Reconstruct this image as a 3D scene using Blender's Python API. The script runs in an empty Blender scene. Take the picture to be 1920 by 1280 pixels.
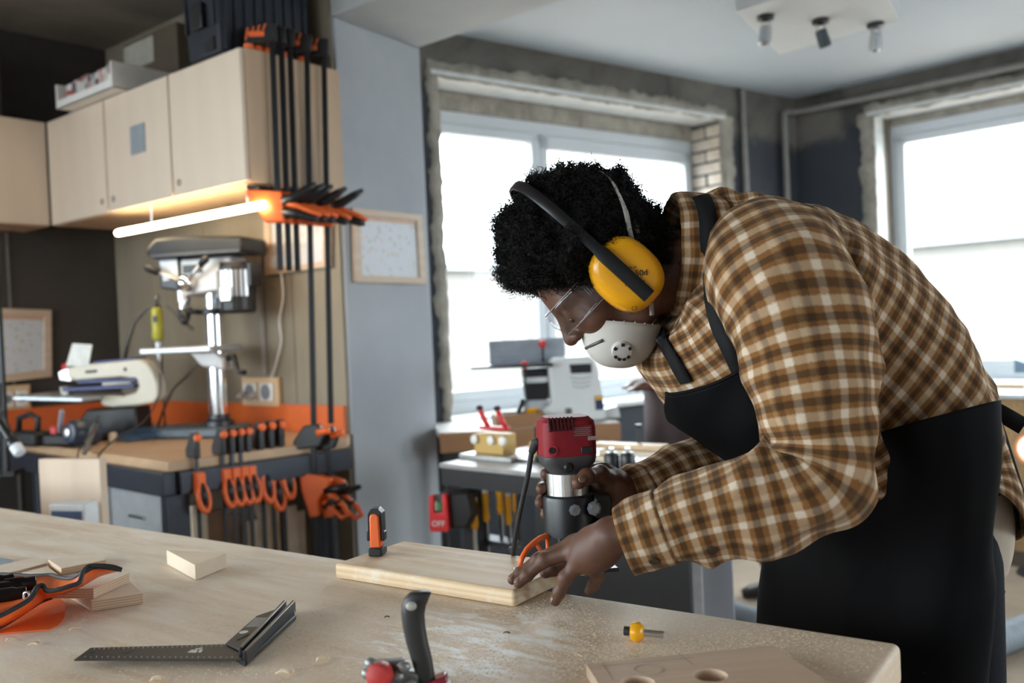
import bpy, math, random
import numpy as np
from mathutils import Vector, Matrix, noise
random.seed(7); rng = np.random.default_rng(7)
SC = bpy.context.scene; COL = SC.collection

# ------------------------------------------------------------------ camera, sky, light, exposure
F = 1700.0; CAM = np.array([0.0, 0.0, 1.30]); PITCH = 22/1700.0; ROLL = 0.044
FW = np.array([0, math.cos(PITCH), -math.sin(PITCH)]); _up = np.array([0, math.sin(PITCH), math.cos(PITCH)]); _r = np.array([1.0, 0, 0])
RT = math.cos(ROLL)*_r - math.sin(ROLL)*_up; UP = math.cos(ROLL)*_up + math.sin(ROLL)*_r
cam = bpy.data.objects.new('camera', bpy.data.cameras.new('camera')); COL.objects.link(cam)
cam.data.sensor_width = 36; cam.data.lens = F/1920*36; cam.data.clip_start = 0.02
cam.matrix_world = Matrix([[RT[i], UP[i], -FW[i], CAM[i]] for i in range(3)] + [[0, 0, 0, 1]])
cam.data.dof.use_dof = True; cam.data.dof.focus_distance = 1.36; cam.data.dof.aperture_fstop = 3.4
SC.camera = cam

W = bpy.data.worlds.new('sky'); SC.world = W; W.use_nodes = True
_n = W.node_tree.nodes; _l = W.node_tree.links; _n.clear()
_o = _n.new('ShaderNodeOutputWorld'); _b = _n.new('ShaderNodeBackground'); _l.new(_b.outputs[0], _o.inputs[0])
_b.inputs[0].default_value = (0.88, 0.95, 1.0, 1); _b.inputs[1].default_value = 14.0

SC.view_settings.view_transform = 'Standard'; SC.view_settings.look = 'None'
SC.view_settings.gamma = 1; SC.view_settings.use_curve_mapping = False
SC.view_settings.exposure = 0.25
SC.cycles.use_denoising = True
SC.cycles.max_bounces = 8; SC.cycles.diffuse_bounces = 5; SC.cycles.transparent_max_bounces = 16
SC.cycles.sample_clamp_indirect = 6

def portal(c, nrm, w, h):
    d = bpy.data.lights.new('window_portal', 'AREA'); d.shape = 'RECTANGLE'; d.size = w; d.size_y = h
    d.cycles.is_portal = True
    o = bpy.data.objects.new('window_portal', d); COL.objects.link(o)
    z = -Vector(nrm).normalized(); x = Vector((0, 0, 1)).cross(z).normalized(); y = z.cross(x)
    o.matrix_world = Matrix([[x[i], y[i], z[i], c[i]] for i in range(3)] + [[0, 0, 0, 1]])

# ------------------------------------------------------------------ measuring helpers (photogrammetry: pixel of the 1920x1280 photo -> point in the room)
def ray(x, y): return FW + RT*(x-960)/F - UP*(y-640)/F
def P(x, y, d): return CAM + ray(x, y)*d
def onz(x, y, z):
    q = ray(x, y); return CAM + q*((z-CAM[2])/q[2])
def onpl(x, y, p0, n):
    q = ray(x, y); n = np.array(n, float); return CAM + q*(np.dot(np.array(p0)-CAM, n)/np.dot(q, n))
def nrm(v):
    v = np.array(v, float); return v/np.linalg.norm(v)
def bearing(deg): return np.array([math.sin(math.radians(deg)), math.cos(math.radians(deg)), 0.0])
def frame(o, ex, ey=None, ez=None):
    ex = nrm(ex)
    if ez is None and ey is None: ez = np.array([0, 0, 1.0])
    if ey is None: ez = nrm(ez); ey = nrm(np.cross(ez, ex)); ex = np.cross(ey, ez)
    else: ey = nrm(ey); ez = nrm(np.cross(ex, ey)); ey = np.cross(ez, ex)
    return Matrix([[ex[i], ey[i], ez[i], o[i]] for i in range(3)] + [[0, 0, 0, 1]])
def at(o): return Matrix.Translation(Vector([float(c) for c in o]))

# ------------------------------------------------------------------ scene tree
def tag(o, label=None, cat=None, group=None, kind=None):
    if label: o['label'] = label
    if cat: o['category'] = cat
    if group: o['group'] = group
    if kind: o['kind'] = kind
    return o
WM = {}
def thing(name, label, cat, T=None, group=None):
    o = bpy.data.objects.new(name, None); COL.objects.link(o); o.empty_display_size = 0.05
    T = T if T is not None else Matrix.Identity(4); o.matrix_world = T; WM[o.name] = T.copy()
    return tag(o, label, cat, group)
def dup(root, T, label=None, group=None):
    r = root.copy(); COL.objects.link(r); r.matrix_world = T; WM[r.name] = T.copy()
    if label: r['label'] = label
    if group: r['group'] = group
    for ch in list(root.children):
        c = ch.copy(); COL.objects.link(c); c.parent = r
        for g in list(ch.children):
            d = g.copy(); COL.objects.link(d); d.parent = c
    return r

class M:
    """collects shapes, links them as ONE mesh object"""
    def __init__(s, T=None): s.v = []; s.f = []; s.T = T or Matrix.Identity(4)
    def add(s, vs, fs):
        b = len(s.v); s.v += [tuple(s.T @ Vector([float(c) for c in p])) for p in vs]; s.f += [tuple(i+b for i in f) for f in fs]; return s
    def box(s, c, d, R=None):
        c = Vector([float(q) for q in c]); h = Vector(d)*0.5; vs = []
        for x, y, z in ((-1,-1,-1),(1,-1,-1),(1,1,-1),(-1,1,-1),(-1,-1,1),(1,-1,1),(1,1,1),(-1,1,1)):
            p = Vector((x*h.x, y*h.y, z*h.z)); p = (R @ p) if R else p; vs.append(c+p)
        return s.add(vs, [(3,2,1,0),(4,5,6,7),(0,1,5,4),(1,2,6,5),(2,3,7,6),(3,0,4,7)])
    def bar(s, a, b, w, h, up=(0, 0, 1)):
        a = Vector([float(q) for q in a]); b = Vector([float(q) for q in b]); x = (b-a); L = x.length; x.normalize()
        u = Vector(up); y = u.cross(x)
        if y.length < 1e-4: y = Vector((0, 1, 0)).cross(x)
        y.normalize(); z = x.cross(y); R = Matrix((x, y, z)).transposed()
        return s.box((a+b)/2, (L, w, h), R)
    def tube(s, pts, r, n=10, cap=True, closed=False):
        pts = [Vector([float(q) for q in p]) for p in pts]; k = len(pts); rr = r if hasattr(r, '__len__') else [r]*k
        vs = []; fs = []; N = None
        for i, p in enumerate(pts):
            t = (pts[(i+1) % k]-pts[i-1]) if closed else (pts[min(i+1, k-1)]-pts[max(i-1, 0)]); t.normalize()
            if N is None: N = t.orthogonal().normalized()
            N = (N - t*N.dot(t)); N = N.normalized() if N.length > 1e-6 else t.orthogonal().normalized()
            B = t.cross(N)
            for j in range(n):
                a = 2*math.pi*j/n; vs.append(p + (N*math.cos(a)+B*math.sin(a))*rr[i])
        for i in range(k if closed else k-1):
            i2 = (i+1) % k
            for j in range(n): fs.append((i*n+j, i*n+(j+1) % n, i2*n+(j+1) % n, i2*n+j))
        if cap and not closed: fs += [tuple(range(n-1, -1, -1)), tuple((k-1)*n+j for j in range(n))]
        return s.add(vs, fs)
    def cyl(s, a, b, r, r2=None, n=20): return s.tube([a, b], [r, r if r2 is None else r2], n)
    def lathe(s, o, ax, prof, n=24):
        o = Vector([float(q) for q in o]); ax = Vector([float(q) for q in ax]).normalized(); e = ax.orthogonal().normalized(); g = ax.cross(e); vs = []; fs = []
        for (r, h) in prof:
            for j in range(n):
                a = 2*math.pi*j/n; vs.append(o+ax*h+(e*math.cos(a)+g*math.sin(a))*max(r, 1e-5))
        for i in range(len(prof)-1):
            for j in range(n): fs.append((i*n+j, i*n+(j+1) % n, (i+1)*n+(j+1) % n, (i+1)*n+j))
        fs += [tuple(range(n-1, -1, -1)), tuple((len(prof)-1)*n+j for j in range(n))]
        return s.add(vs, fs)
    def prism(s, poly, ext):
        poly = [Vector([float(q) for q in p]) for p in poly]; e = Vector([float(q) for q in ext]); n = len(poly)
        nn = Vector((0, 0, 0))
        for i in range(n): nn += (poly[i]-poly[0]).cross(poly[(i+1) % n]-poly[0])
        if nn.dot(e) > 0: poly = poly[::-1]
        return s.add(poly+[p+e for p in poly], [tuple(range(n)), tuple(range(2*n-1, n-1, -1))] + [((i+1) % n, i, i+n, (i+1) % n+n) for i in range(n)])
    def poly(s, pts): return s.add(pts, [tuple(range(len(pts)))])
    def ell(s, c, r, n=16, m=10, R=None):
        c = Vector([float(q) for q in c]); r = Vector(r) if hasattr(r, '__len__') else Vector((r, r, r)); vs = []; fs = []
        for i in range(m+1):
            t = math.pi*i/m
            for j in range(n):
                a = 2*math.pi*j/n; p = Vector((r.x*math.sin(t)*math.cos(a), r.y*math.sin(t)*math.sin(a), r.z*math.cos(t))); vs.append(c+((R @ p) if R else p))
        for i in range(m):
            for j in range(n): fs.append((i*n+j, (i+1)*n+j, (i+1)*n+(j+1) % n, i*n+(j+1) % n))
        return s.add(vs, fs)
    def grid(s, rows, wrap=False):
        n = len(rows[0]); vs = [p for r in rows for p in r]; fs = []
        for i in range(len(rows)-1):
            for j in range(n if wrap else n-1): fs.append((i*n+j, i*n+(j+1) % n, (i+1)*n+(j+1) % n, (i+1)*n+j))
        return s.add(vs, fs)
    def build(s, name, mat, parent=None, smooth=False, bevel=0, seg=2, solid=0, sub=0, world=False, label=None, kind=None, auto=None):
        me = bpy.data.meshes.new(name); vs = s.v
        if world and parent is not None:
            q = parent
            while q.parent is not None: q = q.parent
            Ti = WM[q.name].inverted(); vs = [tuple(Ti @ Vector(p)) for p in vs]
        me.from_pydata(vs, [], s.f); me.update()
        if mat: me.materials.append(mat)
        o = bpy.data.objects.new(name, me); COL.objects.link(o)
        if parent is not None: o.parent = parent
        if smooth or bevel or sub:
            me.polygons.foreach_set('use_smooth', [True]*len(me.polygons))
        if (smooth and auto is not None) or bevel:
            try: me.set_sharp_from_angle(angle=math.radians(auto or 35))
            except Exception: pass
        if bevel:
            b = o.modifiers.new('bevel', 'BEVEL'); b.width = bevel; b.segments = seg; b.limit_method = 'ANGLE'; b.angle_limit = math.radians(35); b.harden_normals = False
        if solid:
            b = o.modifiers.new('solid', 'SOLIDIFY'); b.thickness = solid; b.offset = 0
        if sub:
            b = o.modifiers.new('sub', 'SUBSURF'); b.levels = sub; b.render_levels = sub
        if label: o['label'] = label
        if kind: o['kind'] = kind
        return o

def npmesh(name, V, Fq, mat, parent=None, smooth=True, attrs=None, uv=None):
    me = bpy.data.meshes.new(name); V = np.asarray(V, np.float32); Fq = np.asarray(Fq, np.int32)
    me.vertices.add(len(V)); me.vertices.foreach_set('co', V.ravel())
    k = Fq.shape[1]; me.loops.add(Fq.size); me.loops.foreach_set('vertex_index', Fq.ravel())
    me.polygons.add(len(Fq)); me.polygons.foreach_set('loop_start', np.arange(0, Fq.size, k, dtype=np.int32))
    me.polygons.foreach_set('use_smooth', np.full(len(Fq), smooth))
    if uv is not None:
        l = me.uv_layers.new(name='UVMap'); l.data.foreach_set('uv', np.asarray(uv, np.float32)[Fq.ravel()].ravel())
    if attrs:
        for an, val in attrs.items():
            a = me.attributes.new(an, 'FLOAT', 'POINT'); a.data.foreach_set('value', np.asarray(val, np.float32))
    me.update(calc_edges=True); me.validate()
    me.materials.append(mat); o = bpy.data.objects.new(name, me); COL.objects.link(o)
    if parent is not None: o.parent = parent
    return o

# ------------------------------------------------------------------ distance-field mesher (smooth unions of tapered capsules / ellipsoids) for bodies
def sd_cone(p, a, b, ra, rb):
    a = np.array(a); b = np.array(b); ba = b-a; L2 = float(ba@ba); h = np.clip(((p-a)@ba)/L2, 0, 1)
    return np.linalg.norm(p-a-h[..., None]*ba, axis=-1) - (ra+(rb-ra)*h)
def sd_ell(p, c, r, R=None):
    q = p-np.array(c)
    if R is not None: q = q @ np.array(R)
    r = np.array(r); k0 = np.linalg.norm(q/r, axis=-1); k1 = np.linalg.norm(q/(r*r), axis=-1); return k0*(k0-1)/np.maximum(k1, 1e-6)
def smin(a, b, k):
    h = np.maximum(k-np.abs(a-b), 0)/k; return np.minimum(a, b)-h*h*k*0.25
def smax(a, b, k): return -smin(-a, -b, k)
def surf_nets(fn, lo, hi, res):
    lo = np.array(lo, float); n = np.ceil((np.array(hi)-lo)/res).astype(int)+1
    g = np.stack(np.meshgrid(*[lo[i]+np.arange(n[i])*res for i in range(3)], indexing='ij'), -1)
    v = fn(g).astype(np.float32); s = v < 0
    cor = [(i, j, k) for i in (0, 1) for j in (0, 1) for k in (0, 1)]
    sl = lambda arr, c: arr[c[0]:n[0]-1+c[0], c[1]:n[1]-1+c[1], c[2]:n[2]-1+c[2]]
    cnt = sum(sl(s, c).astype(np.int8) for c in cor); act = (cnt > 0) & (cnt < 8)
    idx = np.full(act.shape, -1, np.int64); ijk = np.argwhere(act); idx[act] = np.arange(len(ijk))
    acc = np.zeros((len(ijk), 3)); num = np.zeros(len(ijk))
    for ax in range(3):
        for c in cor:
            if c[ax]: continue
            d = list(c); d[ax] = 1
            va = v[ijk[:, 0]+c[0], ijk[:, 1]+c[1], ijk[:, 2]+c[2]]; vb = v[ijk[:, 0]+d[0], ijk[:, 1]+d[1], ijk[:, 2]+d[2]]
            m = (va < 0) != (vb < 0); t = np.where(m, va/np.where(m, va-vb, 1), 0)
            pt = np.tile(np.array(c, float), (len(ijk), 1)); pt[:, ax] = t; acc += pt*m[:, None]; num += m
    V = lo+(ijk+acc/num[:, None])*res; Q = []
    for ax in range(3):
        a1, a2 = (ax+1) % 3, (ax+2) % 3
        A = [slice(1, n[i]-1) for i in range(3)]; A[ax] = slice(0, n[ax]-1); Bs = list(A); Bs[ax] = slice(1, n[ax])
        s0 = s[tuple(A)]; s1 = s[tuple(Bs)]; e = np.argwhere(s0 != s1); o = np.array([1, 1, 1]); o[ax] = 0; e = e+o
        fl = s[e[:, 0], e[:, 1], e[:, 2]]
        def cell(da, db):
            q = e.copy(); q[:, a1] -= da; q[:, a2] -= db; return idx[q[:, 0], q[:, 1], q[:, 2]]
        q = np.stack([cell(1, 1), cell(0, 1), cell(0, 0), cell(1, 0)], 1); q[~fl] = q[~fl][:, ::-1]; Q.append(q)
    return V, np.concatenate(Q)

# ------------------------------------------------------------------ procedural materials
MATS = {}
class NT:
    def __init__(s, name):
        s.m = bpy.data.materials.new(name); s.m.use_nodes = True; s.t = s.m.node_tree; s.t.nodes.clear()
        s.out = s.n('ShaderNodeOutputMaterial'); s.b = s.n('ShaderNodeBsdfPrincipled'); s.k(s.b.outputs[0], s.out.inputs[0])
    def n(s, t, **kw):
        q = s.t.nodes.new(t)
        for a, b in kw.items(): setattr(q, a, b)
        return q
    def k(s, a, b): s.t.links.new(a, b)
    def co(s, kind='Object', scale=(1, 1, 1), rot=(0, 0, 0)):
        c = s.n('ShaderNodeTexCoord'); mp = s.n('ShaderNodeMapping'); s.k(c.outputs[kind], mp.inputs[0]); mp.inputs['Scale'].default_value = scale; mp.inputs['Rotation'].default_value = rot; return mp.outputs[0]
    def noise(s, co, scale=5, det=4, rough=.5, dist=0):
        q = s.n('ShaderNodeTexNoise'); s.k(co, q.inputs['Vector']); q.inputs['Scale'].default_value = scale; q.inputs['Detail'].default_value = det; q.inputs['Roughness'].default_value = rough; q.inputs['Distortion'].default_value = dist; return q.outputs[0]
    def ramp(s, f, stops):
        q = s.n('ShaderNodeValToRGB'); s.k(f, q.inputs[0]); e = q.color_ramp.elements
        while len(e) < len(stops): e.new(0.5)
        for i, (p, c) in enumerate(stops): e[i].position = p; e[i].color = (*c, 1) if len(c) == 3 else c
        return q.outputs[0]
    def mix(s, f, a, b, mode='MIX'):
        q = s.n('ShaderNodeMix', data_type='RGBA', blend_type=mode)
        for i, x in ((0, f), (6, a), (7, b)):
            if hasattr(x, 'is_linked') or hasattr(x, 'links'): s.k(x, q.inputs[i])
            else: q.inputs[i].default_value = x if i == 0 else (*x, 1)
        return q.outputs[2]
    def math(s, op, a, b=None, c=None, clamp=False):
        q = s.n('ShaderNodeMath', operation=op, use_clamp=clamp)
        for i, x in enumerate((a, b, c)):
            if x is None: continue
            if hasattr(x, 'links'): s.k(x, q.inputs[i])
            else: q.inputs[i].default_value = x
        return q.outputs[0]
    def bump(s, h, st=.2, d=.002):
        q = s.n('ShaderNodeBump'); s.k(h, q.inputs['Height']); q.inputs['Strength'].default_value = st; q.inputs['Distance'].default_value = d; s.k(q.outputs[0], s.b.inputs['Normal'])
    def base(s, c):
        if hasattr(c, 'links'): s.k(c, s.b.inputs['Base Color'])
        else: s.b.inputs['Base Color'].default_value = (*c, 1)
    def set(s, **kw):
        for a, b in kw.items():
            i = s.b.inputs[a.replace('_', ' ')]
            if hasattr(b, 'links'): s.k(b, i)
            else: i.default_value = b
def plain(name, c, rough=.5, metal=0, var=.12, scale=18, bump=0, spec=.5, coat=0):
    if name in MATS: return MATS[name]
    t = NT(name); co = t.co(); f = t.noise(co, scale, 4, .6)
    t.base(t.ramp(f, [(.3, tuple(x*(1-var) for x in c)), (.7, tuple(min(1, x*(1+var)) for x in c))]))
    t.set(Roughness=rough, Metallic=metal); t.b.inputs['Specular IOR Level'].default_value = spec
    if coat: t.b.inputs['Coat Weight'].default_value = coat
    if bump: t.bump(t.noise(co, scale*6, 3), bump, .001)
    MATS[name] = t.m; return t.m
def wood(name, c1, c2, ax='X', scale=1.0, rough=.5, knots=False, ring=.5, kind='Object', rot=(0, 0, 0)):
    if name in MATS: return MATS[name]
    t = NT(name); st = {'X': (1.2, 14, 14), 'Y': (14, 1.2, 14), 'Z': (14, 14, 1.2)}[ax]
    co = t.co(kind, tuple(q*scale for q in st), rot); n1 = t.noise(co, 1.4, 6, .55, 1.2)
    co2 = t.co(kind, tuple(q*scale*5 for q in st), rot); n2 = t.noise(co2, 2.2, 3, .6)
    w = t.n('ShaderNodeTexWave', wave_type='BANDS', bands_direction='DIAGONAL'); t.k(co, w.inputs[0]); w.inputs['Scale'].default_value = .35; w.inputs['Distortion'].default_value = 7; w.inputs['Detail'].default_value = 3
    c = t.mix(n1, c1, c2); c = t.mix(t.math('MULTIPLY', w.outputs[1], ring*.6), c, tuple(q*.72 for q in c2)); c = t.mix(t.math('MULTIPLY', n2, .3), c, tuple(q*.82 for q in c1))
    if knots:
        vo = t.n('ShaderNodeTexVoronoi'); t.k(t.co(kind, tuple(q*scale*.25 for q in st), rot), vo.inputs[0]); vo.inputs['Scale'].default_value = 1.6
        kf = t.ramp(vo.outputs[0], [(.06, (1, 1, 1)), (.17, (0, 0, 0))]); c = t.mix(kf, c, tuple(q*.3 for q in c2))
    t.base(c); t.set(Roughness=rough); t.bump(n2, .15, .0008); MATS[name] = t.m; return t.m
def glow(name, c, s):
    t = NT(name); t.base((0.8, 0.8, 0.8)); t.b.inputs['Emission Color'].default_value = (*c, 1); t.b.inputs['Emission Strength'].default_value = s; return t.m
BLACKP = plain('black_plastic', (.012, .012, .014), .38); BLACKM = plain('black_rubber', (.02, .02, .022), .7)
STEEL = plain('brushed_steel', (.62, .62, .63), .28, 1, .06, 40); DARKST = plain('dark_steel', (.06, .062, .068), .42, .7)
ORANGE = plain('orange_plastic', (.82, .14, .025), .42, 0, .05); RED = plain('red_plastic', (.34, .012, .018), .32, 0, .06); REDL = plain('red_paint', (.6, .03, .03), .4)
YELLOW = plain('yellow_plastic', (.86, .40, .008), .3, 0, .03); WHITEP = plain('white_plastic', (.78, .77, .74), .4, 0, .03); CREAM = plain('cream_enamel', (.72, .67, .55), .35, 0, .04)
ALU = plain('aluminium', (.72, .73, .75), .35, .9, .05, 30); CHROME = plain('chrome', (.85, .86, .88), .12, 1, .02); BLUEP = plain('blue_paint', (.03, .045, .17), .4); GREYP = plain('grey_paint', (.32, .34, .36), .45); NAVY = plain('blue_black_steel', (.035, .04, .055), .4, .3)
PINE = wood('pine', (.76, .56, .36), (.64, .42, .22), 'X', 1, .5); BIRCH = wood('birch_ply_face', (.72, .60, .48), (.68, .55, .43), 'Z', .7, .5, ring=.16)
BEECH = wood('beech', (.62, .42, .26), (.52, .33, .19), 'X', 1.2, .45); PALE = wood('pale_wood', (.80, .68, .53), (.70, .56, .40), 'X', 1.2, .55); OAK = wood('brown_wood', (.28, .14, .06), (.18, .085, .035), 'X', 1, .45)
# ================================================================== the setting
HC = 2.80
A1 = onz(1490.5, 185.6, HC); A0 = onz(873, 68.7, HC); B1 = onz(1920, 88, HC)
A1[2] = A0[2] = B1[2] = 0
dA = nrm(A1-A0); nA = np.array([dA[1], -dA[0], 0]); dB = nrm(B1-A1); nB = np.array([-abs(dB[1]), -dB[0], 0]); nB = np.array([dB[1], -dB[0], 0])
AL = A0-dA*.42                                   # far left end of the window wall
PR = onz(786.6, 90, 2.62); PL = onz(625.6, 30.5, 2.62); PR[2] = PL[2] = 0
vP = bearing(-51.0); CC = PL+vP*1.86             # corner of partition and left wall
BR = A1+dB*6.2

tm = NT('rough_dark_plaster')                    # dark painted plaster, older grey-brown coat on top
co = tm.co(); nz = tm.noise(co, 2.3, 6, .6, .6); sp = tm.n('ShaderNodeSeparateXYZ'); tm.k(tm.n('ShaderNodeTexCoord').outputs['Object'], sp.inputs[0])
h = tm.math('ADD', sp.outputs[2], tm.math('MULTIPLY', nz, .35)); f = tm.ramp(tm.math('MULTIPLY', tm.math('SUBTRACT', h, 2.56), 4, clamp=True), [(.3, (0, 0, 0)), (.6, (1, 1, 1))])
up = tm.ramp(nz, [(.35, (.052, .046, .042)), (.5, (.12, .11, .098)), (.68, (.17, .155, .135))]); lowc = tm.ramp(nz, [(.3, (.022, .026, .036)), (.7, (.04, .045, .056))])
tm.base(tm.mix(f, lowc, up)); tm.set(Roughness=.8); tm.bump(tm.noise(co, 14, 6, .65), .35, .01); DARKWALL = tm.m
tm = NT('grey_skim'); co = tm.co(); n1 = tm.noise(co, 1.6, 5, .6); tm.base(tm.ramp(n1, [(.3, (.33, .35, .38)), (.7, (.42, .44, .465))])); tm.set(Roughness=.75); tm.bump(tm.noise(co, 60, 4), .12, .002); GREYWALL = tm.m
tm = NT('taupe_panel'); co = tm.co(scale=(1, 1, .25)); n1 = tm.noise(co, 5, 6, .6); tm.base(tm.ramp(n1, [(.3, (.215, .18, .13)), (.7, (.30, .255, .19))])); tm.set(Roughness=.7); tm.bump(tm.noise(co, 40, 4), .1, .002); TAUPE = tm.m
tm = NT('charcoal_panel'); co = tm.co(); n1 = tm.noise(co, 3, 5, .6); tm.base(tm.ramp(n1, [(.3, (.04, .035, .031)), (.7, (.065, .056, .05))])); tm.set(Roughness=.75); tm.bump(tm.noise(co, 30, 4), .15, .003); CHAR = tm.m
tm = NT('raw_concrete'); co = tm.co(); n1 = tm.noise(co, 1.4, 7, .65, .5); tm.base(tm.ramp(n1, [(.3, (.17, .15, .13)), (.7, (.34, .30, .26))])); tm.set(Roughness=.85); tm.bump(tm.noise(co, 20, 6), .3, .006); CONC = tm.m
tm = NT('beam_plaster'); co = tm.co(); n1 = tm.noise(co, 1.8, 6, .6); tm.base(tm.ramp(n1, [(.3, (.37, .385, .39)), (.7, (.47, .485, .49))])); tm.set(Roughness=.8); tm.bump(tm.noise(co, 25, 5), .15, .003); BEAMP = tm.m
CEILP = plain('ceiling_paint', (.45, .505, .56), .7, 0, .03, 2)
tm = NT('raw_mortar'); co = tm.co(); n1 = tm.noise(co, 7, 7, .7, .4); tm.base(tm.ramp(n1, [(.3, (.20, .18, .15)), (.55, (.36, .33, .28)), (.75, (.47, .44, .38))])); tm.set(Roughness=.9); tm.bump(tm.noise(co, 35, 6), .6, .01); MORTAR = tm.m
tm = NT('limewashed_brick'); co = tm.co(); n1 = tm.noise(co, 8, 6, .65); oi = tm.n('ShaderNodeObjectInfo'); c = tm.ramp(n1, [(.30, (.34, .20, .12)), (.45, (.52, .44, .36)), (.7, (.68, .64, .56))]); tm.base(c); tm.set(Roughness=.9); tm.bump(tm.noise(co, 50, 5), .5, .004); BRICK = tm.m
tm = NT('sawdusty_concrete_floor'); co = tm.co(); n1 = tm.noise(co, 3, 7, .65, .4); n2 = tm.noise(co, 40, 4); tm.base(tm.mix(tm.math('MULTIPLY', n2, .5), tm.ramp(n1, [(.3, (.20, .155, .115)), (.7, (.36, .28, .205))]), (.44, .34, .25))); tm.set(Roughness=.85); tm.bump(n2, .3, .003); FLOORM = tm.m
UPVC = plain('window_frame_plastic', (.62, .66, .70), .35, 0, .02)
tm = NT('pane_glass'); tr = tm.n('ShaderNodeBsdfTransparent'); tr.inputs[0].default_value = (.96, .98, .98, 1); gl = tm.n('ShaderNodeBsdfGlossy'); gl.inputs['Roughness'].default_value = .02
fr_ = tm.n('ShaderNodeFresnel'); fr_.inputs[0].default_value = 1.45; ge = tm.n('ShaderNodeNewGeometry'); fr = tm.n('ShaderNodeMath', operation='MULTIPLY'); tm.k(fr_.outputs[0], fr.inputs[0]); tm.k(tm.math('SUBTRACT', 1.0, ge.outputs['Backfacing']), fr.inputs[1]); mx = tm.n('ShaderNodeMixShader'); tm.k(fr.outputs[0], mx.inputs[0]); tm.k(tr.outputs[0], mx.inputs[1]); tm.k(gl.outputs[0], mx.inputs[2]); tm.k(mx.outputs[0], tm.out.inputs[0]); GLASS = tm.m

FLP = [(-6, -3), (6.6, -3), tuple(BR[:2]), tuple(A1[:2]), tuple(AL[:2]), (-6, 5.0)]
def st(name, m, mat, **kw):
    o = m.build(name, mat, **kw); o['kind'] = 'structure'; return o
st('floor', M().box((.3, 2.5, -.06), (14, 13, .12)), FLOORM)
# window wall with its opening: wall-local axes (s along, t into the wall, z)
def wall_with_hole(name, o, d, n, L, Hh, s0, s1, z0, z1, mat, th=.34):
    T = frame(o, d, -n); m = M(T)
    for a, b, c, e in ((0, s0, 0, Hh), (s1, L, 0, Hh), (s0, s1, 0, z0), (s0, s1, z1, Hh)):
        m.box(((a+b)/2, th/2, (c+e)/2), (b-a, th, e-c))
    return st(name, m, mat), T
LA = np.linalg.norm(A1-AL)
sA = lambda q: float((onpl(q[0], q[1], A1, nA)-AL) @ dA)
wA0, wA1, zA0, zA1 = sA((826, 400)), sA((1350, 222)), .86, float(onpl(1350, 222, A1, nA)[2])
wall_a, TA = wall_with_hole('wall_back', AL, dA, nA if nA @ (CAM-A1) > 0 else -nA, LA+.34, 3.1, wA0, wA1, zA0, zA1, DARKWALL)
nA = nA if nA @ (CAM-A1) > 0 else -nA; nB = nB if nB @ (CAM-A1) > 0 else -nB
sB = lambda q: float((onpl(q[0], q[1], A1, nB)-A1) @ dB)
wB0, wB1, zB0, zB1 = sB((1637, 260)), sB((1637, 260))+1.9, .86, float(onpl(1636, 215, A1, nB)[2])
wall_b, TB = wall_with_hole('wall_right', A1, dB, nB, wB1+.55, 3.1, wB0, wB1, zB0, zB1, DARKWALL)

wall_b2, TB2 = wall_with_hole('wall_right', A1+dB*(wB1+.55), dB, nB, 6.35-wB1-.55, 3.1, .25, 2.15, .86, zB1, DARKWALL)
def edge_noise(t, seed, a): return a*(noise.noise((t*9, seed, 0))*.6+noise.noise((t*31, seed, 3))*.4)
def plaster_band(parent, T, s0, s1, z0, z1, seed, wl, wt, wr):
    """rough ring of bare mortar around the opening, knobbly on both edges"""
    def strip(a, b, out, w):
        a = Vector(a); b = Vector(b); out = Vector(out); n = 70; ri = []; ro = []; rf = []
        for i in range(n+1):
            t = i/n; p = a.lerp(b, t); L = (b-a).length*t
            ri.append(p+out*(-.012+edge_noise(L, seed, .022))); ro.append(p+out*(w+edge_noise(L, seed+5, .05)))
        f = Vector((0, -.012, 0)); q = M(T); q.grid([[p+Vector((0, .001, 0)) for p in ri], [p+f for p in ri], [p+f*(.8+.4*noise.noise(p*6)) for p in ro], [p+Vector((0, .001, 0)) for p in ro]]); return q
    for nm, q in (('mortar_edge', strip((s0, 0, z0-.02), (s0, 0, z1+.02), (-1, 0, 0), wl)), ('mortar_edge', strip((s1, 0, z0-.02), (s1, 0, z1+.02), (1, 0, 0), wr)), ('mortar_edge', strip((s0-.05, 0, z1), (s1+.05, 0, z1), (0, 0, 1), wt))):
        q.build(nm, MORTAR, parent, smooth=True)
plaster_band(wall_a, TA, wA0, wA1, zA0, zA1, 1.3, .05, .075, .11)
plaster_band(wall_b, TB, wB0, wB1, zB0, zB1, 8.1, .085, .06, .08)
bk = M().box((0, 0, 0), (.245, .115, .064)); bme = bk.build('brick', BRICK, wall_a, bevel=.008); 
first = [True]
def brick(parent, T, c, dims, rz=0):
    if first[0]: o = bme; first[0] = False
    else: o = bme.copy(); COL.objects.link(o)
    o.parent = parent; o.matrix_world = T @ at(c) @ Matrix.Rotation(rz, 4, 'Z') @ Matrix.Diagonal((dims[0]/.245, dims[1]/.115, dims[2]/.064, 1)); return o
for (T, par, sx, sgn, z0, z1) in ((TA, wall_a, wA0, -1, zA0, zA1), (TA, wall_a, wA1, 1, zA0, zA1)):
    z = z0+.04; i = 0
    while z < z1-.02:
        for j, (y0, y1) in enumerate(((.0, .115), (.127, .245)) if i % 2 else ((.0, .245),)):
            brick(par, T, (sx+sgn*(.045+random.uniform(-.008, .008)), (y0+y1)/2+.004, z), (.11, y1-y0-.004, .064))
        z += .077; i += 1
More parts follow.
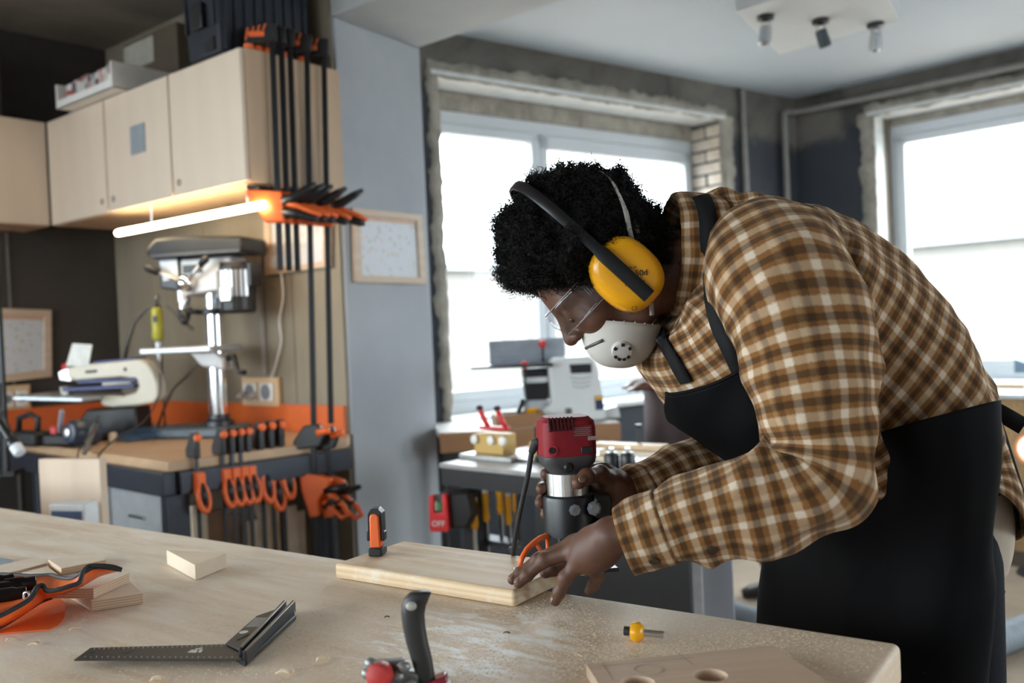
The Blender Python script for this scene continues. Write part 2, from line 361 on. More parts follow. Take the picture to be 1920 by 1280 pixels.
# windows (plastic frames set back in the reveal)
def window(name, T, s0, s1, z0, z1, bars, sill):
    root = M(); fy = .285; w = .07
    m = M(T)
    for a, b, c, e in ((s0, s1, z0, z0+w), (s0, s1, z1-w, z1), (s0, s0+w, z0+w, z1-w), (s1-w, s1, z0+w, z1-w)): m.box(((a+b)/2, fy, (c+e)/2), (b-a, .07, e-c))
    fr = st(name, m, UPVC, bevel=.004)
    for (a, b, dz) in bars:
        q = M(T); ww = .055
        for x0, x1, c, e in ((a, b, z0+w, z0+w+ww), (a, b, z1-w-ww-dz, z1-w-.004), (a, a+ww, z0+w, z1-w), (b-ww, b, z0+w, z1-w)): q.box(((x0+x1)/2, fy-.02, (c+e)/2), (x1-x0, .06, e-c))
        s_ = q.build('sash', UPVC, fr, bevel=.005)
        M(T).box(((a+b)/2, fy, (z0+z1)/2), (b-a-.06, .008, z1-z0-2*w-.06)).build('pane', GLASS, s_)
    q = M(T).box(((s0+s1)/2, .11, z0-.012), (s1-s0+.02, .27, .03)); q.build('window_sill', plain('sill_paint', (.66, .67, .66), .5), fr, bevel=.004)
    portal(tuple(T @ Vector(((s0+s1)/2, .36, (z0+z1)/2))), tuple((T.to_3x3() @ Vector((0, -1, 0)))), s1-s0, z1-z0)
    return fr
window('window_3', TB2, .25, 2.15, .86, zB1-.05, [(.3, 1.2, 0), (1.21, 2.1, 0)], 1)
mull = sA((1048, 300))+.06
window('window_1', TA, wA0+.0, wA1-.0, zA0+.0, zA1-.10, [(wA0+.02, mull-.005, .0), (mull+.005, wA1-.03, .03)], 1)
window('window_2', TB, wB0, wB1, zB0, zB1-.05, [(wB0+.05, (wB0+wB1)/2+.35, 0.0), ((wB0+wB1)/2+.36, wB1-.04, 0.0)], 1)
M(TA).box(((wA0+wA1)/2, .29, zA1-.05), (wA1-wA0, .1, .1)).build('lintel', MORTAR, wall_a)
M(TA).box(((wA0+wA1)/2, .1, zA1+.006), (wA1-wA0+.06, .24, .02)).build('soffit', plain('soffit_paint', (.66, .68, .68), .6), wall_a)
M(TB).box(((wB0+wB1)/2, .29, zB1-.02), (wB1-wB0, .1, .06)).build('lintel', MORTAR, wall_b)
M(TB).box(((wB0+wB1)/2, .1, zB1+.006), (wB1-wB0+.06, .24, .02)).build('soffit', MATS['soffit_paint'], wall_b)
M(TB).box((wB0+.004, .075, (zB0+zB1)/2), (.012, .13, zB1-zB0)).build('reveal', plain('soffit_paint', (.66, .68, .68), .6), wall_b)
M(TB).box((wB0+.003, .20, (zB0+zB1)/2), (.01, .12, zB1-zB0)).build('reveal', plain('brown_reveal', (.16, .13, .10), .8), wall_b)
# partition with its pillar end, left wall
th = PR-PL
m = M(); m.prism([PL, PR, PR+vP*2.3, PL+vP*2.3], (0, 0, 2.62)); st('wall_middle', m, GREYWALL, bevel=.006)
pn = nrm(np.cross(vP, (0, 0, 1)));  pn = pn if pn @ (CAM-PL) > 0 else -pn      # faces the bench
q = M()
for a, b in ((.015, .34), (.345, 1.0), (1.005, 1.85)): q.prism([PL+vP*a+pn*.001, PL+vP*b+pn*.001, PL+vP*b+pn*.012, PL+vP*a+pn*.012], (0, 0, 2.9))
q.build('trim_1', TAUPE)['kind'] = 'structure'
LD = -bearing(40)
m = M(); m.prism([CC, CC+LD*2.4, CC+LD*2.4+bearing(-50)*.2, CC+bearing(-50)*.2], (0, 0, 3.1)); wl = st('wall_left', m, CHAR)
m = M()
for a in (.55, 1.75): p = CC+LD*a-bearing(-50)*.004; m.prism([p, p+LD*.012, p+LD*.012-bearing(-50)*.006, p-bearing(-50)*.006], (0, 0, 2.9))
m.build('trim_2', plain('seam', (.16, .15, .14), .7))['kind'] = 'structure'
# room sides behind the camera, with unseen windows that light the workshop
WL0 = CC+LD*5.2
def wall_plain(name, a, b, zs=3.1, holes=()):
    a = np.array([*a, 0.0]); b = np.array([*b, 0.0]); d = nrm(b-a); L = np.linalg.norm(b-a); T = frame(a, d); m = M(T); x = 0
    for (h0, h1, z0, z1) in holes:
        m.box(((x+h0)/2, 0, zs/2), (h0-x, .16, zs)); m.box(((h0+h1)/2, 0, z0/2), (h1-h0, .16, z0)); m.box(((h0+h1)/2, 0, (z1+zs)/2), (h1-h0, .16, zs-z1)); x = h1
    m.box(((x+L)/2, 0, zs/2), (L-x, .16, zs)); o = st(name, m, GREYWALL)
    for i, (h0, h1, z0, z1) in enumerate(holes):
        q = M(T)
        for k in range(4): q.box((h0+(h1-h0)*k/3, 0, (z0+z1)/2), (.06, .07, z1-z0))
        q.box(((h0+h1)/2, 0, z0), (h1-h0, .07, .06)); q.box(((h0+h1)/2, 0, z1), (h1-h0, .07, .06)); fr = q.build('window_%d' % (4+WN[0]), UPVC); WN[0] += 1; fr['kind'] = 'structure'
        M(T).box(((h0+h1)/2, .02, (z0+z1)/2), (h1-h0, .008, z1-z0)).build('pane', GLASS, fr)
        nn = np.array([d[1], -d[0], 0]); mid = a+d*(h0+h1)/2; nn = nn if nn @ (np.array([0, 1.5, 0])-mid) > 0 else -nn
        portal((mid[0]-nn[0]*.1, mid[1]-nn[1]*.1, (z0+z1)/2), tuple(nn), h1-h0, z1-z0)
WN = [0]
LDo = bearing(-50)*.1; wall_plain('wall_left', (CC+LD*2.4+LDo)[:2], (WL0+LDo)[:2], holes=((.15, 2.65, .9, 2.65),))  # unseen window, added to brighten the left end of the worktable
wall_plain('wall_west', WL0[:2], (-5.0, -2.6), holes=((.3, 3.5, .9, 2.65),))
wall_plain('wall_front', (-5.0, -2.6), (6.2, -2.6), holes=((.4, 2.0, .9, 2.65),))
wall_plain('wall_east', (6.2, -2.6), BR[:2]+dB[:2]*.1, holes=((1.2, 3.6, .9, 2.65),))
# ceilings and beam
bd = nrm(onz(1060, 0, 2.62)-np.array([PR[0], PR[1], 2.62])); bd[2] = 0; bd = nrm(bd)
m = M(); m.prism([PL+bd*-2.6+(0, 0, 2.62), PR+bd*-2.6+(0, 0, 2.62), PR+bd*7.5+(0, 0, 2.62), PL+bd*7.5+(0, 0, 2.62)], (0, 0, .5)); st('ceiling_beam', m, BEAMP, bevel=.01)
gap = nrm(np.cross((0, 0, 1), bd)); gap = gap if gap @ (A1-PR) > 0 else -gap
m = M(); ze = np.array([0, 0, HC]); m.prism([PR+ze+bd*.01, AL-nA*.1+ze, A1-nA*.15-nB*.15+ze, BR-nB*.15+ze, PR+bd*7.4+ze], (0, 0, .15)); st('ceiling', m, CEILP)
m = M(); m.prism([PL+bd*-3.2+(0, 0, 2.9), PL+bd*8+(0, 0, 2.9), PL+bd*8-gap*7+(0, 0, 2.9), PL+bd*-3.2-gap*7+(0, 0, 2.9)], (0, 0, .15)); st('ceiling', m, CONC)
# heating pipes on the dark walls
PIPE = plain('pipe_paint', (.22, .21, .195), .5)
def onA(q, off=.03): return onpl(q[0], q[1], A1+nA*off, nA)
def onB(q, off=.03): return onpl(q[0], q[1], A1+nB*off, nB)
p = onA((1392, 169)); q = p.copy(); q[2] = .05
tag(M().tube([p, q], .018, 12).build('heating_pipe', PIPE, smooth=True, auto=40), 'grey vertical heating pipe on dark wall beside the centre window', 'pipe')
b0 = onA((1470, 209), .05); b1 = onB((1920, 121), .05); dn = b0.copy(); dn[2] = .05
cn = A1+nA*.05+nB*.05; cn[2] = b0[2]+.01
k = b0+(cn-b0)*.25; k[2] = b0[2]; b1e = cn+(b1-cn)*2.0
tag(M().tube([dn, b0-(0, 0, .06), b0-(0, 0, .015), k, cn-(cn-b0)*.3, cn+(b1-cn)*.03, b1e], .02, 12).build('heating_pipe', PIPE, smooth=True, auto=60), 'grey heating pipe bending at the corner to run above right window', 'pipe')
# neighbour's pale building outside
m = M()
FACADE = plain('pale_render', (.17, .16, .145), .9, 0, .03, 2)
t = thing('neighbouring_building', 'pale rendered building seen blurred through the windows', 'building', at((6.2, 9.5, 0)))
for o_, d_, n_ in ((A1+dB*3.5, dB, nB), (A1-dA*1.0, dA, nA)):
    TO = frame(o_-n_*8.5, d_); sg = 1 if (TO.to_3x3() @ Vector((0, 1, 0))).dot(Vector(n_)) < 0 else -1
    M(TO).box((0, .6*sg, 1.15), (16, 1.2, 2.3)).build('wall', FACADE, t, world=True); M(TO).box((0, .55*sg, 2.34), (16.2, 1.5, .1)).build('coping', plain('zinc', (.2, .21, .22), .6), t, world=True)
o = M().box((0, 0, -.2), (60, 60, .1)).build('ground', plain('paving', (.30, .30, .30), .9)); o['kind'] = 'structure'
# ================================================================== left bay: wall cabinets, bench, tools
C0 = P(450, 86, 3.34); zt = float(C0[2]); zb = float(P(467.5, 338.6, 3.345)[2]); C0[2] = zb; CH = zt-zb
TC = frame(C0, -vP)                                  # x towards the pillar, y into the partition, z up
TCi = TC.inverted(); exC = np.array(TC.to_3x3() @ Vector((1, 0, 0))); eyC = np.array(TC.to_3x3() @ Vector((0, 1, 0)))
def lc(w, T=TCi): return T @ Vector([float(c) for c in w])
def cabx(px, py): return lc(onpl(px, py, C0, eyC)).x
CD = float((PL-C0) @ eyC)-.013
gx = [0, cabx(319, 250), cabx(198, 290), cabx(91, 316)]
KN = plain('finger_hole', (.05, .04, .03), .8); PLYE = plain('ply_edge', (.33, .25, .18), .7)
SIDEW = wood('pine_side', (.60, .43, .29), (.52, .35, .22), 'Z', .7, .55, ring=.4, knots=True)
def cabinet(T, x0, x1, D, label, knob_side, has_label):
    w = x1-x0; t = thing('wall_cabinet', label, 'cabinet', T @ at((x0, 0, 0)), 'plywood wall cabinets')
    m = M(); th = .016
    m.box((th/2, D/2+.01, CH/2), (th, D-.02, CH)); m.box((w-th/2, D/2+.01, CH/2), (th, D-.02, CH)); m.box((w/2, D/2+.01, th/2), (w-2*th, D-.02, th)); m.box((w/2, D/2+.01, CH-th/2), (w-2*th, D-.02, th)); m.box((w/2, D-.006, CH/2), (w-2*th, .008, CH-2*th))
    m.build('body', SIDEW, t)
    d = M().box((w/2, .009, CH/2), (w-.012, .018, CH-.006)).build('door', BIRCH, t, bevel=.002)
    kx = w-.05 if knob_side > 0 else .05
    M().lathe((kx, .002, .055), (0, -1, 0), [(.013, -.001), (.013, .004), (.009, .004), (.008, .001)], 16).build('knob', KN, d)
    if has_label: M().box((w*.53, -.002, CH*.56), (.115, .004, .12)).build('label_plate', plain('grey_card', (.25, .28, .31), .5), d)
    return t
cabinet(TC, gx[1], gx[2-2]-.0, CD, 'birch plywood wall cabinet nearest the pillar, with bar clamps on its side', -1, False)
cabinet(TC, gx[2], gx[1], CD, 'birch plywood wall cabinet with a grey square label on its door', -1, True)
cabinet(TC, gx[3], gx[2], CD, 'plain birch plywood wall cabinet next to the inner corner', 1, False)
TD = TC @ at((gx[3]-.002, .006, 0)) @ Matrix.Rotation(math.radians(90), 4, 'Z')       # the return row along the left wall
TD = frame(TC @ Vector((gx[3]-.002, -.02, 0)), (-bearing(36)), None)
TD = frame(np.array(TC @ Vector((gx[3], -.56, 0))), np.array(TC.to_3x3() @ Vector((0, 1, 0))))
cabinet(TD, 0, .56, .3, 'birch plywood wall cabinet on the left wall, cut by the photo edge', -1, False)
cabinet(TD, -.56, 0, .3, 'birch plywood wall cabinet on the left wall, outside the frame', -1, False)

# strip light under the cabinets
LEDM = glow('warm_led', (1.0, .80, .50), 30.0)
la, lb = P(219, 437, 3.98), P(497, 383.5, 3.36)
t = thing('strip_light', 'glowing warm tube light hung below the wall cabinets', 'lamp', at((la+lb)/2))
M().tube([la+(lb-la)*f for f in (0, .004, .02, .98, .996, 1)], [.008, .0125, .0145, .0145, .0125, .008], 14).build('tube', LEDM, t, smooth=True, world=True)
for f in (.27, .9):
    p = la+(lb-la)*f; M().tube([p, (p[0], p[1], zb)], .003, 6).build('hanger', STEEL, t, world=True); 
# things on top of the cabinets
BINM = plain('storage_bin_plastic', (.018, .022, .031), .5, 0, .1, spec=.3); BIND = plain('dark_bin', (.022, .022, .025), .5)
def topz(px, py): return lc(onz(px, py, zt))
def bin_(name, label, c, d, T, mat, taper=.88, latch=True, h=.3):
    t = thing(name, label, 'storage box', T @ at(c))
    w, dp = d; m = M(); b = [(-w/2*taper, -dp/2*taper), (w/2*taper, -dp/2*taper), (w/2*taper, dp/2*taper), (-w/2*taper, dp/2*taper)]; tp = [(x/taper, y/taper) for x, y in b]
    m.add([(x, y, 0) for x, y in b]+[(x, y, h) for x, y in tp], [(3, 2, 1, 0), (4, 5, 6, 7)]+[(i, (i+1) % 4, (i+1) % 4+4, i+4) for i in range(4)]); m.build('tub', mat, t, bevel=.012)
    for i in range(9): M().box((-w*.42+w*.84*i/8, -dp/2*.955, h*.5), (.012, .02, h*.9)).build('rib', mat, t)
    for i in (0, 4): M().box((-w/2*.955, -dp*.38+dp*.76*i/4, h*.62), (.02, .012, h*.62)).build('rib', mat, t)
    m = M().box((0, 0, h+.012), (w+.03, dp+.03, .03)); m.box((0, 0, h+.035), (w-.04, dp-.04, .02)); m.build('lid', mat, t, bevel=.008)
    if latch:
        M().box((-w/2-.006, 0, h*.45), (.014, .07, .1)).build('latch', BLACKP, t, bevel=.004)
        M().box((-w/2*.9-.008, -dp*.2, h*.12), (.012, .06, .05)).build('grip_hole', BLACKP, t)
    return t
pb = topz(352, 113); pc = topz(406, 92)
TBn = frame(np.array(TC @ Vector((pc.x, pc.y, CH+.001))), np.array(TC.to_3x3() @ Vector((1, 0, 0))))
bin_('storage_bin', 'large blue-black plastic storage bin on the cabinet above the clamps', (0, 0, 0), (.44, .24), TBn @ at((-.125, .232, 0)) @ Matrix.Rotation(math.radians(90), 4, 'Z'), BINM, .92, True, .34)
q = topz(20, 200)
bin_('storage_bin', 'dark storage bin on the left wall cabinet, at the photo edge', (-.02, .14, CH+.001), (.30, .25), TD, BIND, .95, False, .28)
tm = NT('printed_packets'); co = tm.co(); vo = tm.n('ShaderNodeTexVoronoi'); vo.distance = 'CHEBYCHEV'; tm.k(co, vo.inputs[0]); vo.inputs['Scale'].default_value = 26; tm.base(tm.ramp(vo.outputs[1], [(.2, (.6, .58, .55)), (.4, (.45, .06, .05)), (.6, (.12, .13, .15)), (.8, (.7, .68, .64))])); tm.set(Roughness=.4); PACK = tm.m
p0, p1 = topz(104, 205), topz(222, 165)
t = thing('sorting_tray', 'white tray of red and white printed packets on the wall cabinets', 'tray', TC @ at((p0.x, p0.y+.004, CH+.001)))
L = p1.x-p0.x
m = M(); m.box((L/2, .14, .004), (L, .28, .008)); m.box((.006, .14, .055), (.012, .28, .11)); m.box((L-.006, .14, .055), (.012, .28, .11)); m.box((L/2, .006, .018), (L-.024, .012, .036)); m.box((L/2, .274, .055), (L-.024, .012, .11)); m.build('frame', WHITEP, t, bevel=.002)
for i in range(6): M().box((.03+(L-.06)*(i+.5)/6, .13, .062), ((L-.06)/6-.004, .20, .088+.01*(i % 3))).build('packet', PACK, t, bevel=.003)
bx_ = lambda px, py: lc(onpl(px, py, C0+eyC*.26, eyC))
b0_, b1_, b2_ = bx_(231, 90), bx_(289, 90), bx_(333, 110); hb_ = max(.1, bx_(260, 72).z-CH)
t = thing('cardboard_box', 'brown carton with a pale label on top of the cabinets', 'box', TC @ at((b0_.x, .262, CH+.001)))
M().box(((b2_.x-b0_.x)/2, .07, hb_/2), (b2_.x-b0_.x, .14, hb_)).build('carton', plain('dark_card', (.10, .075, .05), .8), t, bevel=.003); M().box(((b1_.x-b0_.x)/2, -.002, hb_-.075), ((b1_.x-b0_.x)*.96, .004, .12)).build('label_plate', plain('pale_label', (.42, .40, .34), .6), t)
t = thing('parts_box', 'small grey box beside the packet tray on the cabinets', 'box', TC @ at((p0.x-.085, .02, CH+.001)))
M().box((.04, .06, .045), (.07, .12, .09)).build('case', plain('bluegrey_box', (.09, .10, .12), .6), t, bevel=.004); M().box((.04, .06, .094), (.074, .124, .01)).build('lid', plain('bluegrey_box', (.09, .10, .12), .6), t, bevel=.002)

# bar clamps hung on the cabinet's pillar side
BARM = plain('black_bar', (.012, .013, .016), .35, .4, .05)
def long_clamp(L, hz, label):
    t = thing('bar_clamp', label, 'clamp', None, 'bar clamps hung on the cabinet side')
    M().box((0, 0, -L/2), (.022, .009, L)).build('bar', BARM, t, bevel=.001)
    m = M(); m.prism([(.02, -.014, .025), (-.035, -.014, .03), (-.10, -.014, -.02), (-.10, -.014, -.05), (-.05, -.014, -.045), (.02, -.014, -.04)], (0, .028, 0)); m.build('fixed_jaw', BLACKP, t, bevel=.004)
    M().lathe((-.088, 0, -.048), (0, 0, -1), [(.019, 0), (.019, .016), (.014, .02)], 14).build('jaw_pad', ORANGE, t)
    m = M()
    for i in range(4): m.bar((-.095+.022*i, -.017, -.035+.012*i), (-.085+.022*i, -.017, .012+.004*i), .004, .006)
    m.box((-.055, 0, -.012), (.06, .034, .02)); m.build('jaw_web', ORANGE, t, bevel=.002)
    m = M(); m.prism([(-.115, -.017, hz+.06), (.02, -.017, hz+.05), (.025, -.017, hz-.07), (-.05, -.017, hz-.065), (-.075, -.017, hz-.02), (-.115, -.017, hz+.035)], (0, .034, 0)); m.build('sliding_head', ORANGE, t, bevel=.006)
    M().box((-.088, 0, hz+.068), (.05, .04, .016)).build('jaw_cap', BLACKP, t, bevel=.004)
    m = M(); m.tube([(.015, 0, hz+.01), (.06, 0, hz+.025), (.11, 0, hz+.055), (.145, 0, hz+.075)], [.02, .019, .016, .008], 10); m.build('handle', BLACKP, t, smooth=True)
    m = M(); m.tube([(.015, 0, hz-.03), (.07, 0, hz-.035), (.13, 0, hz-.055), (.15, 0, hz-.06)], [.02, .018, .016, .01], 10); m.build('trigger', BLACKP, t, smooth=True)
    m = M(); m.tube([(.02, -.0, hz+.005), (.07, -.0, hz-.005), (.125, -.0, hz-.03), (.16, 0, hz-.045)], [.012, .011, .012, .008], 8); m.build('handle_strip', ORANGE, t, smooth=True)
    return t
sideN = exC; sideP = C0+exC*.028
def side_pt(px, py, off=.028): return onpl(px, py, C0+exC*off, exC)
lcs = [((512, 78), .86, 'first'), ((529, 82), .83, 0), ((545, 86), .80, 0), ((577, 95), 1.5, 'long'), ((609, 100), 1.5, 0)]
names = ['shorter bar clamp nearest the cabinet door, leftmost of the hanging row', 'second from the left of the short bar clamps on the cabinet side', 'third from the left of the short bar clamps on the cabinet side', 'tall bar clamp reaching the bench, left one of the long pair', 'tall bar clamp closest to the grey pillar, right one of the long pair']
sp = lp = None
for (q, L, k), nmx in zip(lcs, names):
    w = side_pt(q[0], q[1]+30, .034); w[2] = zt+.072; T = frame(w, eyC) @ Matrix.Rotation(math.radians(2.0 if L > 1 else .8), 4, 'Y') @ Matrix.Rotation(math.radians(-50), 4, 'Z')
    if L < 1:
        if sp is None: sp = long_clamp(.90, -.652, nmx); sp.matrix_world = T; WM[sp.name] = T
        else: dup(sp, T, nmx)
    else:
        if lp is None: lp = long_clamp(1.50, -.652, nmx); lp.matrix_world = T; WM[lp.name] = T
        else: dup(lp, T, nmx)

# the bench
BZ = .9
FC = onz(315, 866, BZ); FR = onz(651, 823, BZ); FLx = onz(60, 832, BZ); dl = nrm(FLx-FC); ds = nrm(FR-FC)
FCl = FC+dl*2.35
bt = thing('corner_workbench', 'back workbench with beech top on a blue-black steel frame', 'workbench', at((FC[0], FC[1], 0)))
wb = PL+vP*.03+pn*.02; wc = CC+pn*.02
poly = [FC, FR, np.array([PL[0], PL[1], 0])+pn*.025+vP*-.01, CC+pn*.03+LD*.03, FCl]
poly = [np.array([p[0], p[1], BZ-.035]) for p in poly]
M().prism(poly, (0, 0, .035)).build('bench_top', BEECH, bt, world=True, bevel=.003)
m = M(); z = BZ-.035-.0405
e = lambda p, zz: np.array([p[0], p[1], zz])
m.bar(e(FC, z)-dl*.004, e(FCl, z), .05, .08); m.bar(e(FC, z)+ds*.03, e(FR, z), .05, .08); m.build('frame', NAVY, bt, world=True, bevel=.003)
for p in (FC+dl*.035+ds*.035, FR-ds*.09+dl*.04, FC+dl*1.2+ds*.04, FC+dl*2.2+ds*.05): M().box(e(p, (z-.04)/2), (.075, .075, z-.04), Matrix.Rotation(-math.atan2(ds[0], ds[1]), 3, 'Z')).build('leg', NAVY, bt, world=True, bevel=.003)
m = M(); sn = nrm(np.cross(ds, (0, 0, 1)))
for a, b, nn in ((PL+vP*.02, CC, pn), (CC, CC+LD*1.5, -bearing(-50))):
    a = np.array([a[0], a[1], BZ+.001])+nn*.014; b = np.array([b[0], b[1], BZ+.001])+nn*.014; m.prism([a, b, b+nn*.016, a+nn*.016], (0, 0, .115))
m.build('backsplash', plain('orange_board', (.62, .12, .02), .5, 0, .06), bt, world=True)
# under the bench: grey carcass and racked boards
gcb = onz(195, 905, BZ)
t = thing('base_cabinet', 'grey base cabinet standing under the back workbench', 'cabinet', at((FC[0], FC[1], 0)))
i0 = FC+dl*.16+ds*.09; i1 = FC+dl*1.1+ds*.09; m = M()
m.prism([e(i0, .05), e(i1, .05), e(i1+ds*.4, .05), e(i0+ds*.4, .05)], (0, 0, .72)); m.build('carcass', plain('carcass_board', (.42, .38, .33), .6), t, world=True)
for k in range(2):
    a = i0+dl*(.01+.47*k)-ds*.004; b = a+dl*.45; m = M().prism([e(a, .07), e(b, .07), e(b-ds*.018, .07), e(a-ds*.018, .07)], (0, 0, .68)); dr = m.build('door', GREYP, t, world=True, bevel=.002)
    c = (a+b)/2-ds*.022; M().bar(e(c-dl*.06, .66), e(c+dl*.06, .66), .01, .012).build('handle', STEEL, dr, world=True)
bdt = ['wide dark board stored upright beneath the bench side', 'pale board stored upright beneath the hanging clamps', 'narrow pale offcut upright beneath the hanging clamps']
cols = [PALE, OAK, OAK, PALE, PALE, PINE, PALE, PALE]
xs = [.12, .18, .25, .325, .375, .43, .485, .535]; dsc = ['pale narrow board right behind the bench leg', 'dark brown board second from the bench leg', 'dark brown board under the four small clamps', 'pale board beside the dark ones under the bench', 'pale board under the group of three clamps', 'yellow pine board beneath the three clamps', 'pale board left of the far bench leg', 'pale board last in the row by the far bench leg']
for i, x in enumerate(xs):
    b = FC+ds*x+dl*(.09+.02*(i % 3)); w = (xs[i+1]-x if i < 7 else .045)-.006; hgt = .72-.03*((i*5) % 4)
    T = frame((b[0], b[1], 0), ds); t = M().box((w/2, .01, hgt/2), (w, .02, hgt)).build('stored_board', cols[i], None, bevel=.0015); t.matrix_world = T; tag(t, dsc[i], 'board', 'boards stored under the bench')
# quick clamps hung on the bench's side rail
def small_clamp(L, hz, label, big=1.0):
    t = thing('quick_clamp', label, 'clamp', None, 'quick clamps hung on the bench side'); s = big
    M().box((0, 0, .02-L/2), (.006*s, .014*s, L)).build('bar', DARKST, t)
    M().prism([(-.012, -.011*s, .09*s), (.014, -.011*s, .09*s), (.05, -.011*s, .03), (.05, -.011*s, .0), (.006, -.011*s, .0), (-.012, -.011*s, .0)], (0, .022*s, 0)).build('fixed_jaw', BLACKP, t, bevel=.004)
    M().lathe((-.012, 0, .072*s), (-1, 0, 0), [(.0135*s, 0), (.0135*s, .008*s), (.009*s, .012*s)], 14).build('jaw_pad', ORANGE, t)
    M().prism([(-.03, -.016*s, hz+.05), (.012, -.016*s, hz+.055), (.012, -.016*s, hz-.02), (-.03, -.016*s, hz-.03)], (0, .032*s, 0)).build('sliding_head', ORANGE, t, bevel=.005)
    ring = [(-.022-.012*(1-math.sin(a)), .019*s*math.cos(a), hz-.035*s+.045*s*math.sin(a)) for a in [2*math.pi*i/18 for i in range(18)]]
    M().tube(ring, .0095*s, 8, closed=True).build('grip_ring', ORANGE, t, smooth=True)
    M().tube([(-.02, 0, hz+.012), (-.04, 0, hz-.025*s), (-.042, 0, hz-.06*s)], [.012*s, .012*s, .009*s], 8).build('trigger', BLACKP, t, smooth=True)
    return t
def on_side(px, py, off): return onpl(px, py, FC-dl*(off), dl)
tops = [((368, 818), 'quick clamp hanging alone nearest the bench corner', 1.0), ((417, 812), 'leftmost of the four small quick clamps on the bench side', 1.0), ((435, 811), 'second of the four small quick clamps on the bench side', 1.0), ((451, 815), 'third of the four small quick clamps on the bench side', 1.0), ((466, 809), 'rightmost of the four small quick clamps on the bench side', 1.0),
        ((489, 807), 'left of the three medium quick clamps on the bench side', 1.12), ((508, 800), 'middle, lowest-hanging of the three medium quick clamps', 1.13), ((527, 803), 'right of the three medium quick clamps on the bench side', 1.12)]
protos = {}
for q, lab, s in tops:
    w = on_side(q[0], q[1]+40, .033); w[2] = BZ+.003; T = frame(w, dl, None) @ Matrix.Rotation(math.radians(random.uniform(-5, 5)), 4, 'Z')
    k = s
    if k not in protos: protos[k] = small_clamp(.52 if s < 1.1 else .62, -.10 if s < 1.125 else -.135, lab, s); protos[k].matrix_world = T; WM[protos[k].name] = T
    else: dup(protos[k], T, lab)
def pistol_clamp(label):
    t = thing('pistol_clamp', label, 'clamp', None, 'large pistol clamps by the pillar')
    M().box((0, 0, -.32), (.022, .009, .72)).build('bar', BARM, t)
    M().prism([(-.03, -.016, .04), (.03, -.016, .045), (.05, -.016, .0), (.03, -.016, -.04), (-.07, -.016, -.05), (-.075, -.016, -.02)], (0, .032, 0)).build('fixed_jaw', BLACKP, t, bevel=.006)
    M().tube([(.025, -.02, .012), (.06, -.02, .02), (.075, -.02, .02)], .013, 10).build('jaw_pad', ORANGE, t, smooth=True)
    M().prism([(-.055, -.018, -.135), (.03, -.018, -.15), (.07, -.018, -.165), (.05, -.018, -.20), (.015, -.018, -.24), (.015, -.018, -.30), (-.02, -.018, -.305), (-.05, -.018, -.20)], (0, .036, 0)).build('sliding_head', ORANGE, t, bevel=.006)
    M().tube([(.03, 0, -.20), (.07, 0, -.23), (.11, 0, -.265), (.125, 0, -.30), (.10, 0, -.31), (.06, 0, -.275), (.03, 0, -.25)], .010, 8).build('grip_ring', ORANGE, t, smooth=True)
    M().tube([(.04, -.005, -.205), (.09, -.01, -.20), (.13, -.01, -.185)], [.016, .014, .009], 8).build('handle', BLACKP, t, smooth=True)
    M().tube([(.03, 0, -.27), (.075, 0, -.245), (.10, 0, -.25)], [.012, .012, .01], 8).build('trigger', BLACKP, t, smooth=True)
    M().box((0, 0, -.60), (.06, .03, .025)).build('end_stop', BLACKP, t, bevel=.004)
    return t
pp = None
for q, lab in (((586, 802), 'large pistol-grip clamp with orange head hanging by the pillar'), ((612, 806), 'second large pistol-grip clamp, right beside the pillar')):
    w = on_side(q[0], q[1]+15, .10); T = frame(w, ds) @ Matrix.Rotation(math.radians(-48), 4, 'Z')
    if pp is None: pp = pistol_clamp(lab); pp.matrix_world = T; WM[pp.name] = T
    else: dup(pp, T, lab)

